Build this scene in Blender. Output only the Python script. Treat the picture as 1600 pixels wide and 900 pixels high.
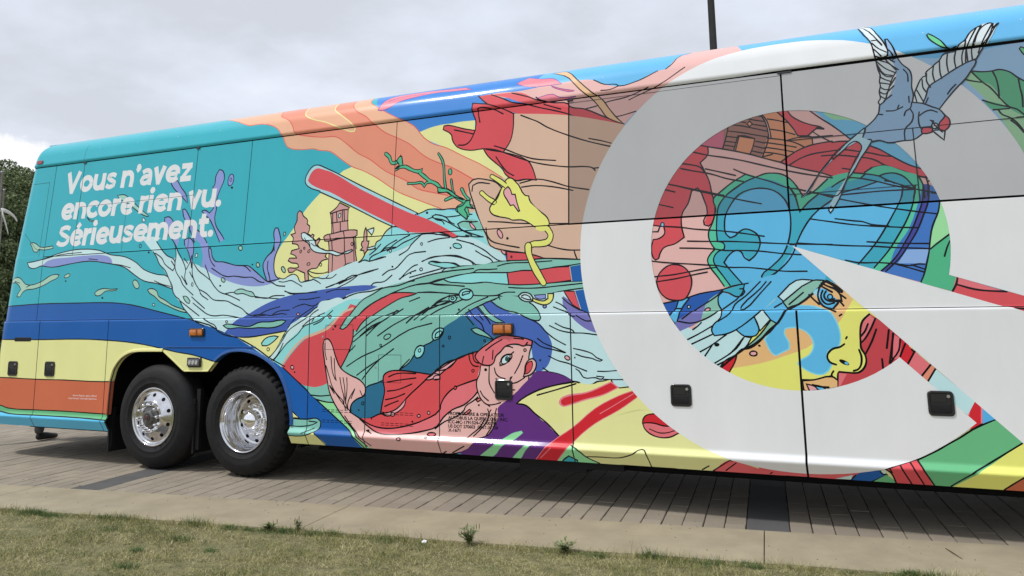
import bpy, bmesh, math, random
import numpy as np
from mathutils import Vector, Matrix, Quaternion
from mathutils.geometry import tessellate_polygon

for o in list(bpy.data.objects):
    bpy.data.objects.remove(o, do_unlink=True)
scene = bpy.context.scene
col = scene.collection
random.seed(7); rng = np.random.default_rng(7)
R_ = math.radians

# ------------------------------------------------------------------ camera
# metres; X runs along the coach (rear at -9.6), its near side lies in Y = 0, Z up, paving at Z = 0
F_PX, PPX, PPY = 1240.0, 800.0, 291.0            # focal length and principal point of the 1600 x 900 frame
AX = Vector((0.91210213, -0.07790196, -0.40249347))   # world axes seen from the camera (right, down, forward)
AY = Vector((0.40970446, 0.13834443, 0.90166683))
AZ = Vector((-0.01455889, -0.9873156, 0.15810103))
cam_d = bpy.data.cameras.new('camera')
cam = bpy.data.objects.new('camera', cam_d); col.objects.link(cam)
cam_d.sensor_fit = 'HORIZONTAL'; cam_d.sensor_width = 36.0
cam_d.lens = F_PX / 1600.0 * 36.0
cam_d.shift_x = -(PPX - 800.0) / 1600.0
cam_d.shift_y = (PPY - 450.0) / 1600.0
cam_d.clip_start = 0.05; cam_d.clip_end = 3000
right = Vector((AX[0], AY[0], AZ[0])); down = Vector((AX[1], AY[1], AZ[1])); fwd = Vector((AX[2], AY[2], AZ[2]))
m = Matrix((right, -down, -fwd)).transposed()
cam.matrix_world = Matrix.Translation((0.0, -6.26, 1.541)) @ m.to_4x4()
scene.camera = cam
scene.render.resolution_x = 1024; scene.render.resolution_y = 576

# ------------------------------------------------------------------ sky and sun
SUN_DIR = Vector((-0.443, -0.361, 0.82)).normalized()     # towards the sun: high, over the left shoulder
world = bpy.data.worlds.new('World'); scene.world = world
world.use_nodes = True
nt = world.node_tree; nt.nodes.clear()
def N(t, kind, **kw):
    n = t.nodes.new(kind)
    for k, v in kw.items():
        setattr(n, k, v)
    return n
def setin(n, **kw):
    for k, v in kw.items():
        n.inputs[k.replace('_', ' ')].default_value = v
wo = N(nt, 'ShaderNodeOutputWorld'); bg = N(nt, 'ShaderNodeBackground')
sky = N(nt, 'ShaderNodeTexSky'); sky.sky_type = 'NISHITA'; sky.sun_disc = False
sky.sun_elevation = math.asin(SUN_DIR.z)
sky.sun_rotation = math.atan2(SUN_DIR.x, SUN_DIR.y)
sky.air_density = 1.2; sky.dust_density = 2.0
tc = N(nt, 'ShaderNodeTexCoord')
SKY_OFF = (3.7, 1.3, 0.0)
# cloud deck: direction divided by height gives a flat layer seen from below
sep = N(nt, 'ShaderNodeSeparateXYZ'); nt.links.new(tc.outputs['Generated'], sep.inputs[0])
zc = N(nt, 'ShaderNodeMath', operation='MAXIMUM'); zc.inputs[1].default_value = 0.0; nt.links.new(sep.outputs['Z'], zc.inputs[0])
za = N(nt, 'ShaderNodeMath', operation='ADD'); za.inputs[1].default_value = 0.22; nt.links.new(zc.outputs[0], za.inputs[0])
dv = N(nt, 'ShaderNodeVectorMath', operation='DIVIDE'); nt.links.new(tc.outputs['Generated'], dv.inputs[0])
cmb = N(nt, 'ShaderNodeCombineXYZ')
for i in range(3): nt.links.new(za.outputs[0], cmb.inputs[i])
nt.links.new(cmb.outputs[0], dv.inputs[1])
no1 = N(nt, 'ShaderNodeTexNoise'); setin(no1, Scale=2.3, Detail=8.0, Roughness=0.55); off = N(nt, 'ShaderNodeVectorMath', operation='ADD'); off.inputs[1].default_value = SKY_OFF; nt.links.new(dv.outputs[0], off.inputs[0])
nt.links.new(off.outputs[0], no1.inputs['Vector'])
no2 = N(nt, 'ShaderNodeTexNoise'); setin(no2, Scale=0.85, Detail=4.0, Roughness=0.5); nt.links.new(off.outputs[0], no2.inputs['Vector'])
mxn = N(nt, 'ShaderNodeMath', operation='MULTIPLY'); nt.links.new(no1.outputs[0], mxn.inputs[0]); nt.links.new(no2.outputs[0], mxn.inputs[1])
rp = N(nt, 'ShaderNodeValToRGB')
e = rp.color_ramp.elements
e[0].position = 0.165; e[0].color = (0.50, 0.522, 0.57, 1)
e[1].position = 0.345; e[1].color = (0.68, 0.715, 0.79, 1)
x = rp.color_ramp.elements.new(0.245); x.color = (0.59, 0.625, 0.70, 1)
nt.links.new(mxn.outputs[0], rp.inputs[0])
sks = N(nt, 'ShaderNodeVectorMath', operation='SCALE'); sks.inputs['Scale'].default_value = 0.10
nt.links.new(sky.outputs[0], sks.inputs[0])
mixc = N(nt, 'ShaderNodeMix', data_type='RGBA'); mixc.inputs[0].default_value = 0.93
nt.links.new(sks.outputs[0], mixc.inputs[6]); nt.links.new(rp.outputs[0], mixc.inputs[7])
# one bright cumulus low over the trees
cd = Vector((-0.99, 0.62, 0.195)).normalized()
cv = N(nt, 'ShaderNodeVectorMath', operation='SUBTRACT'); cv.inputs[1].default_value = cd; nt.links.new(tc.outputs['Generated'], cv.inputs[0])
cs = N(nt, 'ShaderNodeVectorMath', operation='MULTIPLY'); cs.inputs[1].default_value = (15, 15, 36); nt.links.new(cv.outputs[0], cs.inputs[0])
cl = N(nt, 'ShaderNodeVectorMath', operation='LENGTH'); nt.links.new(cs.outputs[0], cl.inputs[0])
no3 = N(nt, 'ShaderNodeTexNoise'); setin(no3, Scale=38.0, Detail=6.0, Roughness=0.6); nt.links.new(tc.outputs['Generated'], no3.inputs['Vector'])
ca = N(nt, 'ShaderNodeMath', operation='MULTIPLY_ADD'); ca.inputs[1].default_value = 1.3; nt.links.new(no3.outputs[0], ca.inputs[0]); nt.links.new(cl.outputs['Value'], ca.inputs[2])
cr = N(nt, 'ShaderNodeValToRGB'); cr.color_ramp.elements[0].position = 0.80; cr.color_ramp.elements[0].color = (0.9, 0.9, 0.9, 1)
cr.color_ramp.elements[1].position = 1.0; cr.color_ramp.elements[1].color = (0, 0, 0, 1)
mr = N(nt, 'ShaderNodeMath', operation='DIVIDE'); mr.inputs[1].default_value = 1.9; nt.links.new(ca.outputs[0], mr.inputs[0]); nt.links.new(mr.outputs[0], cr.inputs[0])
mix2 = N(nt, 'ShaderNodeMix', data_type='RGBA'); mix2.inputs[7].default_value = (0.80, 0.80, 0.81, 1)
nt.links.new(cr.outputs[0], mix2.inputs[0]); nt.links.new(mixc.outputs[2], mix2.inputs[6])
nt.links.new(mix2.outputs[2], bg.inputs[0]); bg.inputs[1].default_value = 1.15
nt.links.new(bg.outputs[0], wo.inputs[0])

sun_d = bpy.data.lights.new('sun', 'SUN'); sun_d.energy = 1.9; sun_d.angle = R_(5.0); sun_d.color = (1.0, 0.98, 0.95)
sun = bpy.data.objects.new('sun', sun_d); col.objects.link(sun)
sun.rotation_euler = SUN_DIR.to_track_quat('Z', 'Y').to_euler(); sun.location = (-8, -6, 15)

scene.render.engine = 'CYCLES'
vs = scene.view_settings
vs.view_transform = 'Standard'; vs.look = 'None'; vs.exposure = 0.24; vs.gamma = 1.0; vs.use_curve_mapping = False
# ------------------------------------------------------------------ helpers
def lin(rgb):
    return tuple(((c / 255) / 12.92 if c / 255 <= .04045 else ((c / 255 + .055) / 1.055) ** 2.4) for c in rgb)
def mat(name, color, rough=.5, metal=0.0, coat=0.0, spec=.5, noise=0.0, nscale=20.0, bump=0.0, bscale=60.0, detail=4.0, coat_rough=.06, nscale3=None):
    mt = bpy.data.materials.new(name); mt.use_nodes = True
    t = mt.node_tree; b = t.nodes['Principled BSDF']
    b.inputs['Base Color'].default_value = (*color, 1); b.inputs['Roughness'].default_value = rough
    b.inputs['Metallic'].default_value = metal; b.inputs['Coat Weight'].default_value = coat; b.inputs['Coat Roughness'].default_value = coat_rough
    b.inputs['Specular IOR Level'].default_value = spec
    if noise or bump:
        g = N(t, 'ShaderNodeNewGeometry')
    if noise:
        n = N(t, 'ShaderNodeTexNoise'); setin(n, Scale=nscale, Detail=detail, Roughness=.6); t.links.new(g.outputs['Position'], n.inputs['Vector'])
        mr = N(t, 'ShaderNodeMapRange'); mr.inputs['From Min'].default_value = .3; mr.inputs['From Max'].default_value = .7
        mr.inputs['To Min'].default_value = 1 - noise; mr.inputs['To Max'].default_value = 1 + noise; t.links.new(n.outputs[0], mr.inputs['Value'])
        mx = N(t, 'ShaderNodeVectorMath', operation='SCALE'); mx.inputs[0].default_value = color; t.links.new(mr.outputs[0], mx.inputs['Scale'])
        t.links.new(mx.outputs[0], b.inputs['Base Color'])
    if bump:
        n2 = N(t, 'ShaderNodeTexNoise'); setin(n2, Scale=bscale, Detail=detail, Roughness=.6); t.links.new(g.outputs['Position'], n2.inputs['Vector'])
        bp = N(t, 'ShaderNodeBump'); bp.inputs['Strength'].default_value = bump; bp.inputs['Distance'].default_value = .01
        t.links.new(n2.outputs[0], bp.inputs['Height']); t.links.new(bp.outputs[0], b.inputs['Normal'])
    return mt
def link(name, me, parent=None, material=None):
    o = bpy.data.objects.new(name, me); col.objects.link(o)
    if material is not None and me is not None:
        me.materials.clear(); me.materials.append(material)
    if parent is not None: o.parent = parent
    return o
def tag(o, label=None, cat=None, group=None, kind=None):
    if label: o['label'] = label
    if cat: o['category'] = cat
    if group: o['group'] = group
    if kind: o['kind'] = kind
    return o
def empty(name, loc=(0, 0, 0)):
    o = bpy.data.objects.new(name, None); col.objects.link(o); o.location = loc; o.empty_display_size = .3; return o
def pydata(name, v, f, smooth=False):
    me = bpy.data.meshes.new(name); me.from_pydata([tuple(p) for p in v], [], f); me.update()
    if smooth: me.polygons.foreach_set('use_smooth', [True] * len(me.polygons))
    return me
class MB:
    def __init__(s): s.v = []; s.f = []
    def box(s, x0, x1, y0, y1, z0, z1, M=None):
        b = len(s.v); P = [(x0, y0, z0), (x1, y0, z0), (x1, y1, z0), (x0, y1, z0), (x0, y0, z1), (x1, y0, z1), (x1, y1, z1), (x0, y1, z1)]
        s.v += [tuple(M @ Vector(p)) if M else p for p in P]
        s.f += [(b, b+3, b+2, b+1), (b+4, b+5, b+6, b+7), (b, b+1, b+5, b+4), (b+1, b+2, b+6, b+5), (b+2, b+3, b+7, b+6), (b+3, b, b+4, b+7)]; return s
    def lathe(s, prof, n=48, M=None, mod=None):
        """prof: (radius, y) ; axis Y ; outward is -Y"""
        b = len(s.v)
        for i in range(n):
            a = 2 * math.pi * i / n
            for k, (r, y) in enumerate(prof):
                if mod: r, y = mod(i, k, r, y)
                p = Vector((r * math.cos(a), y, r * math.sin(a))); s.v.append(tuple(M @ p) if M else tuple(p))
        m = len(prof)
        for i in range(n):
            j = (i + 1) % n
            for k in range(m - 1): s.f.append((b+i*m+k, b+j*m+k, b+j*m+k+1, b+i*m+k+1))
        return s
    def tube(s, pts, rad, n=8, cap=True):
        b = len(s.v); pts = [Vector(p) for p in pts]; m = len(pts)
        rr = rad if isinstance(rad, (list, tuple)) else [rad] * m
        up = Vector((0, 0, 1))
        for i, p in enumerate(pts):
            d = (pts[min(i+1, m-1)] - pts[max(i-1, 0)]).normalized()
            u = d.cross(up); u = u.normalized() if u.length > 1e-3 else Vector((1, 0, 0)); w = d.cross(u).normalized()
            for k in range(n):
                a = 2 * math.pi * k / n; s.v.append(tuple(p + (u * math.cos(a) + w * math.sin(a)) * rr[i]))
        for i in range(m - 1):
            for k in range(n): s.f.append((b+i*n+k, b+i*n+(k+1) % n, b+(i+1)*n+(k+1) % n, b+(i+1)*n+k))
        if cap: s.f.append(tuple(b+k for k in range(n))); s.f.append(tuple(b+(m-1)*n+k for k in reversed(range(n))))
        return s
    def build(s, name, material, parent=None, smooth=False): return link(name, pydata(name, s.v, s.f, smooth), parent, material)
def smooth_by_angle(o, deg=35):
    me = o.data; me.polygons.foreach_set('use_smooth', [True] * len(me.polygons))
    bm = bmesh.new(); bm.from_mesh(me)
    for ed in bm.edges:
        if len(ed.link_faces) == 2 and ed.calc_face_angle(0) > R_(deg): ed.smooth = False
        elif len(ed.link_faces) != 2: ed.smooth = False
    bm.to_mesh(me); bm.free(); return o

BLACK = mat('black_rubber', (.009, .009, .010), .6, spec=.3, noise=.2, nscale=60)
PLASTIC = mat('black_plastic', (.014, .014, .016), .28, coat=.3)
SHELL = mat('undercoat_and_shade', (.005, .005, .006), .9, spec=.2)
CHROME = mat('polished_aluminium', (.66, .66, .67), .13, metal=1.0, noise=.10, nscale=30)
CHROME2 = mat('chrome_cap', (.9, .9, .91), .05, metal=1.0)
TYRE = mat('tyre_rubber', (.0085, .0085, .009), .66, spec=.3, noise=.4, nscale=14, bump=.25, bscale=90)
AMBER = mat('amber_lens', (.55, .16, .02), .2, coat=.6, noise=.25, nscale=160)
REDL = mat('red_lens', (.30, .012, .015), .2, coat=.6)
STEEL = mat('lock_steel', (.55, .55, .56), .3, metal=1.0)
LAMPW = mat('lamp_reflector', (.75, .75, .78), .15, metal=.7, noise=.4, nscale=190)

# ------------------------------------------------------------------ ground
def K(u, v, z=0.0):       # paving frame: u along the kerb, v away from the camera
    return Vector((-.794 + .9917 * u - .1165 * v, -.147 + .1285 * u + .9932 * v, z))
g = MB(); S_ = 900
n = 24
soil = mat('lawn_soil', (.17, .155, .075), .95, noise=.45, nscale=9)
far_green = mat('meadow', (.07, .085, .035), .95, noise=.4, nscale=.6)
gm = pydata('ground', [(-S_, -S_, -.06), (S_, -S_, -.06), (S_, S_, -.06), (-S_, S_, -.06)], [(0, 1, 2, 3)])
tag(link('ground', gm, None, far_green), kind='structure')
v = [K(-60, -40, -.006), K(60, -40, -.006), K(60, -.745, -.006), K(-60, -.745, -.006)]
tag(link('lawn_soil', pydata('lawn_soil', v, [(0, 1, 2, 3)]), None, soil), kind='structure')

def paver_mat(name, base, dark=False):
    mt = bpy.data.materials.new(name); mt.use_nodes = True; t = mt.node_tree; b = t.nodes['Principled BSDF']
    b.inputs['Roughness'].default_value = .85
    g = N(t, 'ShaderNodeNewGeometry'); oi = N(t, 'ShaderNodeObjectInfo')
    ad = N(t, 'ShaderNodeMath', operation='ADD'); t.links.new(g.outputs['Random Per Island'], ad.inputs[0]); t.links.new(oi.outputs['Random'], ad.inputs[1])
    fr = N(t, 'ShaderNodeMath', operation='FRACT'); t.links.new(ad.outputs[0], fr.inputs[0])
    n1 = N(t, 'ShaderNodeTexNoise'); setin(n1, Scale=1.6, Detail=5.0, Roughness=.6); t.links.new(g.outputs['Position'], n1.inputs['Vector'])
    n2 = N(t, 'ShaderNodeTexNoise'); setin(n2, Scale=140.0, Detail=2.0, Roughness=.7); t.links.new(g.outputs['Position'], n2.inputs['Vector'])
    a1 = N(t, 'ShaderNodeMath', operation='MULTIPLY_ADD'); a1.inputs[1].default_value = .20; a1.inputs[2].default_value = .62; t.links.new(fr.outputs[0], a1.inputs[0])
    a2 = N(t, 'ShaderNodeMath', operation='MULTIPLY_ADD'); a2.inputs[1].default_value = .55; t.links.new(n1.outputs[0], a2.inputs[0]); t.links.new(a1.outputs[0], a2.inputs[2])
    a3 = N(t, 'ShaderNodeMath', operation='MULTIPLY_ADD'); a3.inputs[1].default_value = .40; t.links.new(n2.outputs[0], a3.inputs[0]); t.links.new(a2.outputs[0], a3.inputs[2])
    a4 = N(t, 'ShaderNodeMath', operation='SUBTRACT'); a4.inputs[1].default_value = .20; t.links.new(a3.outputs[0], a4.inputs[0])
    sc = N(t, 'ShaderNodeVectorMath', operation='SCALE'); sc.inputs[0].default_value = base; t.links.new(a4.outputs[0], sc.inputs['Scale'])
    t.links.new(sc.outputs[0], b.inputs['Base Color'])
    bp = N(t, 'ShaderNodeBump'); bp.inputs['Strength'].default_value = .35; bp.inputs['Distance'].default_value = .004; t.links.new(n2.outputs[0], bp.inputs['Height']); t.links.new(bp.outputs[0], b.inputs['Normal'])
    return mt
PAV = paver_mat('concrete_paver', (.295, .250, .190)); PAVD = paver_mat('charcoal_paver', (.098, .095, .092))
bed = mat('joint_sand', (.060, .048, .034), 1.0)
paving = link('paving', pydata('paving', [K(-40, 0, -.012), K(14, 0, -.012), K(14, 16, -.012), K(-40, 16, -.012)], [(0, 1, 2, 3)]), None, bed)
tag(paving, 'beige rectangular concrete pavers in straight rows under the coach', kind='structure')
PW, PL = .150, .300
def paver_mesh(name, L, mtl, k=1):
    a, b_ = PW * k / 2 - .0036, L / 2 - .0020; c = .004
    top = [(-a+c, -b_+c*.3), (a-c, -b_+c*.3), (a-c, b_-c*.3), (-a+c, b_-c*.3)]; out = [(-a, -b_), (a, -b_), (a, b_), (-a, b_)]
    vv = [(x_, y_, 0) for x_, y_ in top] + [(x_, y_, -.004) for x_, y_ in out] + [(x_, y_, -.03) for x_, y_ in out]
    ff = [(0, 1, 2, 3)] + [(i+4, (i+1) % 4+4, (i+1) % 4, i) for i in range(4)] + [(i+8, (i+1) % 4+8, (i+1) % 4+4, i+4) for i in range(4)]
    me = pydata(name, vv, ff); me.materials.append(mtl); return me
pm = paver_mesh('paver', PL, PAV); pmd = paver_mesh('paver_charcoal', PL, PAVD, 2); pmh = paver_mesh('paver_half', PL / 2, PAV); pmhd = paver_mesh('paver_half_charcoal', PL / 2, PAVD, 2)
rotz = math.atan2(.1225, .9925)
sv, sf, smi = [], [], []
U0 = -.15        # first charcoal row starts here
count = 0
for i in range(-150, 34):
    u = U0 + PW * (i + .5)
    dark = (i % 40) == 0
    if (i % 40) == 1: continue
    if dark: u += PW / 2
    j = 0; vv_ = 0.003
    seq = []
    if i % 2: seq.append((vv_ + PL / 4, True)); vv_ += PL / 2
    while vv_ < 10:
        seq.append((vv_ + PL / 2, False)); vv_ += PL
    for (vc, half) in seq:
        me = (pmhd if dark else pmh) if half else (pmd if dark else pm)
        p = K(u + random.uniform(-.0013, .0013), vc, random.uniform(-.0022, .0012))
        near = vc < 1.05 and -52 <= i <= 14
        if near and count < 300:
            o = link('paver', me, paving); o.location = p; o.rotation_euler = (random.uniform(-.005, .005), random.uniform(-.005, .005), rotz + random.uniform(-.006, .006)); count += 1
        elif i > -110 or vc < 6:
            b0 = len(sv); cz, sz = math.cos(rotz), math.sin(rotz)
            for q in me.vertices[:8]: sv.append((p.x + q.co.x * cz - q.co.y * sz, p.y + q.co.x * sz + q.co.y * cz, p.z + q.co.z))
            for f_ in list(me.polygons)[:5]: sf.append(tuple(b0 + w for w in f_.vertices)); smi.append(1 if dark else 0)
me = pydata('far_pavers', sv, sf); me.materials.append(PAV); me.materials.append(PAVD); me.polygons.foreach_set('material_index', smi)
tag(link('far_pavers', me, paving), kind='stuff')

# concrete edge strip in poured bays
CONC = mat('poured_concrete', (.335, .282, .19), .9, noise=.15, nscale=3.0, bump=.35, bscale=160, detail=10.0)
kerb = link('concrete_edge', pydata('concrete_edge', [K(-45, -.75, -.02), K(20, -.75, -.02), K(20, 0, -.02), K(-45, 0, -.02)], [(0, 1, 2, 3)]), None, bed)
tag(kerb, 'smooth beige concrete edging strip between lawn and pavers', kind='structure')
for k in range(-11, 6):
    u0, u1 = -.025 + 3.25 * k + .0035, -.025 + 3.25 * (k + 1) - .0035
    bm = bmesh.new(); nx = 24
    top = []
    for a in range(nx + 1):
        u = u0 + (u1 - u0) * a / nx
        top.append((bm.verts.new(K(u, -.765 + .006 * math.sin(u * 7) + .004 * math.sin(u * 23), .004)), bm.verts.new(K(u, -.0055 + .0012 * math.sin(u * 31), .004))))
    for a in range(nx): bm.faces.new((top[a][0], top[a+1][0], top[a+1][1], top[a][1]))
    ge = bmesh.ops.extrude_face_region(bm, geom=bm.faces[:])
    for e_ in ge['geom']:
        if isinstance(e_, bmesh.types.BMVert): e_.co.z -= .05
    bmesh.ops.recalc_face_normals(bm, faces=bm.faces)
    me = bpy.data.meshes.new('concrete_bay'); bm.to_mesh(me); bm.free()
    link('concrete_bay', me, kerb, CONC)

# ------------------------------------------------------------------ coach side surface
ZT = 3.39
PROF = [(0.030,0.352),(-0.022,0.438),(-0.032,0.452),(-0.030,0.463),(-0.003,0.497),(0.0,0.508),(0.0,1.523),(0.003,1.529),(0.014,1.534),
(0.016,1.545),(0.036,2.272),(0.040,2.292),(0.122,ZT),(0.112,ZT+.012),(0.106,ZT+.028),(0.110,ZT+.04),(0.130,ZT+.135),(0.150,ZT+.19),(0.185,ZT+.24),(0.24,ZT+.285),(0.31,ZT+.322),(0.40,ZT+.352),(0.55,ZT+.385),(0.8,ZT+.41),(1.28,ZT+.425)]
PA = np.array(PROF); PT = np.concatenate([[0], np.cumsum(np.hypot(*np.diff(PA, axis=0).T))])
PT = PT + .174 - PT[5]; TBOT = float(PT[0]) + .0005
X0, RC, WID = -9.345, .30, 2.60
TROOF = PT[20]                         # side skins end where the inset equals the corner radius
# normals at refined break points
brk = []
for i in range(len(PT)):
    sn = []
    for a, b_ in ((i-1, i), (i, i+1)):
        if a >= 0 and b_ < len(PT):
            d = (PA[b_] - PA[a]) / np.linalg.norm(PA[b_] - PA[a]); sn.append(np.array([-d[1], d[0]]))
    av = sum(sn) / np.linalg.norm(sum(sn))
    if i and PT[i] - PT[i-1] > .2: brk.append((PT[i] - .010, sn[0]))
    elif 0 < i < 6 and PT[i] - PT[i-1] > .03: brk.append((PT[i] - .006, sn[0]))
    brk.append((PT[i], av))
    if i < len(PT) - 1 and PT[i+1] - PT[i] > .2: brk.append((PT[i] + .010, sn[-1]))
    elif i < 5 and PT[i+1] - PT[i] > .03: brk.append((PT[i] + .006, sn[-1]))
BT = np.array([b_[0] for b_ in brk]); BN = np.array([b_[1] for b_ in brk])
def prof(t):
    return float(np.interp(t, PT, PA[:, 0])) if t >= PT[0] else float(PA[0, 0] - (t - PT[0]) * .5), float(np.interp(t, PT, PA[:, 1])) if t >= PT[0] else float(PA[0, 1] + (t - PT[0]) * .87)
def pnorm(t):
    nn = (float(np.interp(t, BT, BN[:, 0])), float(np.interp(t, BT, BN[:, 1]))); l = math.hypot(*nn); return nn[0] / l, nn[1] / l
def SS(s, t, off=0.0):
    """side surface: s along the side (round the rear corner below X0), t up the section; -> point, normal"""
    y, z = prof(t); ny, nz = pnorm(t)
    y += ny * off; z += nz * off
    xz = X0 + .068 * (z - 1.5)                # the rear leans forward a little
    if s >= xz: return (s, y, z), (0, ny, nz)
    th = (xz - s) / RC
    if th <= math.pi / 2:
        rad = max(RC - y, 0); return (xz - rad * math.sin(th), RC - rad * math.cos(th), z), (ny * math.sin(th), ny * math.cos(th), nz)
    return (xz - RC + y, RC + (xz - s - RC * math.pi / 2), z), (ny, 0, nz)
ARCH = [(-7.615,-.08),(-7.60,.40),(-7.59,.545),(-7.549,.668),(-7.500,.735),(-7.443,.787),(-7.375,.823),(-7.304,.847),(-7.2,.858),(-6.837,.862),(-6.70,.775),(-6.53,.662),(-6.204,.667),(-6.114,.765),(-6.022,.826),(-5.919,.860),(-5.774,.868),(-5.609,.843),(-5.446,.775),(-5.324,.685),(-5.241,.566),(-5.177,.403),(-5.142,.241),(-5.150,-.08)]
# gaps between panels: (kind, position, from, to, half width)
VG = [(-8.80,-1,1.20,.0045),(-7.676,-1,1.20,.004),(-4.945,-1,1.20,.0045),(-4.295,-1,1.20,.005),(-3.5175,-1,1.20,.0045),(-2.285,-1,1.20,.0055),(-.515,-1,1.20,.008),
      (-8.885,1.21,3.06,.0035),(-8.39,1.955,3.06,.0035),(-6.605,1.955,3.06,.0035),(-5.845,1.955,3.06,.0035),(-4.054,1.955,3.06,.0035),(-2.291,1.955,3.06,.006),(-.517,1.955,3.06,.007)]
HG = [(1.2085,-20,20,.0045),(1.953,-8.885,-2.291,.005),(1.953,-2.291,20,.008),(3.0655,-20,-.517,.006),(3.066,-.517,20,.013)]

def cut_art(bm, with_gaps=True):
    """bm lies in (s,t) space: cut it at section breaks, remove panel gaps and the wheel arch"""
    xs = [v.co.x for v in bm.verts]; ys = [v.co.y for v in bm.verts]
    x0, x1, y0, y1 = min(xs), max(xs), min(ys), max(ys)
    def cut(co, no, flt=None):
        if flt is None: geom = bm.verts[:] + bm.edges[:] + bm.faces[:]
        else:
            fs = [f for f in bm.faces if flt(f)]
            if not fs: return
            es = {e for f in fs for e in f.edges}; vv = {v for f in fs for v in f.verts}; geom = list(vv) + list(es) + fs
        bmesh.ops.bisect_plane(bm, geom=geom, dist=1e-7, plane_co=co, plane_no=no)
    for t in BT:
        if y0 < t < y1 and t < TROOF + .01:
            cut((0, t, 0), (0, 1, 0))
    if y1 > TROOF:
        cut((0, TROOF - 1e-4, 0), (0, 1, 0)); bmesh.ops.delete(bm, geom=[f for f in bm.faces if f.calc_center_median().y > TROOF - 1e-4], context='FACES')
    if y0 < TBOT:
        cut((0, TBOT, 0), (0, 1, 0)); bmesh.ops.delete(bm, geom=[f for f in bm.faces if f.calc_center_median().y < TBOT], context='FACES')
    if x0 < X0 + .14:
        for k in range(0, 11): cut((X0 + .068 * (.333 - 1.5) - RC * math.pi / 2 * k / 10, 0, 0), (1, -.068, 0))
    bb = lambda f: (min(v.co.x for v in f.verts), max(v.co.x for v in f.verts), min(v.co.y for v in f.verts), max(v.co.y for v in f.verts))
    if with_gaps:
        for s, a, b_, w in VG:
            if x0 < s < x1 and not (b_ < y0 or a > y1):
                for sg in (-1, 1): cut((s + sg * w, 0, 0), (1, 0, 0), lambda f: (lambda q: q[0] < s + w and q[1] > s - w and q[2] < b_ and q[3] > a)(bb(f)))
        for t, a, b_, w in HG:
            if y0 < t < y1 and not (b_ < x0 or a > x1):
                for sg in (-1, 1): cut((0, t + sg * w, 0), (0, 1, 0), lambda f: (lambda q: q[2] < t + w and q[3] > t - w and q[0] < b_ and q[1] > a)(bb(f)))
        dl = []
        for f in bm.faces:
            c = f.calc_center_median()
            if any(abs(c.x - s) < w and a < c.y < b_ for s, a, b_, w in VG) or any(abs(c.y - t) < w and a < c.x < b_ for t, a, b_, w in HG): dl.append(f)
        bmesh.ops.delete(bm, geom=dl, context='FACES')
    if x0 < -5.1 and x1 > -7.7 and y0 < .9:
        for i in range(len(ARCH) - 1):
            a, b_ = ARCH[i], ARCH[i+1]
            lo, hi = min(a[0], b_[0]) - .06, max(a[0], b_[0]) + .06
            cut((a[0], a[1], 0), (-(b_[1] - a[1]), b_[0] - a[0], 0), lambda f: (lambda q: q[0] < hi and q[1] > lo and q[2] < .90)(bb(f)))
        def inside(p):
            r_ = False; n_ = len(ARCH)
            for i in range(n_):
                (xa, ya), (xb, yb) = ARCH[i], ARCH[(i+1) % n_]
                if (ya > p.y) != (yb > p.y) and p.x < (xb - xa) * (p.y - ya) / (yb - ya) + xa: r_ = not r_
            return r_
        bmesh.ops.delete(bm, geom=[f for f in bm.faces if f.calc_center_median().y < .9 and inside(f.calc_center_median())], context='FACES')
def wrap(bm, name, parent, material, extra=0.0, colours=None):
    """(s,t,offset) mesh -> coach surface with analytic normals"""
    me = bpy.data.meshes.new(name)
    nv = []
    for v_ in bm.verts:
        p, nn = SS(v_.co.x, v_.co.y, v_.co.z + extra); nv.append(nn); v_.co = p
    bm.to_mesh(me); bm.free()
    me.polygons.foreach_set('use_smooth', [True] * len(me.polygons))
    # faces must look outwards
    flip = False
    nv = [Vector(q).normalized() for q in nv]
    me.normals_split_custom_set_from_vertices(nv)
    return link(name, me, parent, material)

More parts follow.
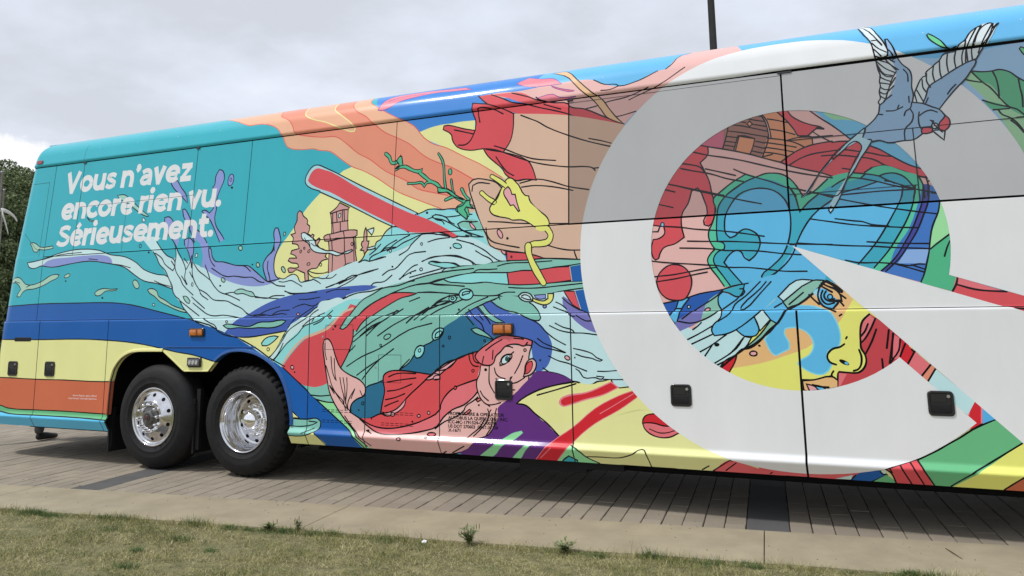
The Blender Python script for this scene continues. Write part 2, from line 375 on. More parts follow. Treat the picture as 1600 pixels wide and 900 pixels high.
bus = empty('tour_coach', (0, 0, 0))
tag(bus, 'long tour coach wrapped in colourful illustrated artwork with white ring logo', 'bus')
ART = """
band F teal 0 0 -10400,-90 -4300,-90 -4300,4280 -10400,4280
band F sky 0 0 -4300,-90 4500,-90 4500,4280 -4300,4280
band F palm 0 0 -3200,-90 4500,-90 4500,1300 -3200,1300
band F white 0 0 950,-90 4500,-90 4500,2930 950,2930
band F redp 0 0 -850,-90 -100,-90 -100,70 -850,70
band F palebase 0 0 -4865,1793 -3166,2124 -3002,1686 -2203,1626 -2228,430 -3434,825 -4101,1164 -4841,1300
band F seag 0 0 -4194,1585 -2202,1653 -2210,1257 -3180,1154 -3563,823 -4267,587 -4381,1049
band F blue 0 0 -10360,1390 -9566,1381 -9449,1385 -8882,1403 -8234,1402 -7670,1395 -7371,1367 -6934,1284 -6455,1187 -6122,1095 -5843,1007 -5843,1007 -5427,803 -5247,720 -5011,553 -4876,454 -4615,274 -4444,151 -4296,-37 -4743,-68 -5185,-99 -5155,330 -6113,760 -6432,834 -6656,860 -6886,900 -7241,949 -7681,979 -8112,992 -8777,986 -9382,988 -10266,988
band F yellow 0 0 -10266,988 -9382,988 -8777,986 -8112,992 -7681,979 -7241,949 -6886,900 -6656,860 -6432,834 -6114,765 -6099,516 -7590,528 -7689,537 -8324,539 -8778,539 -9253,548 -10200,553
band F orange 0 0 -10200,553 -9425,552 -8779,542 -8325,543 -7689,537 -7422,552 -7391,200 -7632,198 -8288,205 -8765,203 -9237,208 -9382,236 -10153,243
band F green 0 0 -10153,243 -9382,236 -9237,208 -8765,203 -8288,205 -7632,198 -7391,200 -7348,117 -7621,129 -8004,141 -8737,143 -9179,144 -9371,167 -10139,168
band F lblue 0 0 -10139,168 -9371,167 -9179,144 -8737,143 -8004,141 -7621,129 -7348,117 -7482,-141 -10397,-327
band L ink 8 1 -10360,1390 -9449,1385 -8882,1403 -8234,1402 -7670,1395 -7371,1367 -6934,1284 -6455,1187 -6122,1095 -5843,1007
band L ink 8 1 -10266,988 -9382,988 -8777,986 -8112,992 -7681,979 -7241,949 -6886,900 -6656,860 -6432,834 -6114,765
band L ink 8 1 -10200,553 -9425,552 -8779,542 -8325,543 -7689,537 -7422,552
band L ink 8 1 -10153,243 -9382,236 -9237,208 -8765,203 -8288,205 -7632,198 -7391,200
band L ink 10 1 -10139,168 -9371,167 -9179,144 -8737,143 -8004,141 -7621,129 -7348,117
band F yellow 0 0 -5175,351 -5039,257 -5152,253
band L ink 8 3 -5175,351 -5039,257 -5152,253
band F yellow 0 0 -5162,101 -4850,133 -4729,-30 -4746,-78 -5248,-113
band F seag 0 1 -5190,252 -4944,249 -4833,261 -4787,234 -4794,183 -4850,133 -5000,82 -5170,81
band L ink 8 2 -5190,252 -4944,249 -4833,261 -4787,234 -4794,183 -4850,133 -5000,82 -5170,81
band L ink 7 1 -5169,182 -5017,181 -4887,201 -4823,228 -4925,233
band L ink 7 1 -4990,111 -4912,147 -4858,173
band L ink 7 1 -4850,133 -4787,58 -4729,-30
band F palegreen 0 0 -4876,454 -4619,418 -4581,350 -4454,240 -4264,82 -4198,-30 -4296,-37 -4444,151 -4615,274
band L ink 9 1 -5247,720 -5011,553 -4876,454 -4615,274 -4444,151 -4296,-37
canyon F sky2 0 0 -4521,4440 -4298,3255 -4131,3152 -3969,3056 -3794,2933 -3561,2978 -3459,2979 -3208,2981 -3233,3153 -3173,3217 -3050,3220 -2775,3210 -2654,3247 -2592,3383 -2552,4440
canyon F yellow 0 0 -4548,2660 -4426,2612 -4244,2517 -4020,2373 -3805,2280 -3528,2170 -3545,2179 -3781,2142 -4053,2030 -4204,1886 -4414,1713 -4762,1619 -5094,1552 -5372,1584 -5419,1689 -5416,1801 -5344,1926 -5219,2073 -5097,2244 -4916,2418
canyon F yellow 0 0 -3794,2933 -3681,2963 -3561,2978 -3459,2979 -3375,2984 -3208,2981 -3205,2883 -3118,2699 -2889,2439 -2856,2378 -2920,2413 -3146,2551 -3313,2642 -3518,2755 -3623,2804 -3747,2872
canyon F salm1 0 0 -6385,3468 -6053,3303 -5916,3248 -5785,3247 -5648,3224 -5503,3151 -5440,3062 -5414,3007 -5366,2942 -5178,2898 -5036,2892 -4955,2867 -4835,2847 -4672,2740 -4548,2660 -4426,2612 -4244,2517 -4020,2373 -3805,2280 -3528,2170 -3595,2175 -3395,2161 -3199,2155 -3201,2199 -3255,2381 -3207,2415 -2918,2339 -2872,2365 -2920,2413 -3147,2559 -3313,2645 -3518,2755 -3640,2798 -3747,2872 -3858,2996 -3969,3064 -4131,3152 -4298,3255 -4412,3351 -4535,4440 -4736,4440 -5785,4440 -6367,4440
canyon L brick 6 1 -6385,3468 -6053,3303 -5916,3248 -5785,3247 -5648,3224 -5503,3151 -5440,3062 -5414,3007 -5366,2942 -5178,2898 -5036,2892 -4955,2867 -4835,2847 -4672,2740 -4548,2660 -4426,2612 -4244,2517 -4020,2373 -3805,2280 -3528,2170
canyon L brick 6 1 -2920,2413 -3147,2559 -3313,2645 -3518,2755 -3640,2798 -3747,2872 -3858,2996 -3969,3064 -4131,3152 -4298,3255 -4412,3351 -4521,4440
canyon F salm2 0 0 -5810,4440 -5524,3329 -5378,3238 -5319,3165 -5270,3079 -5130,3037 -4927,3002 -4768,2990 -4606,2882 -4485,2788 -4350,2718 -4158,2581 -3919,2466 -3793,2379 -3636,2333 -3466,2290 -3350,2277 -3244,2284 -3258,2382 -3207,2419 -3443,2556 -3545,2596 -3721,2682 -3903,2825 -4050,2905 -4181,2967 -4329,3083 -4411,3161 -4540,3241 -4613,3333 -4738,4440 -5199,4440
canyon L brick 7 1 -5810,4440 -5524,3329 -5378,3238 -5319,3165 -5270,3079 -5130,3037 -4927,3002 -4768,2990 -4606,2882 -4485,2788 -4350,2718 -4158,2581 -3919,2466 -3793,2379 -3636,2333 -3466,2290
canyon L brick 7 1 -3207,2419 -3443,2556 -3545,2596 -3721,2682 -3903,2825 -4050,2905 -4181,2967 -4329,3083 -4411,3161 -4540,3241 -4613,3333 -4738,4440
canyon F salm1 0 1 -5347,4440 -5196,3299 -5109,3232 -4893,3159 -4713,3076 -4597,3026 -4544,3027 -4542,3056 -4661,3175 -4754,3242 -4828,3309 -4988,4440
canyon L cream 7 1 -5340,4440 -5196,3299 -5109,3232 -4893,3159 -4713,3076 -4597,3026 -4548,3024 -4542,3056 -4661,3175 -4754,3242 -4828,3309 -4966,4440
canyon F pink2 0 1 -4284,3219 -4244,3313 -4171,3394 -3932,3430 -3631,3402 -3343,3376 -3340,3368 -3270,3318 -3462,3333 -3681,3354 -3864,3326 -4050,3290 -4161,3226 -4240,3206
canyon L plum 6 2 -4284,3219 -4244,3313 -4171,3394 -3932,3430 -3631,3402 -3343,3376 -3340,3368 -3270,3318 -3462,3333 -3681,3354 -3864,3326 -4050,3290 -4161,3226 -4240,3206
canyon L plum 5 1 -4187,3310 -4063,3363 -3792,3365
canyon F sky2 0 0 -3307,3267 -2938,3229 -2590,3237 -2584,3076 -2933,3051 -3239,3081
canyon F pink 0 0 -3173,3217 -2969,3225 -2775,3213 -2467,3235 -2196,3241 -2061,3223 -1957,3163 -1828,3130 -1702,3146 -1496,3225 -1428,3235 -1333,3369 -1239,3464 -1106,4440 -834,3389 -764,3234 -1221,3000 -1654,2901 -1795,2776 -2049,2863 -2298,2907 -2584,3076
canyon F pink2 0 1 -2808,3306 -2706,3392 -2576,3329 -2447,3307 -2359,3227 -2497,3230 -2590,3232 -2718,3257
canyon L plum 5 2 -2808,3306 -2706,3392 -2576,3329 -2447,3307 -2359,3227 -2497,3230 -2590,3232 -2718,3257
canyon F pink2 0 1 -2581,3119 -2444,3138 -2367,3096 -2219,3086 -2343,3067 -2494,3067
canyon L plum 5 2 -2581,3119 -2444,3138 -2367,3096 -2219,3086 -2343,3067 -2494,3067
canyon F rose 0 1 -2458,3225 -2371,3185 -2234,3145 -2249,3136 -2370,3169 -2441,3206
canyon L plum 4 2 -2458,3225 -2371,3185 -2234,3145 -2249,3136 -2370,3169 -2441,3206
canyon F red 0 0 -3173,3217 -3049,3216 -2931,3162 -2831,3116 -2708,3077 -2584,3076 -2433,3056 -2298,3036 -2289,2906 -2493,2915 -2757,2984 -2949,3068 -3073,3121 -3127,3172
canyon F redp 0 0 -2919,3212 -2742,3192 -2580,3098 -2433,3053 -2298,3036 -2286,2993 -2494,3046 -2706,3084 -2883,3160 -3049,3216
canyon F red 0 0 -2283,3000 -2150,2962 -1949,2858 -1795,2783 -1837,2729 -2049,2834 -2239,2900 -2298,2907
canyon L ink 9 1 -3049,3216 -2931,3162 -2830,3108 -2708,3077 -2586,3031 -2433,2982 -2298,2933 -2239,2900
canyon L ink 9 1 -3182,3222 -3126,3164 -3073,3121 -2949,3068 -2820,2999 -2757,2979 -2585,2929 -2433,2901 -2253,2902
canyon L ink 9 1 -2838,3203 -2676,3143 -2580,3098 -2433,3053 -2298,3027 -2283,3000 -2150,2962 -1949,2858 -1795,2783
canyon L ink 9 1 -2253,2902 -2049,2834 -1837,2729
canyon L ink 9 1 -2525,3050 -2433,3012 -2365,2986
canyon L ink 9 1 -2136,2960 -2048,2971 -1933,3000 -1763,3021 -1578,3083
canyon L ink 9 1 -1864,2855 -1793,2864 -1689,2884
canyon L ink 9 1 -1749,2991 -1679,3018 -1482,3091 -1267,3225
canyon L ink 9 1 -2061,3223 -1957,3163 -1857,3150 -1828,3130 -1702,3146 -1619,3171 -1496,3225
canyon L ink 9 1 -1428,3232 -1376,3278 -1322,3393 -1239,3464
canyon L ink 9 1 -1991,3110 -1912,3107 -1835,3131
canyon L ink 9 1 -2597,3128 -2564,3100 -2507,3078
canyon F strap 0 0 -2488,3424 -2439,3441 -2375,3434 -2289,3347 -2228,3266 -2194,3227 -2132,3162 -2057,3089 -2004,3046 -1962,2997 -1933,2950 -1905,2910 -1864,2855 -1795,2783 -1864,2813 -1949,2865 -1991,2928 -2034,2991 -2077,3043 -2117,3083 -2175,3137 -2237,3208 -2308,3293
canyon L ink 8 3 -2488,3424 -2439,3441 -2375,3434 -2289,3347 -2228,3266 -2194,3227 -2132,3162 -2057,3089 -2004,3046 -1962,2997 -1933,2950 -1905,2910 -1864,2855 -1795,2783 -1864,2813 -1949,2865 -1991,2928 -2034,2991 -2077,3043 -2117,3083 -2175,3137 -2237,3208 -2308,3293
hand F tan 0 0 -2916,2642 -2848,2791 -2852,3003 -2298,2921 -1630,2730 -1640,2264 -2064,1594 -3096,1831 -3266,2219 -3248,2411 -2920,2413 -2872,2394
hand F tan 0 0 -2828,3000 -2741,2971 -2585,2933 -2433,2901 -2253,2902 -2049,2834 -1837,2729 -1700,2654 -1842,2418 -2054,2298 -2056,1941 -2063,1647 -2195,1653 -2519,1673 -2696,1726 -2878,1757 -3025,1806 -3065,1901 -3123,2005 -3201,2199 -3255,2396 -3207,2419 -3062,2403 -2918,2339 -2771,2356 -2595,2364 -2626,2446 -2673,2544 -2893,2662 -2833,2805
hand L ink 9 1 -2519,1673 -2696,1726 -2878,1757 -3025,1806 -3065,1901 -3123,2005 -3201,2199 -3245,2321 -3255,2381 -3207,2419 -3062,2403 -2982,2374 -2925,2318 -2986,2213
hand L ink 9 1 -3220,2312 -3214,2363 -3158,2384 -3045,2367
hand L ink 9 1 -3052,2022 -2896,2008 -2788,1992 -2636,1980 -2297,1960
hand L ink 9 1 -3070,1966 -3057,1900 -3018,1848 -2909,1811 -2749,1776
hand L ink 9 1 -2747,2347 -2580,2370 -2430,2331 -2298,2282 -2111,2240
hand L ink 9 1 -2731,2310 -2610,2315 -2430,2289 -2254,2244
hand L ink 9 1 -2488,1785 -2401,1756 -2300,1735 -2187,1729
hand L ink 9 1 -2246,1729 -2237,1695 -2221,1656
hand L ink 9 1 -2519,1673 -2402,1668 -2195,1650
hand F red 0 0 -3118,2699 -3037,2676 -2909,2645 -2673,2544 -2623,2460 -2592,2363 -2686,2378 -2779,2372 -2889,2439 -2921,2494 -2986,2551 -3068,2626
hand L ink 8 3 -3118,2699 -3037,2676 -2909,2645 -2673,2544 -2623,2460 -2592,2363 -2686,2378 -2779,2372 -2889,2439 -2921,2494 -2986,2551 -3068,2626
hand F red 0 0 -3233,3153 -3157,3138 -3073,3121 -2949,3068 -2820,2999 -2821,2863 -2847,2746 -2916,2646 -3005,2680 -3118,2699 -3249,2697 -3383,2741 -3436,2808 -3455,2872 -3542,2928 -3535,2962 -3492,2965 -3407,2941 -3322,2912 -3205,2883 -3199,2967 -3235,3064
hand L ink 8 3 -3233,3153 -3157,3138 -3073,3121 -2949,3068 -2820,2999 -2821,2863 -2847,2746 -2916,2646 -3005,2680 -3118,2699 -3249,2697 -3383,2741 -3436,2808 -3455,2872 -3542,2928 -3535,2962 -3492,2965 -3407,2941 -3322,2912 -3205,2883 -3199,2967 -3235,3064
hand L ink 9 1 -3179,3089 -3153,3098 -3105,3092 -3014,3061 -2924,3008
hand L ink 9 1 -3179,3089 -3173,3026 -3158,2955
hand L ink 9 1 -3422,2912 -3321,2881 -3220,2850
hand L ink 9 1 -3205,2883 -3220,2847 -3259,2782 -3308,2756 -3375,2760
hand L ink 9 1 -3006,2715 -2909,2678 -2767,2612 -2627,2559 -2413,2523
hand L ink 9 1 -2916,2646 -2673,2544 -2581,2514 -2491,2491 -2298,2455 -2110,2439 -2074,2425 -2053,2402
hand L ink 9 1 -2779,2372 -2686,2378 -2592,2363
hand L ink 9 1 -2749,2975 -2647,2926 -2585,2896 -2493,2834 -2298,2739 -2108,2662 -1916,2599
hand L ink 9 1 -2108,2690 -1994,2657 -1909,2627
hand L ink 9 1 -2987,2611 -2922,2516 -2873,2460 -2810,2421
hand L ink 9 1 -2074,2422 -2024,2423
hand F rosy 0 1 -2912,1912 -2905,1888 -2907,1870 -2920,1865 -2936,1876 -2952,1898 -2960,1922 -2957,1940 -2945,1945 -2928,1934
hand L ink 7 2 -2912,1912 -2905,1888 -2907,1870 -2920,1865 -2936,1876 -2952,1898 -2960,1922 -2957,1940 -2945,1945 -2928,1934
hand F ink 0 1 -2847,1861 -2850,1854 -2856,1850 -2863,1850 -2870,1855 -2872,1862 -2870,1869 -2863,1874 -2856,1873 -2850,1868
hand F lemon 0 0 -2864,2401 -2825,2397 -2786,2358 -2762,2334 -2700,2236 -2662,2226 -2654,2189 -2608,2129 -2547,2076 -2488,2023 -2469,1966 -2501,1919 -2546,1914 -2597,1945 -2666,1992 -2727,2017 -2788,2020 -2819,2022 -2850,2038 -2943,2059 -3007,2084 -3039,2130 -3024,2172 -2970,2219 -2925,2318 -2903,2360
hand L ink 8 3 -2864,2401 -2825,2397 -2786,2358 -2762,2334 -2700,2236 -2662,2226 -2654,2189 -2608,2129 -2547,2076 -2488,2023 -2469,1966 -2501,1919 -2546,1914 -2597,1945 -2666,1992 -2727,2017 -2788,2020 -2819,2022 -2850,2038 -2943,2059 -3007,2084 -3039,2130 -3024,2172 -2970,2219 -2925,2318 -2903,2360
hand L ink 36 1 -3023,2432 -2950,2386 -2887,2337
hand L lemon 22 1 -3023,2432 -2950,2386 -2887,2337
hand L ink 36 1 -3123,2289 -3058,2233 -2993,2192
hand L lemon 22 1 -3123,2289 -3058,2233 -2993,2192
hand F lemon 0 0 -2887,2330 -2859,2375 -2828,2379 -2715,2222 -2669,2183 -2510,2024 -2490,1974 -2545,1939 -2727,2035 -2944,2077 -3011,2128 -2996,2163 -2939,2210
hand L ink 9 1 -2955,2252 -2986,2213 -3021,2175 -3039,2130 -3007,2084 -2943,2059
hand L ink 9 1 -2925,2318 -2955,2252
hand F rosy 0 0 -2901,2294 -2863,2325 -2839,2297 -2823,2252 -2792,2250 -2776,2184 -2747,2099 -2759,2094 -2806,2157 -2837,2152 -2869,2205 -2901,2258
hand L ink 8 3 -2901,2294 -2863,2325 -2839,2297 -2823,2252 -2792,2250 -2776,2184 -2747,2099 -2759,2094 -2806,2157 -2837,2152 -2869,2205 -2901,2258
hand L ink 44 1 -2486,1925 -2455,1868 -2480,1815 -2547,1801 -2636,1795 -2669,1755 -2659,1685 -2608,1588 -2528,1466
hand L lemon 30 1 -2486,1925 -2455,1868 -2480,1815 -2547,1801 -2636,1795 -2669,1755 -2659,1685 -2608,1588 -2528,1466
hand L lemon 30 1 -2575,1941 -2538,1925 -2501,1932
tower F mauve 0 1 -5151,2261 -5123,2243 -5099,2204 -5043,2157 -5046,2120 -5011,2096 -5014,2053 -5030,2022 -4989,1999 -4971,2014 -4951,2002 -4961,1976 -4924,1942 -4890,1972 -4868,1955 -4903,1904 -4869,1871 -4818,1853 -4790,1811 -4802,1785 -4769,1758 -4838,1745 -4874,1711 -4892,1680 -4962,1672 -5005,1653 -4988,1564 -5032,1555 -5043,1634 -5090,1651 -5149,1669 -5181,1649 -5233,1645 -5251,1677 -5242,1688 -5157,1685 -5118,1694 -5133,1726 -5206,1739 -5251,1762 -5235,1788 -5149,1784 -5164,1806 -5224,1830 -5213,1861 -5122,1878 -5144,1916 -5208,1930 -5207,1957 -5205,1989 -5237,2023 -5183,2036 -5202,2096 -5175,2160 -5175,2236
tower L ink 8 2 -5151,2261 -5123,2243 -5099,2204 -5043,2157 -5046,2120 -5011,2096 -5014,2053 -5030,2022 -4989,1999 -4971,2014 -4951,2002 -4961,1976 -4924,1942 -4890,1972 -4868,1955 -4903,1904 -4869,1871 -4818,1853 -4790,1811 -4802,1785 -4769,1758 -4838,1745 -4874,1711 -4892,1680 -4962,1672 -5005,1653 -4988,1564 -5032,1555 -5043,1634 -5090,1651 -5149,1669 -5181,1649 -5233,1645 -5251,1677 -5242,1688 -5157,1685 -5118,1694 -5133,1726 -5206,1739 -5251,1762 -5235,1788 -5149,1784 -5164,1806 -5224,1830 -5213,1861 -5122,1878 -5144,1916 -5208,1930 -5207,1957 -5205,1989 -5237,2023 -5183,2036 -5202,2096 -5175,2160 -5175,2236
tower F mauve 0 0 -4756,1619 -4754,1706 -4771,1934 -4727,1942 -4743,2038 -4772,2209 -4559,2253 -4556,2132 -4544,2027 -4473,1950 -4433,1719 -4560,1699 -4596,1669 -4706,1632
tower F mauve 0 0 -4776,2215 -4698,2268 -4670,2309 -4552,2253 -4563,2233 -4632,2234 -4769,2204
tower L ink 8 3 -4776,2215 -4698,2268 -4670,2309 -4552,2253 -4563,2233 -4632,2234 -4769,2204
tower L ink 7 1 -4769,2204 -4749,2112 -4743,2012
tower L ink 7 1 -4744,2207 -4737,2117 -4722,2016
tower L ink 7 1 -4700,2215 -4686,2119
tower L ink 7 1 -4632,2232 -4624,2121
tower L ink 7 1 -4613,2233 -4599,2124
tower L ink 7 1 -4563,2233 -4561,2122 -4548,2027
tower L ink 7 1 -4755,2111 -4648,2117 -4555,2124
tower L ink 7 1 -4648,2112 -4639,2027
tower F pale 0 1 -4672,2182 -4665,2202 -4649,2203 -4647,2175 -4658,2156 -4671,2160
tower L ink 6 2 -4672,2182 -4665,2202 -4649,2203 -4647,2175 -4658,2156 -4671,2160
tower F mauve 0 0 -4833,1975 -4821,1990 -4728,2006 -4604,2025 -4480,2029 -4445,2021 -4442,1975 -4475,1961 -4598,1957 -4771,1934 -4815,1937
tower L ink 8 3 -4833,1975 -4821,1990 -4728,2006 -4604,2025 -4480,2029 -4445,2021 -4442,1975 -4475,1961 -4598,1957 -4771,1934 -4815,1937
tower L ink 7 1 -4762,1992 -4746,1938
tower L ink 7 1 -4604,2025 -4587,1954 -4578,1822 -4561,1704
tower L ink 7 1 -4771,1934 -4760,1851 -4760,1706 -4758,1619
tower L ink 7 1 -4733,1938 -4716,1766 -4716,1633
tower L ink 7 1 -4473,1950 -4456,1837 -4433,1719
tower L ink 7 1 -4456,1960 -4444,1846
tower L ink 7 1 -4479,1951 -4463,1715
tower L ink 7 1 -4756,1619 -4706,1632 -4596,1669 -4560,1699 -4433,1717
tower L ink 7 1 -4691,1957 -4598,1957
tower F mauve 0 1 -4482,1891 -4484,1883 -4490,1878 -4498,1878 -4504,1884 -4507,1892 -4505,1901 -4499,1906 -4491,1905 -4485,1900
tower L ink 6 2 -4482,1891 -4484,1883 -4490,1878 -4498,1878 -4504,1884 -4507,1892 -4505,1901 -4499,1906 -4491,1905 -4485,1900
tower F mauve 0 1 -4347,2047 -4332,2005 -4325,1912 -4301,1911 -4311,1860 -4327,1811 -4351,1791 -4358,1822 -4397,1829 -4371,1853 -4387,1879 -4379,1910 -4361,1914 -4362,1996
tower L ink 8 2 -4347,2047 -4332,2005 -4325,1912 -4301,1911 -4311,1860 -4327,1811 -4351,1791 -4358,1822 -4397,1829 -4371,1853 -4387,1879 -4379,1910 -4361,1914 -4362,1996
tower F pale 0 0 -4327,2020 -4256,2036 -4254,2011 -4275,1966
tower L ink 8 3 -4327,2020 -4256,2036 -4254,2011 -4275,1966
tower F mauve 0 1 -5091,1844 -5096,1837 -5103,1833 -5109,1835 -5112,1842 -5111,1851 -5106,1858 -5099,1861 -5092,1859 -5089,1853
tower L ink 6 2 -5091,1844 -5096,1837 -5103,1833 -5109,1835 -5112,1842 -5111,1851 -5106,1858 -5099,1861 -5092,1859 -5089,1853
tower F mauve 0 1 -5050,1878 -5051,1872 -5056,1868 -5062,1868 -5066,1872 -5068,1879 -5067,1885 -5063,1888 -5057,1888 -5052,1884
tower L ink 6 2 -5050,1878 -5051,1872 -5056,1868 -5062,1868 -5066,1872 -5068,1879 -5067,1885 -5063,1888 -5057,1888 -5052,1884
tower F mauve 0 1 -4992,1840 -5000,1834 -5009,1832 -5015,1835 -5016,1843 -5012,1852 -5003,1859 -4994,1861 -4988,1857 -4987,1849
tower L ink 6 2 -4992,1840 -5000,1834 -5009,1832 -5015,1835 -5016,1843 -5012,1852 -5003,1859 -4994,1861 -4988,1857 -4987,1849
tower F mauve 0 1 -4983,1728 -4982,1721 -4987,1713 -4998,1708 -5010,1708 -5018,1713 -5019,1720 -5013,1728 -5002,1733 -4990,1733
tower L ink 6 2 -4983,1728 -4982,1721 -4987,1713 -4998,1708 -5010,1708 -5018,1713 -5019,1720 -5013,1728 -5002,1733 -4990,1733
tower F sage 0 1 -5287,1684 -5279,1665 -5282,1651 -5293,1647 -5310,1655 -5324,1671 -5332,1689 -5329,1703 -5317,1707 -5301,1700
tower L ink 8 2 -5287,1684 -5279,1665 -5282,1651 -5293,1647 -5310,1655 -5324,1671 -5332,1689 -5329,1703 -5317,1707 -5301,1700
tower F sage 0 1 -5306,2032 -5310,2022 -5317,2016 -5324,2017 -5330,2025 -5331,2037 -5327,2048 -5320,2054 -5313,2052 -5307,2044
tower L ink 6 2 -5306,2032 -5310,2022 -5317,2016 -5324,2017 -5330,2025 -5331,2037 -5327,2048 -5320,2054 -5313,2052 -5307,2044
tower F yellow 0 1 -4840,1707 -4842,1699 -4848,1694 -4855,1694 -4862,1700 -4865,1708 -4863,1717 -4857,1722 -4849,1721 -4842,1716
tower L ink 6 2 -4840,1707 -4842,1699 -4848,1694 -4855,1694 -4862,1700 -4865,1708 -4863,1717 -4857,1722 -4849,1721 -4842,1716
wave F peri 0 1 -6319,2612 -6310,2717 -6269,2785 -6215,2762 -6188,2672 -6228,2570 -6262,2468 -6257,2347 -6268,2261 -6239,2174 -6136,2057 -6058,1961 -5944,1908 -5881,1836 -5911,1818 -6027,1872 -6130,1947 -6201,2052 -6270,2158 -6338,2248 -6412,2301 -6459,2343 -6419,2352 -6347,2315 -6298,2367 -6294,2505 -6339,2597
wave L ink 8 2 -6319,2612 -6310,2717 -6269,2785 -6215,2762 -6188,2672 -6228,2570 -6262,2468 -6257,2347 -6268,2261 -6239,2174 -6136,2057 -6058,1961 -5944,1908 -5881,1836 -5911,1818 -6027,1872 -6130,1947 -6201,2052 -6270,2158 -6338,2248 -6412,2301 -6459,2343 -6419,2352 -6347,2315 -6298,2367 -6294,2505 -6339,2597
wave F peri 0 1 -6961,2697 -6864,2714 -6800,2633 -6709,2537 -6680,2449 -6791,2539 -6911,2633
wave L ink 8 2 -6961,2697 -6864,2714 -6800,2633 -6709,2537 -6680,2449 -6791,2539 -6911,2633
wave F peri 0 1 -6739,2379 -6717,2385 -6664,2339 -6598,2247 -6549,2174 -6455,2117 -6350,2009 -6291,1904 -6248,1785 -6392,1791 -6438,1928 -6520,2018 -6578,2107 -6639,2215 -6708,2289
wave L ink 8 2 -6739,2379 -6717,2385 -6664,2339 -6598,2247 -6549,2174 -6455,2117 -6350,2009 -6291,1904 -6248,1785 -6392,1791 -6438,1928 -6520,2018 -6578,2107 -6639,2215 -6708,2289
wave F peri 0 1 -6992,2307 -6921,2309 -6835,2209 -6841,2121 -6785,2031 -6888,2089 -6978,2217
wave L ink 8 2 -6992,2307 -6921,2309 -6835,2209 -6841,2121 -6785,2031 -6888,2089 -6978,2217
wave F palesage 0 1 -7773,2613 -7658,2612 -7516,2523 -7403,2446 -7238,2340 -7267,2337 -7449,2423 -7589,2510 -7741,2577
wave L ink 7 2 -7773,2613 -7658,2612 -7516,2523 -7403,2446 -7238,2340 -7267,2337 -7449,2423 -7589,2510 -7741,2577
wave F sage 0 1 -8228,2388 -8182,2359 -8112,2340 -8030,2320 -8096,2324 -8195,2354
wave L ink 6 2 -8228,2388 -8182,2359 -8112,2340 -8030,2320 -8096,2324 -8195,2354
wave F pale 0 1 -7288,2301 -7287,2287 -7294,2278 -7307,2277 -7321,2285 -7331,2298 -7333,2313 -7325,2322 -7312,2323 -7298,2315
wave L ink 6 2 -7288,2301 -7287,2287 -7294,2278 -7307,2277 -7321,2285 -7331,2298 -7333,2313 -7325,2322 -7312,2323 -7298,2315
wave F teal 0 1 -7296,2009 -7297,1996 -7304,1989 -7315,1989 -7325,1997 -7330,2010 -7329,2023 -7322,2030 -7311,2030 -7301,2021
wave L ink 6 2 -7296,2009 -7297,1996 -7304,1989 -7315,1989 -7325,1997 -7330,2010 -7329,2023 -7322,2030 -7311,2030 -7301,2021
wave F ink 0 1 -7155,1929 -7157,1922 -7163,1918 -7173,1919 -7180,1923 -7184,1930 -7182,1937 -7175,1941 -7166,1941 -7158,1936
wave F peri 0 1 -6057,2646 -6070,2610 -6093,2592 -6116,2597 -6131,2625 -6133,2665 -6120,2701 -6098,2719 -6074,2713 -6059,2685
wave L ink 7 2 -6057,2646 -6070,2610 -6093,2592 -6116,2597 -6131,2625 -6133,2665 -6120,2701 -6098,2719 -6074,2713 -6059,2685
wave F peri 0 1 -6082,2656 -6086,2645 -6094,2640 -6102,2642 -6108,2651 -6109,2662 -6105,2672 -6097,2678 -6089,2675 -6083,2667
wave L ink 5 2 -6082,2656 -6086,2645 -6094,2640 -6102,2642 -6108,2651 -6109,2662 -6105,2672 -6097,2678 -6089,2675 -6083,2667
wave F ink 0 1 -6054,2569 -6056,2561 -6063,2557 -6072,2557 -6081,2563 -6085,2571 -6083,2579 -6076,2583 -6066,2582 -6057,2577
wave F sage 0 1 -5849,1915 -5852,1901 -5864,1893 -5880,1893 -5894,1903 -5900,1918 -5896,1932 -5884,1941 -5868,1940 -5855,1930
wave L ink 7 2 -5849,1915 -5852,1901 -5864,1893 -5880,1893 -5894,1903 -5900,1918 -5896,1932 -5884,1941 -5868,1940 -5855,1930
wave F ink 0 1 -7608,2519 -7611,2509 -7620,2504 -7633,2505 -7644,2512 -7649,2522 -7647,2531 -7638,2537 -7625,2536 -7614,2529
wave F sage 0 1 -9161,2131 -9084,2131 -8957,2073 -8749,2078 -8737,2049 -8879,2037 -8988,2046 -9010,2016 -9069,2026 -9115,2081
wave L ink 7 2 -9161,2131 -9084,2131 -8957,2073 -8749,2078 -8737,2049 -8879,2037 -8988,2046 -9010,2016 -9069,2026 -9115,2081
wave F pale 0 1 -9153,1895 -9116,1841 -9019,1822 -8896,1848 -8699,1825 -8430,1850 -8089,1872 -7723,1825 -7518,1778 -7386,1707 -7207,1621 -7013,1588 -6785,1525 -6856,1655 -7024,1686 -7221,1745 -7352,1828 -7532,1898 -7762,1931 -7954,1989 -8168,2013 -8407,2011 -8671,1974 -8881,1926 -9046,1903
wave L ink 8 2 -9153,1895 -9116,1841 -9019,1822 -8896,1848 -8699,1825 -8430,1850 -8089,1872 -7723,1825 -7518,1778 -7386,1707 -7207,1621 -7013,1588 -6785,1525 -6856,1655 -7024,1686 -7221,1745 -7352,1828 -7532,1898 -7762,1931 -7954,1989 -8168,2013 -8407,2011 -8671,1974 -8881,1926 -9046,1903
wave F peri 0 1 -8891,1847 -8793,1904 -8468,1928 -8098,1938 -7864,1928 -7743,1883 -7716,1828 -8089,1872 -8430,1850 -8699,1825
wave L ink 8 1 -8896,1848 -8699,1825 -8430,1850 -8089,1872 -7723,1825
wave L ink 7 1 -8880,1922 -8587,1967 -8240,1978
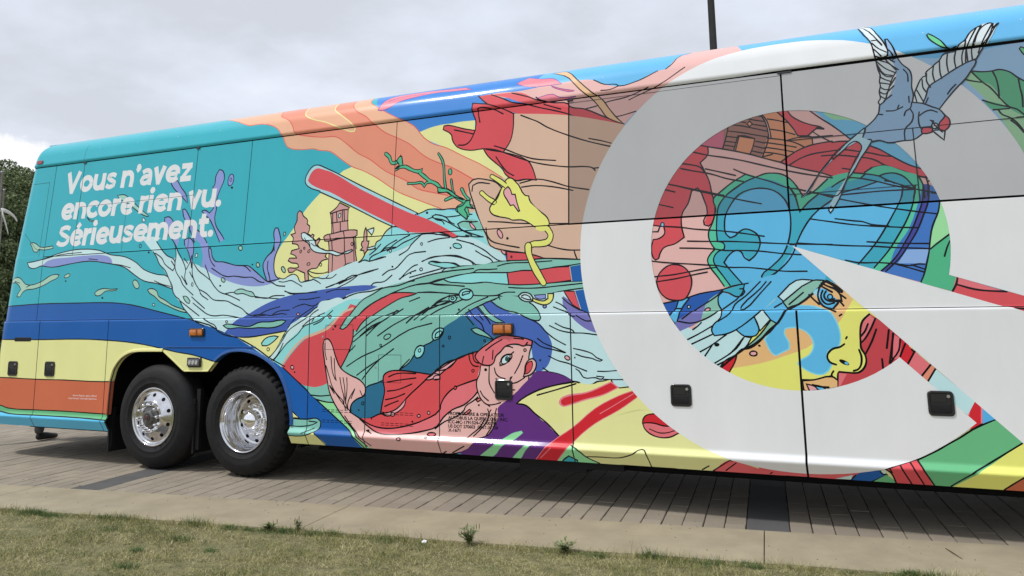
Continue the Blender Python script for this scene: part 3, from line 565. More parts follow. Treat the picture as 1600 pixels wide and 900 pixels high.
wave L ink 7 1 -8105,1898 -7961,1883
wave L ink 7 1 -7698,1822 -7571,1805 -7431,1772
wave L ink 7 1 -7052,1618 -6942,1579 -6811,1552
wave F sage 0 1 -9456,1680 -9402,1707 -9274,1722 -9146,1641 -9058,1627 -8868,1663 -8738,1722 -8645,1740 -8575,1732 -8598,1701 -8702,1665 -8832,1615 -8995,1580 -9121,1572 -9187,1540 -9222,1492 -9277,1495 -9270,1523 -9222,1579 -9257,1621 -9337,1665 -9432,1660
wave L ink 7 2 -9456,1680 -9402,1707 -9274,1722 -9146,1641 -9058,1627 -8868,1663 -8738,1722 -8645,1740 -8575,1732 -8598,1701 -8702,1665 -8832,1615 -8995,1580 -9121,1572 -9187,1540 -9222,1492 -9277,1495 -9270,1523 -9222,1579 -9257,1621 -9337,1665 -9432,1660
wave L ink 6 1 -9354,1681 -9249,1655
wave L ink 6 1 -9126,1604 -9058,1627
wave F sage 0 1 -8393,1732 -8393,1719 -8410,1705 -8437,1696 -8465,1694 -8483,1700 -8483,1713 -8466,1727 -8438,1737 -8410,1739
wave L ink 6 2 -8393,1732 -8393,1719 -8410,1705 -8437,1696 -8465,1694 -8483,1700 -8483,1713 -8466,1727 -8438,1737 -8410,1739
wave F ink 0 1 -8440,1656 -8442,1650 -8448,1647 -8456,1647 -8463,1651 -8467,1657 -8465,1662 -8459,1666 -8451,1666 -8443,1662
wave F ink 0 1 -7812,1451 -7814,1444 -7821,1440 -7831,1440 -7839,1445 -7843,1452 -7841,1458 -7834,1462 -7824,1462 -7816,1458
wave F sage 0 1 -7288,1599 -7274,1570 -7279,1547 -7302,1540 -7332,1551 -7360,1576 -7374,1606 -7368,1629 -7346,1636 -7315,1625
wave L ink 7 2 -7288,1599 -7274,1570 -7279,1547 -7302,1540 -7332,1551 -7360,1576 -7374,1606 -7368,1629 -7346,1636 -7315,1625
wave F pale 0 1 -7019,1361 -7021,1353 -7029,1348 -7040,1348 -7048,1354 -7052,1362 -7050,1370 -7042,1374 -7032,1374 -7023,1369
wave L ink 6 2 -7019,1361 -7021,1353 -7029,1348 -7040,1348 -7048,1354 -7052,1362 -7050,1370 -7042,1374 -7032,1374 -7023,1369
wave F pale 0 1 -6461,1859 -6465,1845 -6474,1837 -6484,1839 -6491,1849 -6493,1864 -6488,1878 -6479,1886 -6470,1885 -6463,1874
wave L ink 6 2 -6461,1859 -6465,1845 -6474,1837 -6484,1839 -6491,1849 -6493,1864 -6488,1878 -6479,1886 -6470,1885 -6463,1874
wave F sage 0 1 -7957,1507 -7915,1537 -7816,1555 -7688,1543 -7601,1548 -7631,1530 -7786,1525 -7869,1480 -7939,1482
wave L ink 7 2 -7957,1507 -7915,1537 -7816,1555 -7688,1543 -7601,1548 -7631,1530 -7786,1525 -7869,1480 -7939,1482
wave F sage 0 1 -7143,1523 -7090,1537 -7004,1505 -6975,1454 -6877,1409 -6756,1348 -6639,1316 -6527,1278 -6556,1273 -6706,1304 -6825,1346 -6945,1392 -7034,1452 -7109,1487
wave L ink 7 2 -7143,1523 -7090,1537 -7004,1505 -6975,1454 -6877,1409 -6756,1348 -6639,1316 -6527,1278 -6556,1273 -6706,1304 -6825,1346 -6945,1392 -7034,1452 -7109,1487
wave F aquab 0 0 -4414,1713 -4326,1785 -4274,1828 -4222,1871 -4104,1987 -4036,2041 -3858,1970 -3636,1961 -3451,1933 -3781,2134 -3680,2170 -3545,2171 -3361,2137 -3198,2111 -3199,2148 -3123,2005 -3041,1807 -3096,1831 -3418,1905 -3584,1936 -3853,1854 -4025,1802 -4288,1723
wave F palebase 0 0 -7322,2112 -7127,2101 -6785,2031 -6743,1907 -6642,1818 -6517,1813 -6387,1740 -6165,1716 -5522,1565 -5372,1584 -5244,1600 -5167,1629 -5094,1558 -4931,1570 -4762,1619 -4524,1702 -4433,1726 -4288,1720 -4200,1765 -4025,1795 -3887,1825 -3719,1938 -3451,1933 -3353,1901 -3369,1902 -3191,1879 -3049,1808 -2894,1716 -2871,1666 -2971,1650 -3174,1640 -3366,1626 -3578,1582 -3778,1539 -4138,1462 -4259,1409 -4365,1363 -4637,1327 -4899,1187 -5088,1120 -5202,1067 -5277,991 -5370,853 -5427,803 -5843,1007 -5843,1007 -6122,1095 -6410,1178 -6521,1261 -6644,1371 -6745,1465 -6801,1568 -6896,1699 -6988,1797 -7058,1895 -7154,1970
wave F peri 0 0 -6374,1841 -6172,1795 -6041,1780 -5845,1729 -5697,1702 -5609,1639 -5523,1577 -5481,1555 -5433,1594 -5352,1583 -5460,1539 -5642,1520 -5830,1538 -6025,1588 -6226,1660 -6365,1739 -6461,1810 -6399,1741 -6435,1894 -6438,1996 -6325,1991 -6263,1836 -6084,1779
wave F peri 0 1 -5502,1564 -5549,1661 -5565,1742 -5519,1821 -5451,1866 -5439,1963 -5456,2062 -5440,2102 -5407,2100 -5381,2042 -5358,1959 -5382,1895 -5420,1801 -5426,1705 -5401,1624 -5352,1583
wave L ink 8 2 -5502,1564 -5549,1661 -5565,1742 -5519,1821 -5451,1866 -5439,1963 -5456,2062 -5440,2102 -5407,2100 -5381,2042 -5358,1959 -5382,1895 -5420,1801 -5426,1705 -5401,1624 -5352,1583
wave F teal 0 0 -6248,1798 -6211,1793 -6099,1778 -5987,1746 -5843,1733 -5736,1716 -5663,1679 -5554,1614 -5509,1579 -5556,1689 -5566,1743 -5532,1796 -5436,1915 -5445,1984 -5516,2002 -6053,2030 -6279,1941
wave F peri 0 0 -6297,1934 -6269,1933 -6253,1854 -6192,1793 -6063,1782 -5952,1751 -5772,1731 -5662,1665 -5508,1572 -5550,1556 -5711,1619 -5943,1633 -6088,1645 -6241,1720 -6319,1758 -6369,1902 -6335,1943
wave L ink 8 1 -6306,1930 -6283,1941 -6267,1912 -6249,1847 -6202,1796 -6100,1785 -6025,1768 -5933,1744 -5843,1737 -5754,1730 -5681,1686 -5589,1622 -5499,1565 -5447,1557 -5377,1522 -5275,1512
wave L ink 8 1 -5518,1593 -5555,1675 -5566,1737 -5524,1810 -5459,1868 -5436,1949
wave L ink 8 1 -5843,1737 -5789,1722 -5724,1674
wave L ink 8 1 -6305,1920 -6290,1856 -6257,1791 -6206,1743
wave L ink 8 1 -6245,1725 -6164,1682 -6088,1645 -6014,1629 -5943,1633 -5799,1615 -5693,1612 -5602,1566 -5541,1556
wave L ink 7 1 -5504,1768 -5508,1701 -5486,1632 -5461,1564
wave L ink 7 1 -5437,1922 -5433,1867
wave F peri 0 1 -6666,2040 -6601,2061 -6538,2018 -6515,1937 -6525,1845 -6524,1737 -6557,1839 -6600,1927 -6647,1973
wave L ink 8 2 -6666,2040 -6601,2061 -6538,2018 -6515,1937 -6525,1845 -6524,1737 -6557,1839 -6600,1927 -6647,1973
wave F peri 0 0 -6857,2071 -6748,2066 -6727,1991 -6677,1930 -6753,1971
wave F teal 0 0 -7072,2045 -6973,1944 -6908,1890 -6785,1841 -6765,1876 -6788,2009 -6857,2071 -7017,2080
wave F teal 0 0 -6759,1971 -6672,1916 -6612,1848 -6578,1804 -6598,1912 -6652,1980 -6712,2020 -6751,2022
wave F teal 0 0 -6525,1996 -6502,1908 -6520,1794 -6393,1747 -6381,1860 -6399,1918 -6439,1992 -6492,2031
wave L ink 8 1 -7071,1919 -6964,1856 -6918,1795 -6792,1718 -6767,1761 -6785,1834 -6888,1881 -6952,1928 -7072,2045
wave L ink 8 1 -7103,1935 -7046,1874 -6998,1798 -6901,1722 -6842,1634 -6786,1560 -6771,1503 -6726,1445 -6675,1415 -6598,1315 -6516,1251 -6439,1187 -6287,1124
wave L ink 8 1 -6857,2071 -6797,2002 -6761,1891 -6769,1775 -6742,1702 -6677,1629 -6632,1563 -6479,1453
wave L ink 8 1 -6798,2010 -6734,1918 -6667,1829 -6609,1726 -6615,1641 -6574,1562 -6660,1657
wave L ink 8 1 -6640,1842 -6587,1790
wave L ink 8 1 -6822,1821 -6767,1761
wave L ink 8 1 -6600,1726 -6550,1810 -6537,1867
wave L ink 8 1 -6520,1794 -6508,1666 -6452,1565 -6389,1493 -6377,1465 -6269,1400
wave L ink 8 1 -6549,1696 -6506,1637
wave L ink 8 1 -6501,1786 -6427,1706 -6328,1646 -6259,1602 -6282,1658 -6338,1759
wave L ink 8 1 -6259,1609 -6188,1530 -6110,1473 -5999,1443 -5843,1385
wave L ink 8 1 -6390,1507 -6293,1463 -6195,1399 -6103,1387 -6012,1381 -5920,1345 -5810,1303 -5727,1248 -5648,1236 -5579,1233
wave L ink 8 1 -6471,1369 -6352,1298 -6255,1248 -6163,1233 -6055,1239 -5910,1223 -5797,1203 -5597,1189
wave L ink 8 1 -6496,1433 -6396,1368 -6307,1311
wave L ink 8 1 -6664,1401 -6563,1343 -6375,1236
wave L ink 8 1 -6036,1457 -5930,1468 -5911,1461
wave L ink 8 1 -5644,1421 -5574,1406 -5488,1398 -5421,1419 -5278,1420
wave L ink 8 1 -5644,1410 -5505,1402 -5318,1388
wave L ink 8 1 -6314,1207 -6215,1158 -6141,1130 -6112,1096
wave L ink 8 1 -5273,1466 -5204,1438 -5105,1429 -5001,1440
wave F palesage 0 1 -5926,1466 -5895,1488 -5825,1499 -5753,1478 -5682,1462 -5644,1418 -5696,1420 -5804,1452 -5893,1451
wave L ink 7 2 -5926,1466 -5895,1488 -5825,1499 -5753,1478 -5682,1462 -5644,1418 -5696,1420 -5804,1452 -5893,1451
wave F palesage 0 1 -6620,1442 -6572,1441 -6515,1391 -6524,1367 -6556,1374 -6604,1417
wave L ink 7 2 -6620,1442 -6572,1441 -6515,1391 -6524,1367 -6556,1374 -6604,1417
wave F sage 0 1 -6059,1606 -6052,1591 -6055,1579 -6068,1574 -6084,1578 -6099,1589 -6105,1604 -6102,1616 -6090,1621 -6073,1617
wave L ink 7 2 -6059,1606 -6052,1591 -6055,1579 -6068,1574 -6084,1578 -6099,1589 -6105,1604 -6102,1616 -6090,1621 -6073,1617
wave F ink 0 1 -6101,1539 -6103,1533 -6109,1529 -6117,1529 -6124,1533 -6127,1539 -6125,1546 -6119,1549 -6111,1549 -6104,1545
wave F pale 0 1 -6489,1563 -6490,1553 -6495,1546 -6503,1546 -6509,1553 -6512,1564 -6511,1575 -6506,1581 -6499,1581 -6492,1574
wave L ink 6 2 -6489,1563 -6490,1553 -6495,1546 -6503,1546 -6509,1553 -6512,1564 -6511,1575 -6506,1581 -6499,1581 -6492,1574
wave F pale 0 1 -6455,1863 -6461,1851 -6471,1845 -6480,1847 -6486,1857 -6485,1870 -6479,1882 -6469,1888 -6460,1886 -6454,1876
wave L ink 6 2 -6455,1863 -6461,1851 -6471,1845 -6480,1847 -6486,1857 -6485,1870 -6479,1882 -6469,1888 -6460,1886 -6454,1876
wave F sage 0 1 -5611,1737 -5611,1722 -5619,1712 -5631,1711 -5644,1719 -5652,1733 -5653,1748 -5645,1758 -5632,1759 -5619,1751
wave L ink 7 2 -5611,1737 -5611,1722 -5619,1712 -5631,1711 -5644,1719 -5652,1733 -5653,1748 -5645,1758 -5632,1759 -5619,1751
wave F ink 0 1 -5693,1741 -5695,1736 -5700,1733 -5707,1733 -5712,1737 -5715,1742 -5713,1748 -5708,1751 -5701,1750 -5696,1747
wave F sage 0 1 -5848,1916 -5852,1902 -5864,1894 -5879,1895 -5892,1904 -5898,1919 -5895,1932 -5883,1940 -5867,1940 -5854,1930
wave L ink 7 2 -5848,1916 -5852,1902 -5864,1894 -5879,1895 -5892,1904 -5898,1919 -5895,1932 -5883,1940 -5867,1940 -5854,1930
wave F sage 0 1 -5302,1677 -5302,1677 -5302,1677 -5302,1677 -5303,1677 -5303,1677 -5303,1677 -5302,1677 -5302,1677 -5302,1677
wave F indigo 0 0 -6003,1058 -5893,1157 -5725,1243 -5507,1342 -5272,1408 -5020,1444 -4736,1476 -4497,1492 -4262,1493 -4191,1478 -4296,1447 -4440,1431 -4548,1400 -4656,1342 -4841,1308 -4989,1233 -5089,1173 -5184,1121 -5221,1067 -5418,1040 -5678,1006 -5844,1015
wave L ink 9 1 -5221,1067 -5418,1040 -5557,1022 -5678,1006 -5843,1010 -6100,1071 -6122,1095 -6410,1178
wave L ink 7 1 -5571,1241 -5503,1271 -5325,1313
wave L ink 7 1 -5410,1239 -5342,1269 -5205,1278
wave L ink 7 1 -5652,1234 -5541,1241 -5439,1228 -5301,1245 -5241,1237
wave L ink 7 1 -5746,1251 -5662,1226 -5500,1232
wave L ink 7 1 -4772,1439 -4680,1461 -4505,1462
wave L ink 7 1 -5094,1378 -4978,1379 -4845,1396
wave L ink 7 1 -5167,1294 -5109,1317 -5023,1334
wave L ink 7 1 -5014,1330 -4917,1313 -4843,1346 -4731,1371
wave F seag 0 1 -6028,1127 -5976,1142 -5829,1125 -5684,1116 -5563,1155 -5423,1158 -5284,1175 -5229,1167 -5283,1129 -5400,1102 -5561,1103 -5683,1097 -5827,1105 -5974,1099
wave L ink 8 2 -6028,1127 -5976,1142 -5829,1125 -5684,1116 -5563,1155 -5423,1158 -5284,1175 -5229,1167 -5283,1129 -5400,1102 -5561,1103 -5683,1097 -5827,1105 -5974,1099
wave F pale 0 1 -5970,1165 -5973,1159 -5980,1155 -5989,1155 -5996,1159 -5999,1165 -5997,1172 -5990,1175 -5981,1175 -5974,1171
wave L ink 6 2 -5970,1165 -5973,1159 -5980,1155 -5989,1155 -5996,1159 -5999,1165 -5997,1172 -5990,1175 -5981,1175 -5974,1171
wave F rosy 0 1 -5080,1236 -5083,1229 -5091,1225 -5102,1225 -5111,1229 -5115,1237 -5112,1244 -5103,1248 -5092,1248 -5083,1243
wave L ink 6 2 -5080,1236 -5083,1229 -5091,1225 -5102,1225 -5111,1229 -5115,1237 -5112,1244 -5103,1248 -5092,1248 -5083,1243
wave L ink 7 1 -5262,1463 -5208,1435 -5078,1438 -4898,1444
wave L ink 7 1 -5354,1560 -5294,1553 -5202,1566 -5135,1538 -5068,1505
wave L ink 7 1 -5487,1649 -5455,1563 -5372,1523 -5278,1510
wave L ink 7 1 -4781,1487 -4700,1505 -4591,1547 -4518,1555 -4434,1595 -4422,1587 -4505,1535 -4650,1478
wave L ink 7 1 -4422,1594 -4291,1618 -4190,1645
wave L ink 7 1 -4999,1653 -4921,1629 -4806,1626 -4769,1635
wave L ink 7 1 -5005,1653 -4977,1611 -4931,1588 -4880,1582 -4791,1574 -4755,1603
wave L ink 7 1 -4779,1573 -4716,1577 -4665,1609
wave L ink 7 1 -4943,1573 -4891,1551 -4846,1526
wave L ink 7 1 -5356,1597 -5296,1584 -5231,1614 -5180,1628 -5126,1605 -5104,1563 -5084,1546 -5032,1550 -4943,1563
wave F pale 0 1 -5109,2027 -5077,2036 -5029,2012 -4938,1948 -4916,1900 -4882,1877 -4792,1842 -4716,1838 -4615,1808 -4566,1821 -4493,1840 -4486,1828 -4540,1805 -4602,1802 -4663,1787 -4752,1814 -4816,1817 -4932,1838 -4978,1871 -5014,1925 -5069,1955 -5099,1983
wave L ink 8 2 -5109,2027 -5077,2036 -5029,2012 -4938,1948 -4916,1900 -4882,1877 -4792,1842 -4716,1838 -4615,1808 -4566,1821 -4493,1840 -4486,1828 -4540,1805 -4602,1802 -4663,1787 -4752,1814 -4816,1817 -4932,1838 -4978,1871 -5014,1925 -5069,1955 -5099,1983
wave L ink 6 1 -5066,1982 -5050,1959 -5001,1935 -4986,1882
wave L ink 6 1 -4975,1921 -4935,1895 -4915,1894
wave F pale 0 1 -4323,1846 -4275,1854 -4239,1862 -4227,1846 -4256,1833 -4310,1830
wave L ink 7 2 -4323,1846 -4275,1854 -4239,1862 -4227,1846 -4256,1833 -4310,1830
wave L ink 8 1 -4414,1713 -4367,1747 -4322,1820 -4274,1830 -4226,1836
wave L ink 8 1 -4290,1779 -4226,1821 -4168,1874
wave L ink 8 1 -4402,1713 -4343,1733 -4288,1718 -4176,1749 -4111,1753
wave L ink 8 1 -4288,1723 -4283,1748 -4225,1781 -4166,1798 -4131,1827 -4061,1839 -3991,1837
wave L ink 8 1 -4227,1867 -4217,1896 -4170,1919 -4127,1983 -4059,2030 -4001,2032
wave L ink 8 1 -4166,1803 -4109,1851 -4039,1887 -3993,1905
wave F aquab 0 0 -4288,1723 -4280,1750 -4201,1787 -4096,1820 -4008,1831 -3888,1885 -3821,1948 -3719,1947 -3853,1854 -4025,1795
wave L ink 8 1 -4288,1723 -4280,1750 -4201,1787 -4096,1820 -4008,1831 -3923,1875 -3854,1898 -3719,1944 -3584,1940 -3467,1915 -3353,1899
wave L ink 8 1 -4036,2041 -3947,2016 -3867,1971
wave L ink 8 1 -4095,1805 -4027,1862 -3924,1917 -3855,1943
wave L ink 8 1 -4288,1720 -4199,1735 -4111,1754
wave L ink 8 1 -3658,1870 -3566,1891 -3434,1899
wave L ink 8 1 -3963,1762 -3869,1810 -3836,1853 -3735,1936
wave L ink 8 1 -4141,1583 -4072,1625 -4003,1638 -3935,1694 -3851,1765 -3682,1784
wave L ink 8 1 -3949,1540 -3881,1604 -3798,1660 -3764,1666
wave L ink 8 1 -3957,1541 -3847,1596 -3780,1615
wave L ink 8 1 -3714,1693 -3630,1726 -3514,1736 -3383,1727 -3270,1697 -3206,1666 -3190,1637
wave L ink 8 1 -3646,1683 -3613,1693 -3481,1669 -3383,1666 -3334,1642 -3350,1631 -3480,1631 -3629,1668
wave L ink 8 1 -3512,1591 -3480,1619 -3350,1636 -3190,1634
wave L ink 8 1 -3361,1876 -3191,1829
wave L ink 8 1 -5275,1463 -5195,1442 -5039,1439 -4886,1446
wave L ink 8 1 -4774,1484 -4701,1510 -4609,1530 -4483,1591 -4428,1593 -4627,1515
wave L ink 8 1 -4446,1586 -4320,1619 -4196,1642
wave L ink 8 1 -5090,1189 -4989,1226 -4878,1301 -4730,1343 -4647,1342 -4511,1399 -4403,1427 -4260,1438 -4138,1468
wave L ink 8 1 -4262,1490 -4236,1512 -4122,1523 -4036,1580
wave L ink 8 1 -4656,1342 -4547,1393
wave F aqua 0 1 -3311,1806 -3323,1796 -3347,1795 -3374,1802 -3394,1816 -3399,1831 -3387,1841 -3362,1843 -3335,1835 -3316,1821
wave L ink 7 2 -3311,1806 -3323,1796 -3347,1795 -3374,1802 -3394,1816 -3399,1831 -3387,1841 -3362,1843 -3335,1835 -3316,1821
wave F ink 0 1 -3413,1804 -3415,1798 -3420,1795 -3426,1795 -3431,1799 -3433,1805 -3431,1811 -3426,1814 -3420,1814 -3415,1810
wave F pale 0 1 -3711,1622 -3714,1614 -3721,1610 -3730,1610 -3737,1615 -3740,1623 -3737,1630 -3730,1635 -3721,1635 -3714,1630
wave L ink 7 2 -3711,1622 -3714,1614 -3721,1610 -3730,1610 -3737,1615 -3740,1623 -3737,1630 -3730,1635 -3721,1635 -3714,1630
wave F ink 0 1 -3828,1590 -3830,1585 -3834,1582 -3840,1582 -3845,1585 -3847,1591 -3845,1596 -3841,1599 -3835,1599 -3830,1596
wave F pale 0 1 -3715,1854 -3717,1847 -3722,1843 -3728,1844 -3733,1848 -3736,1855 -3734,1862 -3729,1866 -3722,1866 -3717,1861
wave L ink 6 2 -3715,1854 -3717,1847 -3722,1843 -3728,1844 -3733,1848 -3736,1855 -3734,1862 -3729,1866 -3722,1866 -3717,1861
wave F pale 0 1 -4048,1806 -4050,1798 -4056,1794 -4064,1794 -4070,1799 -4073,1807 -4071,1815 -4064,1820 -4057,1819 -4050,1814
wave L ink 6 2 -4048,1806 -4050,1798 -4056,1794 -4064,1794 -4070,1799 -4073,1807 -4071,1815 -4064,1820 -4057,1819 -4050,1814
wave F ink 0 1 -4023,1658 -4025,1652 -4030,1649 -4036,1649 -4042,1653 -4044,1659 -4042,1664 -4037,1668 -4030,1667 -4025,1664
wave F ink 0 1 -3414,1803 -3415,1798 -3420,1795 -3426,1795 -3431,1799 -3433,1804 -3431,1810 -3427,1813 -3420,1813 -3415,1809
wave F aqua 0 1 -3648,1674 -3631,1689 -3566,1676 -3474,1676 -3405,1665 -3331,1634 -3382,1629 -3485,1626 -3554,1645 -3618,1661
wave L ink 7 2 -3648,1674 -3631,1689 -3566,1676 -3474,1676 -3405,1665 -3331,1634 -3382,1629 -3485,1626 -3554,1645 -3618,1661
wave L ink 8 1 -3719,1696 -3637,1720 -3544,1734 -3361,1733 -3293,1710 -3225,1683 -3169,1646 -3225,1626 -3331,1634
wave L ink 8 1 -3169,1644 -3070,1642 -2999,1657
wave L ink 8 1 -3170,1767 -3103,1727 -3027,1690 -2999,1659
wave L ink 8 1 -3226,1838 -3159,1809 -3071,1760 -3005,1708 -2929,1666 -2870,1664
wave L ink 8 1 -2999,1657 -2940,1662
wave F seag 0 0 -3365,2019 -3325,2046 -3196,2053 -3123,2005 -3096,1931 -3192,1951 -3291,1978
wave L ink 8 1 -3783,2135 -3715,2157 -3676,2172 -3608,2173 -3520,2161 -3443,2165 -3376,2160
wave L ink 8 1 -3677,2081 -3614,2098 -3624,2108 -3596,2117 -3537,2111 -3479,2092 -3421,2091 -3346,2096 -3308,2105
wave L ink 8 1 -3479,2090 -3429,2040 -3390,2020
wave L ink 8 1 -3614,2094 -3574,2070 -3516,2054 -3495,2027
wave L ink 8 1 -3352,2022 -3306,2039 -3231,2029 -3157,2030
wave L ink 8 1 -3252,2101 -3214,2098
wave L ink 8 1 -3296,2146 -3273,2170 -3235,2168 -3193,2148
wave F ink 0 1 -3667,2143 -3669,2135 -3675,2131 -3683,2132 -3690,2137 -3693,2144 -3690,2151 -3684,2156 -3676,2155 -3670,2150
wave L ink 8 1 -3591,2085 -3507,2065 -3423,2023 -3306,1957 -3208,1908
wave L ink 8 1 -3357,2019 -3323,1973 -3256,1940 -3104,1888
wave L ink 8 1 -3589,2033 -3487,1982 -3353,1909 -3240,1896
wave L ink 8 1 -3593,2122 -3475,2085 -3440,2038
wave L ink 8 1 -3357,2019 -3309,2038 -3212,2032
wave L ink 8 1 -3584,1936 -3484,1926 -3369,1899
wave L ink 8 1 -3272,1912 -3176,1892 -3096,1888
wave F rosy 0 1 -3235,2019 -3219,2022 -3186,1987 -3169,1961 -3194,1966 -3223,1989
wave L ink 6 2 -3235,2019 -3219,2022 -3186,1987 -3169,1961 -3194,1966 -3223,1989
bar F barpale 0 0 -5110,2557 -5089,2638 -5020,2710 -4965,2715 -4900,2692 -4424,2457 -3781,2147 -3781,2147 -4036,2032 -4054,2038 -4560,2277 -4917,2435 -4918,2443 -5071,2504
bar L ink 8 3 -5110,2557 -5089,2638 -5020,2710 -4965,2715 -4900,2692 -4424,2457 -3781,2147 -3781,2147 -4036,2032 -4054,2038 -4560,2277 -4917,2435 -4918,2443 -5071,2504
bar F red 0 0 -5076,2562 -5052,2626 -4997,2676 -4938,2678 -4422,2420 -3868,2155 -3693,2091 -3454,1973 -3345,1908 -3402,1894 -3451,1926 -3551,1953 -3858,1973 -4055,2060 -4562,2304 -4800,2426 -4920,2467 -5044,2530
bar L ink 7 1 -3551,1953 -3451,1926 -3402,1894 -3345,1908
seaweed L ink 27 1 -4165,2755 -4120,2714 -4096,2661 -4054,2654 -4019,2672 -4000,2702 -3998,2670 -3991,2624 -4025,2595 -4046,2594 -3995,2606 -3938,2605 -3886,2578 -3834,2555 -3783,2546 -3764,2554 -3772,2528 -3720,2488 -3669,2448 -3588,2406 -3538,2358 -3489,2345 -3429,2306 -3380,2268 -3322,2238 -3274,2209 -3273,2166 -3290,2133 -3270,2072
seaweed L ink 20 1 -3899,2438 -3828,2434 -3748,2432 -3721,2399 -3698,2428 -3629,2431
seaweed L ink 20 1 -3581,2698 -3539,2631 -3522,2576 -3511,2461 -3494,2363
seaweed L ink 29 1 -3452,2526 -3451,2500
seaweed L ink 18 1 -3437,2437 -3428,2384 -3416,2331 -3401,2304
seaweed L ink 23 1 -3490,2250 -3428,2271 -3381,2276
seaweed L ink 24 1 -3326,2341 -3290,2278 -3252,2241 -3274,2200 -3217,2171
seaweed L ink 34 1 -3556,2338 -3508,2347
seaweed L ink 48 1 -3352,2154 -3292,2184 -3270,2098
seaweed L weed 15 1 -4165,2755 -4120,2714 -4096,2661 -4054,2654 -4019,2672 -4000,2702 -3998,2670 -3991,2624 -4025,2595 -4046,2594 -3995,2606 -3938,2605 -3886,2578 -3834,2555 -3783,2546 -3764,2554 -3772,2528 -3720,2488 -3669,2448 -3588,2406 -3538,2358 -3489,2345 -3429,2306 -3380,2268 -3322,2238 -3274,2209 -3273,2166 -3290,2133 -3270,2072
seaweed L weed 8 1 -3899,2438 -3828,2434 -3748,2432 -3721,2399 -3698,2428 -3629,2431
seaweed L weed 8 1 -3581,2698 -3539,2631 -3522,2576 -3511,2461 -3494,2363
seaweed L weed 17 1 -3452,2526 -3451,2500
seaweed L weed 6 1 -3437,2437 -3428,2384 -3416,2331 -3401,2304
seaweed L weed 11 1 -3490,2250 -3428,2271 -3381,2276
seaweed L weed 12 1 -3326,2341 -3290,2278 -3252,2241 -3274,2200 -3217,2171
seaweed L weed 22 1 -3556,2338 -3508,2347
seaweed L weed 36 1 -3352,2154 -3292,2184 -3270,2098
seaweed F weed 0 1 -4039,2667 -4006,2710 -3983,2710 -3974,2668 -3965,2621 -4000,2616 -4025,2595 -4051,2597 -4006,2616 -4018,2649
seaweed L ink 7 2 -4039,2667 -4006,2710 -3983,2710 -3974,2668 -3965,2621 -4000,2616 -4025,2595 -4051,2597 -4006,2616 -4018,2649
seaweed F weed 0 1 -3367,2172 -3306,2190 -3279,2222 -3237,2232 -3236,2189 -3202,2148 -3273,2170 -3291,2146 -3261,2097 -3264,2055 -3327,2102 -3364,2142
seaweed L ink 8 2 -3367,2172 -3306,2190 -3279,2222 -3237,2232 -3236,2189 -3202,2148 -3273,2170 -3291,2146 -3261,2097 -3264,2055 -3327,2102 -3364,2142
seaweed F weed 0 1 -3578,2379 -3528,2362 -3489,2354 -3420,2318 -3381,2285 -3303,2236 -3351,2253 -3429,2289 -3468,2322 -3527,2322 -3571,2330
seaweed L ink 7 2 -3578,2379 -3528,2362 -3489,2354 -3420,2318 -3381,2285 -3303,2236 -3351,2253 -3429,2289 -3468,2322 -3527,2322 -3571,2330
wave F yellow 0 0 -5843,1011 -5679,1011 -5418,1043 -5227,1070 -5305,945 -5370,853 -5428,814 -5592,905
wave L ink 9 3 -5843,1011 -5679,1011 -5418,1043 -5227,1070 -5305,945 -5370,853 -5428,814 -5592,905
wave F aqua 0 1 -5524,952 -5476,998 -5377,1022 -5317,1015 -5375,968 -5453,929 -5513,929
wave L ink 8 2 -5524,952 -5476,998 -5377,1022 -5317,1015 -5375,968 -5453,929 -5513,929
wave F yellow 0 1 -5421,894 -5424,885 -5432,879 -5441,879 -5450,884 -5453,894 -5450,903 -5443,908 -5433,908 -5425,903
wave L ink 6 2 -5421,894 -5424,885 -5432,879 -5441,879 -5450,884 -5453,894 -5450,903 -5443,908 -5433,908 -5425,903
wave F pale 0 0 -5428,814 -5370,853 -5305,945 -5202,1067 -5088,1143 -4987,1210 -4878,1285 -4843,1346 -4731,1366 -4621,1387 -4546,1355 -4725,1238 -4897,1141 -5046,1036 -5234,884 -5328,784 -5376,768
wave F aqua 0 0 -5377,784 -5236,937 -5048,1082 -4898,1171 -4745,1268 -4618,1326 -4474,1369 -4365,1366 -4452,1294 -4560,1250 -4710,1132 -4820,1065 -4997,991 -5155,854 -5267,724
wave F red 0 0 -5257,724 -5155,846 -4997,983 -4810,1058 -4683,1147 -4559,1235 -4490,1324 -4309,1291 -4187,1345 -4040,1412 -3963,1419 -3758,1409 -3842,1385 -3927,1369 -4080,1299 -4252,1209 -4347,1137 -4408,1064 -4435,1078 -4443,990 -4485,873 -4572,726 -4696,600 -4842,548 -4983,557 -5128,640
wave L tan 16 1 -4461,1282 -4560,1250 -4655,1154 -4728,1095 -4894,1036 -5007,998 -5156,877 -5267,739
wave F seag 0 0 -4983,557 -4842,548 -4696,600 -4572,726 -4339,701 -4334,415 -4618,406 -4876,454
wave L ink 7 1 -5427,806 -5332,899 -5258,991 -5202,1067 -5107,1128 -4978,1196 -4914,1248 -4858,1277
wave L ink 7 1 -5377,776 -5273,884 -5217,945 -5085,1036 -5011,1112 -4916,1141 -4823,1171 -4689,1267
wave L ink 7 1 -5407,783 -5368,799 -5302,868 -5256,952
wave L ink 7 1 -5203,1098 -5147,1166 -5028,1242 -4916,1301
wave L ink 7 1 -5030,1112 -4955,1164 -4836,1216
wave L ink 7 1 -4897,1126 -4804,1163 -4760,1208
wave L ink 7 1 -4917,1157 -4873,1209 -4782,1246
wave L ink 8 1 -5247,720 -5011,553
wave L ink 8 1 -4914,473 -4803,466 -4693,476
wave L ink 8 1 -4848,435 -4728,414 -4637,413
wave L ink 8 1 -5408,806 -5228,732
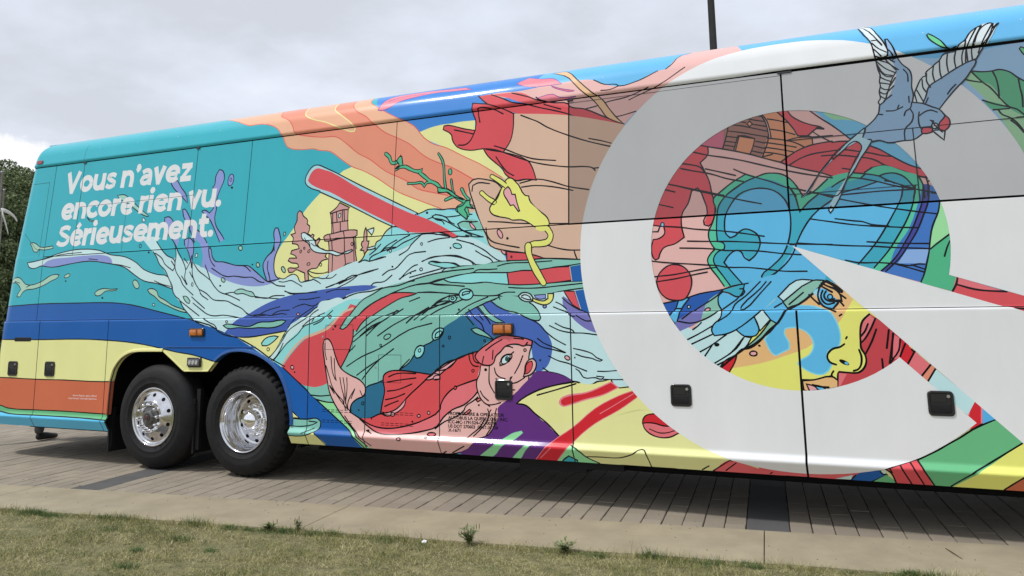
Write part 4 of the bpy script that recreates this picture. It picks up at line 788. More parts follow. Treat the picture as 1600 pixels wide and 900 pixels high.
wave F rosy 0 1 -5119,730 -5118,719 -5123,710 -5134,707 -5146,710 -5155,719 -5156,730 -5151,739 -5140,742 -5128,739
wave L ink 7 2 -5119,730 -5118,719 -5123,710 -5134,707 -5146,710 -5155,719 -5156,730 -5151,739 -5140,742 -5128,739
wave F ink 0 1 -5097,680 -5099,675 -5103,672 -5109,672 -5114,675 -5116,680 -5114,684 -5110,688 -5104,688 -5099,685
wave F ink 0 1 -4630,1109 -4633,1103 -4639,1098 -4647,1098 -4653,1103 -4656,1109 -4654,1116 -4647,1120 -4639,1120 -4633,1116
wave F ink 0 1 -4659,1083 -4661,1078 -4665,1075 -4671,1075 -4675,1078 -4677,1083 -4676,1087 -4671,1090 -4666,1090 -4661,1087
wave F rosy 0 1 -4701,1206 -4695,1191 -4701,1185 -4711,1185 -4719,1191 -4731,1207 -4730,1216 -4724,1222 -4714,1222 -4706,1216
wave L ink 7 2 -4701,1206 -4695,1191 -4701,1185 -4711,1185 -4719,1191 -4731,1207 -4730,1216 -4724,1222 -4714,1222 -4706,1216
wave F seag 0 0 -3512,1589 -3778,1539 -3964,1482 -4138,1462 -4347,1363 -4451,1267 -4590,1091 -4553,1082 -4437,1182 -4256,1317 -4040,1412 -3758,1406 -3927,1366 -4080,1296 -4249,1204 -4347,1134 -4403,1061 -4435,1078 -4443,990 -4485,873 -4572,726 -4463,663 -4355,621 -4293,565 -4163,604 -4095,648 -4053,705 -3934,718 -3809,807 -3743,892 -3661,934 -3579,990 -3482,1088 -3337,1170 -3266,1244 -3024,1325 -2864,1238 -2694,1176 -2577,1146 -2548,1159 -2575,1229 -2640,1297 -2610,1364 -2349,1385 -2082,1411 -2081,1463 -2076,1648 -2195,1653 -2490,1665 -2863,1663 -3174,1640 -3366,1626
wave L ink 8 1 -3190,1611 -3512,1589 -3778,1539 -3964,1482 -4138,1462 -4242,1408 -4347,1363 -4451,1267 -4528,1175 -4590,1091 -4553,1082 -4437,1182 -4256,1317 -4040,1412
wave L ink 8 1 -4040,1412 -3963,1419 -3758,1409 -3842,1385 -3927,1369 -4080,1299 -4249,1204 -4347,1134 -4403,1061
wave L ink 8 1 -4419,1181 -4361,1248 -4256,1320 -4135,1376
wave L ink 8 1 -3964,1482 -3845,1515 -3794,1521
wave L ink 8 1 -4032,1415 -3895,1458 -3777,1484 -3643,1492 -3495,1526
wave L ink 8 1 -3643,1492 -3511,1480 -3284,1459
wave L ink 8 1 -3758,1414 -3509,1406 -3347,1388 -3299,1380
wave L ink 8 1 -3606,1287 -3541,1335 -3428,1375 -3331,1380
wave L ink 8 1 -3598,1291 -3475,1306 -3347,1360
wave L ink 8 1 -4363,1020 -4240,1107 -4067,1178 -3975,1257
wave L ink 8 1 -4292,1019 -4170,1121 -4008,1214 -3907,1270
wave L ink 8 1 -4169,1019 -3997,1119 -3606,1280
wave L ink 8 1 -3862,1133 -3753,1210 -3427,1333
wave L ink 8 1 -3417,1059 -3258,1155 -3182,1197
wave L ink 8 1 -4435,1078 -4443,990 -4485,873 -4572,726
wave L ink 8 1 -4443,1005 -4346,1078 -4171,1179 -3958,1256
wave L ink 8 1 -4433,968 -4275,1070 -4067,1178
wave L ink 8 1 -4504,742 -4341,831 -4150,904 -3828,1075 -3596,1130
wave L ink 8 1 -4391,664 -4287,730 -4131,818 -3995,905
wave L ink 8 1 -4329,629 -4252,716 -4140,811
wave L ink 8 1 -3862,1135 -3770,1211 -3639,1280
wave L ink 8 1 -4485,870 -4414,932
wave L ink 8 1 -3926,728 -3826,814
wave L ink 8 1 -3846,1554 -3658,1592 -3496,1626
wave L ink 8 1 -3844,1472 -3750,1490 -3645,1497 -3564,1520 -3495,1530 -3347,1558 -3191,1576 -3158,1596 -3048,1597 -2961,1599
wave L ink 8 1 -3495,1528 -3437,1501 -3358,1492 -3213,1482 -3113,1485 -3070,1490 -2961,1473 -2844,1462
wave L ink 8 1 -3633,1492 -3563,1478 -3403,1470 -3279,1457
wave L ink 8 1 -3191,1576 -3103,1567 -3005,1569 -2865,1565 -2790,1566 -2727,1578 -2623,1573
wave L ink 8 1 -2551,1570 -2438,1594 -2337,1600 -2192,1616
wave L ink 8 1 -2956,1623 -2897,1637 -2833,1645 -2674,1644 -2447,1649
wave L ink 8 1 -2865,1663 -2790,1670 -2674,1664 -2519,1673 -2417,1665 -2192,1651
wave L ink 8 1 -2849,1436 -2770,1429 -2645,1424 -2521,1427 -2400,1436 -2176,1452
wave L ink 8 1 -2844,1462 -2728,1455 -2603,1461 -2521,1460 -2430,1465 -2279,1472 -2181,1471
wave L ink 8 1 -3748,1414 -3631,1416 -3493,1403 -3335,1390
wave L ink 8 1 -3190,1376 -3048,1368 -2940,1371
wave L ink 8 1 -3048,1368 -2961,1371 -2887,1394 -2791,1394
wave L ink 8 1 -2940,1371 -2908,1356 -2834,1359 -2755,1357
wave L ink 8 1 -3365,1208 -3244,1285 -3048,1359
wave L ink 8 1 -3102,1297 -3004,1329 -2929,1347 -2951,1368
wave L ink 8 1 -3606,1291 -3538,1320 -3447,1333 -3379,1312
wave L ink 8 1 -3589,1291 -3515,1339 -3425,1382
wave L ink 8 1 -3781,1160 -3652,1252 -3595,1291
wave L ink 8 1 -3711,1159 -3548,1250 -3379,1312 -3289,1344
wave L ink 8 1 -2441,1378 -2340,1395 -2172,1413
wave L ink 8 1 -3841,1335 -3794,1350 -3736,1369
wave L ink 8 1 -2667,1303 -2605,1255 -2569,1208
wave F aqua 0 0 -3489,1528 -3347,1555 -3191,1573 -3005,1567 -2865,1563 -2849,1462 -2961,1473 -3070,1488 -3213,1482 -3358,1492 -3437,1501
wave L ink 7 3 -3489,1528 -3347,1555 -3191,1573 -3005,1567 -2865,1563 -2849,1462 -2961,1473 -3070,1488 -3213,1482 -3358,1492 -3437,1501
wave F red 0 0 -2863,1562 -2727,1576 -2623,1573 -2438,1592 -2287,1595 -2274,1481 -2430,1465 -2728,1455 -2846,1462
wave L ink 7 3 -2863,1562 -2727,1576 -2623,1573 -2438,1592 -2287,1595 -2274,1481 -2430,1465 -2728,1455 -2846,1462
wave F blue 0 0 -2282,1595 -2119,1615 -2122,1469 -2269,1473
wave L tan 6 1 -2287,1595 -2271,1476
wave F red 0 0 -2870,1749 -2811,1739 -2684,1724 -2591,1700 -2524,1677 -2674,1665 -2865,1668
wave L ink 8 3 -2870,1749 -2811,1739 -2684,1724 -2591,1700 -2524,1677 -2674,1665 -2865,1668
wave F rosy 0 1 -2924,1769 -2875,1750 -2877,1718 -2907,1734
wave L ink 7 2 -2924,1769 -2875,1750 -2877,1718 -2907,1734
wave F red 0 1 -2815,1698 -2817,1694 -2820,1691 -2824,1691 -2827,1694 -2828,1699 -2827,1703 -2824,1706 -2820,1706 -2817,1703
wave L ink 6 2 -2815,1698 -2817,1694 -2820,1691 -2824,1691 -2827,1694 -2828,1699 -2827,1703 -2824,1706 -2820,1706 -2817,1703
wave L ink 48 1 -2663,1790 -2661,1732 -2633,1654 -2582,1557 -2526,1468
wave L lemon 34 1 -2663,1790 -2661,1732 -2633,1654 -2582,1557 -2526,1468
wave F aqua 0 1 -3193,1384 -3206,1356 -3240,1339 -3283,1340 -3318,1358 -3331,1387 -3318,1416 -3284,1433 -3241,1432 -3206,1413
wave L ink 9 2 -3193,1384 -3206,1356 -3240,1339 -3283,1340 -3318,1358 -3331,1387 -3318,1416 -3284,1433 -3241,1432 -3206,1413
wave L ink 8 1 -3301,1379 -3295,1403 -3257,1412 -3223,1411 -3229,1397 -3267,1388 -3295,1377
wave F aqua 0 1 -3358,1351 -3365,1335 -3384,1325 -3407,1325 -3427,1336 -3434,1352 -3427,1368 -3408,1378 -3384,1377 -3365,1367
wave L ink 8 2 -3358,1351 -3365,1335 -3384,1325 -3407,1325 -3427,1336 -3434,1352 -3427,1368 -3408,1378 -3384,1377 -3365,1367
wave F seag 0 1 -3382,1354 -3385,1347 -3393,1343 -3403,1343 -3411,1348 -3414,1355 -3411,1362 -3403,1366 -3394,1366 -3386,1361
wave L ink 7 2 -3382,1354 -3385,1347 -3393,1343 -3403,1343 -3411,1348 -3414,1355 -3411,1362 -3403,1366 -3394,1366 -3386,1361
wave F ink 0 1 -3321,1254 -3323,1248 -3328,1244 -3335,1244 -3341,1248 -3343,1254 -3341,1261 -3336,1264 -3329,1264 -3323,1260
wave F palebase 0 0 -2699,1359 -2610,1364 -2435,1380 -2321,1391 -2151,1402 -1932,1397 -1815,765 -1717,619 -1913,614 -1951,675 -2086,648 -2182,620 -2277,656 -2472,717 -2557,728 -2643,779 -2640,1250
wave F indigo2 0 0 -3266,1218 -3156,1272 -3024,1325 -2940,1269 -2834,1220 -2679,1176 -2563,1122 -2493,1042 -2452,951 -2461,846 -2499,768 -2557,728 -2600,721 -2627,832 -2639,977 -2905,1024 -3042,1017 -3087,1051 -3195,1155
wave F seag 0 0 -3001,1318 -2925,1357 -2758,1354 -2640,1301 -2611,1263 -2575,1229 -2548,1159 -2577,1146 -2694,1176 -2864,1238
wave L ink 8 1 -3024,1325 -2955,1276 -2864,1238 -2774,1219 -2694,1176 -2606,1146 -2562,1146 -2547,1168 -2575,1229 -2625,1284 -2655,1302
wave L ink 8 1 -3266,1221 -3156,1275 -3024,1325 -2940,1354
wave L ink 8 1 -3156,1272 -3109,1223 -3040,1153 -3018,1119
wave L ink 8 1 -3235,1253 -3164,1168 -3102,1119 -3072,1044
wave L ink 8 1 -3140,1210 -3086,1153
wave L ink 8 1 -2940,1354 -2932,1337
wave F seag 0 0 -3144,1279 -3094,1292 -3047,1236 -2963,1173 -2881,1131 -2964,1132 -3040,1173 -3109,1241
wave L ink 7 3 -3144,1279 -3094,1292 -3047,1236 -2963,1173 -2881,1131 -2964,1132 -3040,1173 -3109,1241
wave F peri2 0 0 -2350,1352 -2307,1324 -2210,1270 -2141,1230 -2084,1131 -2046,1034 -2141,1067 -2249,1145 -2323,1232 -2355,1292
wave F red 0 0 -2342,1391 -2250,1389 -2199,1241 -2259,1273 -2300,1324
wave L ink 7 3 -2342,1391 -2250,1389 -2199,1241 -2259,1273 -2300,1324
wave F blue 0 0 -2250,1393 -2068,1411 -2069,1196 -2194,1236
wave L tan 5 1 -2247,1393 -2197,1244
wave F pale 0 1 -2758,1361 -2721,1387 -2654,1379 -2622,1344 -2633,1311 -2684,1312 -2736,1333
wave L ink 9 2 -2758,1361 -2721,1387 -2654,1379 -2622,1344 -2633,1311 -2684,1312 -2736,1333
wave L ink 8 1 -2729,1360 -2699,1370 -2654,1352 -2640,1324 -2684,1332 -2729,1349
wave F lemon 0 0 -2625,1342 -2581,1323 -2523,1315 -2486,1335 -2486,1375 -2435,1374 -2442,1327 -2472,1294 -2523,1281 -2581,1296 -2622,1313
wave L ink 8 3 -2625,1342 -2581,1323 -2523,1315 -2486,1335 -2486,1375 -2435,1374 -2442,1327 -2472,1294 -2523,1281 -2581,1296 -2622,1313
wave F peri 0 0 -2610,1364 -2508,1369 -2508,1335 -2552,1329 -2596,1341
wave L ink 6 3 -2610,1364 -2508,1369 -2508,1335 -2552,1329 -2596,1341
wave F peri 0 1 -2500,1267 -2503,1260 -2511,1256 -2521,1256 -2529,1260 -2532,1267 -2529,1274 -2521,1279 -2511,1279 -2503,1274
wave L ink 7 2 -2500,1267 -2503,1260 -2511,1256 -2521,1256 -2529,1260 -2532,1267 -2529,1274 -2521,1279 -2511,1279 -2503,1274
wave L ink 8 1 -2415,1303 -2365,1279 -2323,1246
wave L ink 8 1 -2437,1263 -2380,1240 -2309,1212 -2290,1185 -2248,1174
wave L ink 8 1 -2357,1336 -2294,1285 -2211,1237 -2141,1210 -2097,1137 -2152,1138 -2234,1184
wave L ink 8 1 -2470,1101 -2378,1061 -2266,1041 -2183,1039 -2060,1025
wave L ink 8 1 -2419,1121 -2349,1087 -2265,1061 -2252,1041
wave L ink 8 1 -2694,1176 -2577,1122 -2493,1042 -2422,990 -2332,944
wave L ink 8 1 -2580,996 -2523,957 -2438,925 -2333,882
wave L ink 8 1 -2610,970 -2553,931 -2439,905 -2340,880
wave L ink 8 1 -2263,915 -2173,897 -2106,875 -2066,843 -2019,825 -2040,816 -2107,837 -2188,851 -2243,870
wave L ink 8 1 -2483,853 -2398,815 -2315,796 -2246,769 -2154,735
wave L ink 8 1 -2247,752 -2219,734 -2180,684 -2084,685 -2031,674 -2010,693 -2071,696
wave L ink 8 1 -2063,736 -2002,735 -1895,745
wave L ink 8 1 -2018,674 -1951,672 -1845,675
wave L ink 8 1 -2535,755 -2472,717
wave L ink 8 1 -2586,725 -2471,723 -2359,696 -2277,654
wave L ink 8 1 -2277,654 -2222,645 -2182,620 -2113,628 -2072,654 -2005,662 -1951,673
wave F rosy 0 1 -2299,826 -2309,821 -2322,823 -2335,831 -2341,842 -2339,852 -2330,857 -2316,855 -2303,847 -2297,835
wave L ink 7 2 -2299,826 -2309,821 -2322,823 -2335,831 -2341,842 -2339,852 -2330,857 -2316,855 -2303,847 -2297,835
wave F ink 0 1 -2247,842 -2248,838 -2252,835 -2256,835 -2259,838 -2261,842 -2259,846 -2256,848 -2251,848 -2248,846
wave F ink 0 1 -2551,818 -2552,813 -2557,810 -2562,810 -2567,813 -2568,818 -2566,823 -2562,826 -2556,826 -2552,823
fish F deep 0 0 -3934,718 -3809,807 -3743,892 -3661,934 -3579,990 -3482,1088 -3337,1170 -3273,1212 -3266,1218 -3195,1155 -3087,1051 -3042,1017 -2905,1024 -3089,936 -3120,892 -3213,870 -3434,797 -3563,720 -3611,684 -3742,699
fish F seag 0 1 -3204,1075 -3149,1086 -3072,1051 -2981,983 -3057,1010 -3165,1042
fish L ink 8 2 -3204,1075 -3149,1086 -3072,1051 -2981,983 -3057,1010 -3165,1042
fish L ink 8 1 -3934,718 -3826,786 -3768,863 -3677,934 -3595,969 -3498,1088
fish L ink 8 1 -3273,1212 -3211,1148 -3180,1113
fish F aqua 0 1 -3773,849 -3760,906 -3718,934 -3674,927 -3677,878 -3713,833 -3751,824
fish L ink 9 2 -3773,849 -3760,906 -3718,934 -3674,927 -3677,878 -3713,833 -3751,824
fish F aqua 0 1 -3709,888 -3715,880 -3724,877 -3731,879 -3735,886 -3734,896 -3728,903 -3719,907 -3712,904 -3708,897
fish L ink 6 2 -3709,888 -3715,880 -3724,877 -3731,879 -3735,886 -3734,896 -3728,903 -3719,907 -3712,904 -3708,897
fish F aqua 0 1 -3592,1004 -3579,1053 -3522,1088 -3478,1081 -3485,1039 -3522,997 -3571,980
fish L ink 9 2 -3592,1004 -3579,1053 -3522,1088 -3478,1081 -3485,1039 -3522,997 -3571,980
fish L ink 8 1 -3563,1004 -3555,1039 -3506,1063 -3490,1053 -3522,1011 -3563,1001
fish F seag 0 1 -4028,1030 -4027,1017 -4041,1002 -4063,991 -4085,989 -4099,996 -4099,1010 -4086,1025 -4064,1035 -4042,1037
fish L ink 7 2 -4028,1030 -4027,1017 -4041,1002 -4063,991 -4085,989 -4099,996 -4099,1010 -4086,1025 -4064,1035 -4042,1037
fish F seag 0 1 -4123,936 -4125,930 -4130,926 -4136,926 -4141,930 -4143,936 -4142,941 -4136,945 -4130,945 -4125,942
fish L ink 6 2 -4123,936 -4125,930 -4130,926 -4136,926 -4141,930 -4143,936 -4142,941 -4136,945 -4130,945 -4125,942
fish F deep 0 1 -3406,1004 -3408,996 -3414,991 -3421,991 -3427,996 -3429,1004 -3427,1012 -3421,1017 -3414,1017 -3408,1012
fish L ink 6 2 -3406,1004 -3408,996 -3414,991 -3421,991 -3427,996 -3429,1004 -3427,1012 -3421,1017 -3414,1017 -3408,1012
fish F deep 0 1 -3471,930 -3472,926 -3477,923 -3483,923 -3488,926 -3490,930 -3488,935 -3483,938 -3477,938 -3472,935
fish L ink 6 2 -3471,930 -3472,926 -3477,923 -3483,923 -3488,926 -3490,930 -3488,935 -3483,938 -3477,938 -3472,935
fish F deep 0 1 -3064,976 -3065,971 -3070,967 -3076,967 -3080,971 -3082,976 -3080,982 -3076,985 -3070,985 -3065,982
fish L ink 6 2 -3064,976 -3065,971 -3070,967 -3076,967 -3080,971 -3082,976 -3080,982 -3076,985 -3070,985 -3065,982
fish F deep 0 0 -4292,551 -4163,600 -4094,627 -4085,535 -4111,338 -4227,289 -4349,280 -4452,328 -4443,404 -4370,456 -4309,484
fish L ink 8 3 -4292,551 -4163,600 -4094,627 -4085,535 -4111,338 -4227,289 -4349,280 -4452,328 -4443,404 -4370,456 -4309,484
fish F deep 0 1 -4308,413 -4312,404 -4319,400 -4326,401 -4331,407 -4332,415 -4328,423 -4321,428 -4313,427 -4308,421
fish L ink 6 2 -4308,413 -4312,404 -4319,400 -4326,401 -4331,407 -4332,415 -4328,423 -4321,428 -4313,427 -4308,421
fish F ink 0 1 -4354,353 -4355,349 -4360,346 -4365,345 -4369,348 -4371,353 -4370,357 -4365,360 -4360,360 -4355,358
fish F pink 0 0 -4776,953 -4766,988 -4725,993 -4683,953 -4638,843 -4572,726 -4463,663 -4355,621 -4292,551 -4309,484 -4387,449 -4448,397 -4455,333 -4349,280 -4158,252 -3498,441 -3184,584 -3153,612 -2912,485 -2955,418 -2951,353 -2975,287 -3051,182 -3167,153 -3172,116 -3250,44 -3338,7 -3488,-24 -3536,-27 -4301,-28 -4195,-21 -4279,13 -4416,171 -4544,294 -4636,405 -4694,505 -4724,621 -4766,797
fish L ink 9 1 -4279,13 -4416,171 -4544,294 -4636,405 -4694,505 -4724,621 -4760,797 -4779,931 -4766,986 -4725,993 -4683,953 -4638,843 -4572,726 -4463,663 -4355,621 -4292,551 -4309,484 -4387,449 -4448,397 -4459,332
fish L ink 7 1 -4757,953 -4755,872 -4735,801
fish L ink 7 1 -4740,746 -4697,637 -4668,564 -4583,450 -4492,360
fish L ink 7 1 -4684,828 -4666,696 -4633,623
fish L ink 7 1 -4647,813 -4634,667 -4620,612
fish L ink 7 1 -4579,639 -4559,552 -4530,466 -4528,409
fish L ink 7 1 -4543,639 -4522,539 -4511,424 -4483,353
fish L ink 7 1 -4501,640 -4496,539 -4511,409
fish L ink 7 1 -4456,340 -4483,367 -4476,439 -4410,541
fish L ink 7 1 -4509,352 -4547,437 -4584,465
fish L ink 7 1 -4686,549 -4639,492
fish L ink 7 1 -4410,538 -4449,454
fish L ink 7 1 -4353,528 -4326,479
fish F fishred 0 0 -4349,280 -4227,289 -4108,335 -3989,331 -3857,464 -3676,621 -3611,684 -3563,717 -3434,797 -3323,826 -3213,870 -3112,892 -3075,774 -3145,652 -3261,616 -3387,566 -3466,496 -3506,427 -3514,386 -3675,292 -3855,234 -4021,206 -4157,210 -4244,235
fish F dusty 0 0 -4349,280 -4244,235 -4157,210 -4021,206 -3855,234 -3675,292 -3514,386 -3506,427 -3466,496 -3387,566 -3261,616 -3145,652 -3138,559 -3185,504 -3278,434 -3388,391 -3482,320 -3514,271 -3546,243 -3691,196 -3853,166 -4014,150 -4154,161 -4278,226
fish L ink 9 1 -4459,332 -4349,280 -4244,232 -4157,210 -4021,206 -3855,234 -3675,292 -3514,386 -3506,427 -3466,496 -3387,566 -3261,616 -3145,652
fish L ink 9 1 -4349,273 -4278,226 -4154,161 -4014,150 -3853,166 -3691,196 -3546,243 -3482,320 -3388,391 -3278,434 -3185,504 -3141,552
fish F fishred 0 0 -4095,669 -4044,702 -3942,714 -3742,699 -3608,684 -3676,621 -3857,471 -3956,357 -4056,312 -4125,334 -4109,422 -4085,535 -4103,626
fish L ink 9 3 -4095,669 -4044,702 -3942,714 -3742,699 -3608,684 -3676,621 -3857,471 -3956,357 -4056,312 -4125,334 -4109,422 -4085,535 -4103,626
fish F rosy 0 1 -3857,471 -3881,401 -3989,331 -4056,312 -4121,335 -4057,340 -3956,378
fish L ink 8 2 -3857,471 -3881,401 -3989,331 -4056,312 -4121,335 -4057,340 -3956,378
fish F rosy 0 1 -3660,642 -3595,678 -3498,755 -3418,797 -3339,819 -3370,791 -3466,721 -3546,665 -3644,636
fish L ink 8 2 -3660,642 -3595,678 -3498,755 -3418,797 -3339,819 -3370,791 -3466,721 -3546,665 -3644,636
fish F rosy 0 1 -3513,669 -3515,656 -3529,644 -3549,638 -3569,639 -3580,647 -3578,660 -3564,672 -3543,678 -3524,677
fish L ink 7 2 -3513,669 -3515,656 -3529,644 -3549,638 -3569,639 -3580,647 -3578,660 -3564,672 -3543,678 -3524,677
fish L ink 8 1 -4044,656 -3959,686 -3759,689
fish L ink 8 1 -4060,609 -3925,630 -3758,651
fish L ink 8 1 -4056,529 -3941,546 -3799,598
fish L ink 8 1 -4075,454 -3974,475 -3874,512
fish L ink 8 1 -4083,395 -4007,425 -3940,448
fish L ink 8 1 -4227,289 -4108,331 -4056,312
fish L ink 8 1 -3676,621 -3611,678 -3498,741 -3370,811 -3244,860 -3182,870
fish L ink 8 1 -4695,564 -4584,465
fish L ink 8 1 -4517,295 -4435,205 -4233,21
fish L ink 8 1 -4277,177 -4218,150
fish L ink 8 1 -3563,717 -3434,797 -3386,811 -3323,826 -3213,870 -3112,892
fish L ink 8 1 -3563,713 -3466,728 -3402,756 -3355,805
fish L ink 8 1 -3229,870 -3213,799 -3183,766 -3136,760
fish L ink 8 1 -3190,881 -3175,807 -3136,787
fish L ink 8 1 -3562,644 -3514,645 -3514,686 -3563,692
fish F rosy 0 1 -3348,574 -3353,565 -3361,560 -3369,562 -3373,569 -3372,579 -3367,587 -3359,592 -3352,590 -3347,583
fish L ink 6 2 -3348,574 -3353,565 -3361,560 -3369,562 -3373,569 -3372,579 -3367,587 -3359,592 -3352,590 -3347,583
fish F rosy 0 1 -3977,329 -3981,319 -3991,314 -4004,313 -4014,318 -4018,327 -4014,336 -4004,342 -3991,343 -3981,338
fish L ink 7 2 -3977,329 -3981,319 -3991,314 -4004,313 -4014,318 -4018,327 -4014,336 -4004,342 -3991,343 -3981,338
fish F rosy 0 1 -3711,326 -3714,319 -3722,314 -3732,314 -3740,318 -3744,325 -3740,332 -3732,337 -3722,337 -3714,333
fish L ink 7 2 -3711,326 -3714,319 -3722,314 -3732,314 -3740,318 -3744,325 -3740,332 -3732,337 -3722,337 -3714,333
fish F rosy 0 1 -3614,356 -3616,347 -3623,342 -3631,342 -3637,347 -3640,355 -3637,363 -3631,368 -3623,368 -3616,363
fish L ink 6 2 -3614,356 -3616,347 -3623,342 -3631,342 -3637,347 -3640,355 -3637,363 -3631,368 -3623,368 -3616,363
fish F ink 0 1 -4241,174 -4242,166 -4249,161 -4258,160 -4267,165 -4272,173 -4269,181 -4261,187 -4252,187 -4244,182
fish F ink 0 1 -3783,273 -3784,267 -3789,264 -3795,264 -3800,267 -3802,272 -3801,277 -3796,281 -3789,281 -3784,278
fish F ink 0 1 -4215,282 -4217,277 -4221,274 -4226,274 -4230,277 -4232,281 -4231,286 -4226,289 -4221,289 -4217,286
fish F rosy 0 1 -3897,113 -3902,105 -3914,98 -3927,97 -3935,103 -3937,111 -3934,118 -3926,124 -3914,125 -3902,120
fish L ink 7 2 -3897,113 -3902,105 -3914,98 -3927,97 -3935,103 -3937,111 -3934,118 -3926,124 -3914,125 -3902,120
fish F dusty 0 1 -3556,175 -3562,166 -3581,158 -3606,157 -3629,162 -3639,172 -3631,182 -3610,188 -3584,189 -3564,185
fish L ink 8 2 -3556,175 -3562,166 -3581,158 -3606,157 -3629,162 -3639,172 -3631,182 -3610,188 -3584,189 -3564,185
fish F rosy 0 1 -3635,138 -3635,133 -3639,130 -3646,129 -3653,132 -3657,136 -3656,141 -3652,144 -3645,144 -3638,142
fish L ink 6 2 -3635,138 -3635,133 -3639,130 -3646,129 -3653,132 -3657,136 -3656,141 -3652,144 -3645,144 -3638,142
fish F fishred 0 1 -3175,723 -3178,716 -3184,712 -3192,712 -3198,716 -3200,722 -3198,729 -3191,733 -3184,733 -3178,729
fish L ink 6 2 -3175,723 -3178,716 -3184,712 -3192,712 -3198,716 -3200,722 -3198,729 -3191,733 -3184,733 -3178,729
fish F fishred 0 1 -3349,575 -3352,568 -3358,563 -3366,563 -3372,567 -3374,574 -3372,582 -3366,586 -3358,586 -3351,582
fish L ink 6 2 -3349,575 -3352,568 -3358,563 -3366,563 -3372,567 -3374,574 -3372,582 -3366,586 -3358,586 -3351,582
fish L ink 8 1 -3562,222 -3467,287 -3388,317 -3278,388 -3262,422 -3185,471 -3131,512
fish L ink 8 1 -2958,418 -2951,353 -2975,287 -3005,233 -3066,185 -3167,153 -3273,124 -3233,171 -3126,254 -3079,322
fish L ink 8 1 -3018,390 -3007,338 -3020,259 -3066,192
fish L ink 8 1 -3048,396 -3034,350
fish L ink 8 1 -3509,-17 -3461,12
fish L ink 8 1 -3401,3 -3271,80
fish L ink 9 1 -3172,113 -3250,44 -3338,7 -3488,-24
fish F dusty 0 1 -3162,478 -3116,499 -3108,482 -3147,468
fish L ink 7 2 -3162,478 -3116,499 -3108,482 -3147,468
fish F dusty 0 1 -3286,354 -3224,399 -3209,390 -3247,355
fish L ink 7 2 -3286,354 -3224,399 -3209,390 -3247,355
fish F ink 0 1 -3308,356 -3311,348 -3318,343 -3326,343 -3333,347 -3336,355 -3333,363 -3326,368 -3317,368 -3311,363
fish F ink 0 1 -3129,438 -3130,434 -3134,431 -3139,431 -3142,433 -3144,437 -3142,442 -3138,444 -3134,445 -3130,442
fish F redp 0 0 -3051,182 -2968,212 -2950,128 -2964,14 -2989,4 -3020,85
fish L ink 9 3 -3051,182 -2968,212 -2950,128 -2964,14 -2989,4 -3020,85
fish L ink 7 1 -3009,192 -2984,112 -2979,13
fish F pink 0 0 -3118,764 -3027,771 -2975,856 -2885,936 -2759,936 -2635,931 -2662,831 -2619,826 -2601,782 -2640,704 -2665,659 -2715,592 -2816,524 -2879,478 -2949,420 -2944,299 -3108,426 -3145,537 -3151,627
fish F dusty 0 1 -3156,866 -3123,898 -3051,947 -2909,1021 -2795,1015 -2671,992 -2626,975 -2635,936 -2678,942 -2709,933 -2759,947 -2821,947 -2878,930 -2923,885 -2969,845 -2988,794 -3021,771 -3066,770 -3111,781 -3150,815 -3166,843
fish L ink 9 2 -3156,866 -3123,898 -3051,947 -2909,1021 -2795,1015 -2671,992 -2626,975 -2635,936 -2678,942 -2709,933 -2759,947 -2821,947 -2878,930 -2923,885 -2969,845 -2988,794 -3021,771 -3066,770 -3111,781 -3150,815 -3166,843
fish L ink 8 1 -2878,930 -2841,930 -2809,919
fish L ink 8 1 -2795,998 -2708,990
fish L ink 8 1 -2909,987 -2987,947 -3064,895
fish L ink 8 1 -3084,844 -3098,787
fish L ink 8 1 -2994,896 -3001,822
fish L ink 8 1 -2690,942 -2671,964
fish L ink 8 1 -3115,764 -3125,696 -3155,627 -3139,537 -3107,482 -3056,444 -2993,446 -2929,463
fish L ink 8 1 -3119,555 -3094,516 -3043,476
fish L ink 8 1 -3030,771 -3034,697 -3031,619 -2985,541
fish L ink 8 1 -2983,749 -2970,704 -2939,676 -2882,661
fish L ink 8 1 -2838,667 -2819,679 -2839,651 -2814,625 -2777,633 -2702,675
fish L ink 8 1 -2635,931 -2655,881 -2664,831
fish L ink 8 1 -2717,853 -2749,780 -2794,707
fish L ink 8 1 -2816,518 -2765,558 -2716,587 -2671,643 -2665,681
fish L ink 8 1 -2971,659 -2952,654
fish L ink 8 1 -2840,567 -2796,572
fish L ink 8 1 -3056,444 -3031,429
fish L ink 8 1 -2949,415 -2892,455
fish L ink 8 1 -3050,406 -3038,373
fish L ink 8 1 -3019,401 -3038,373 -3051,317 -3109,248 -3187,178
fish L ink 8 1 -2968,414 -2981,364 -2988,275 -3046,195
fish F pink 0 1 -2701,725 -2694,775 -2662,820 -2625,831 -2598,804 -2604,749 -2640,704 -2683,687 -2714,681
fish L ink 9 2 -2701,725 -2694,775 -2662,820 -2625,831 -2598,804 -2604,749 -2640,704 -2683,687 -2714,681
fish F red 0 1 -2694,725 -2690,769 -2662,803 -2635,809 -2628,787 -2645,737 -2676,709 -2704,703
fish L ink 6 2 -2694,725 -2690,769 -2662,803 -2635,809 -2628,787 -2645,737 -2676,709 -2704,703
fish F pale 0 1 -2915,789 -2912,823 -2873,855 -2835,859 -2838,824 -2868,792 -2900,784
fish L ink 7 2 -2915,789 -2912,823 -2873,855 -2835,859 -2838,824 -2868,792 -2900,784
fish F aqua 0 1 -2845,826 -2848,816 -2856,810 -2866,809 -2874,816 -2877,825 -2874,835 -2866,842 -2856,842 -2848,836
fish L ink 7 2 -2845,826 -2848,816 -2856,810 -2866,809 -2874,816 -2877,825 -2874,835 -2866,842 -2856,842 -2848,836
fish F ink 0 1 -2851,826 -2853,820 -2858,816 -2864,816 -2869,820 -2871,825 -2869,831 -2864,835 -2858,835 -2853,831
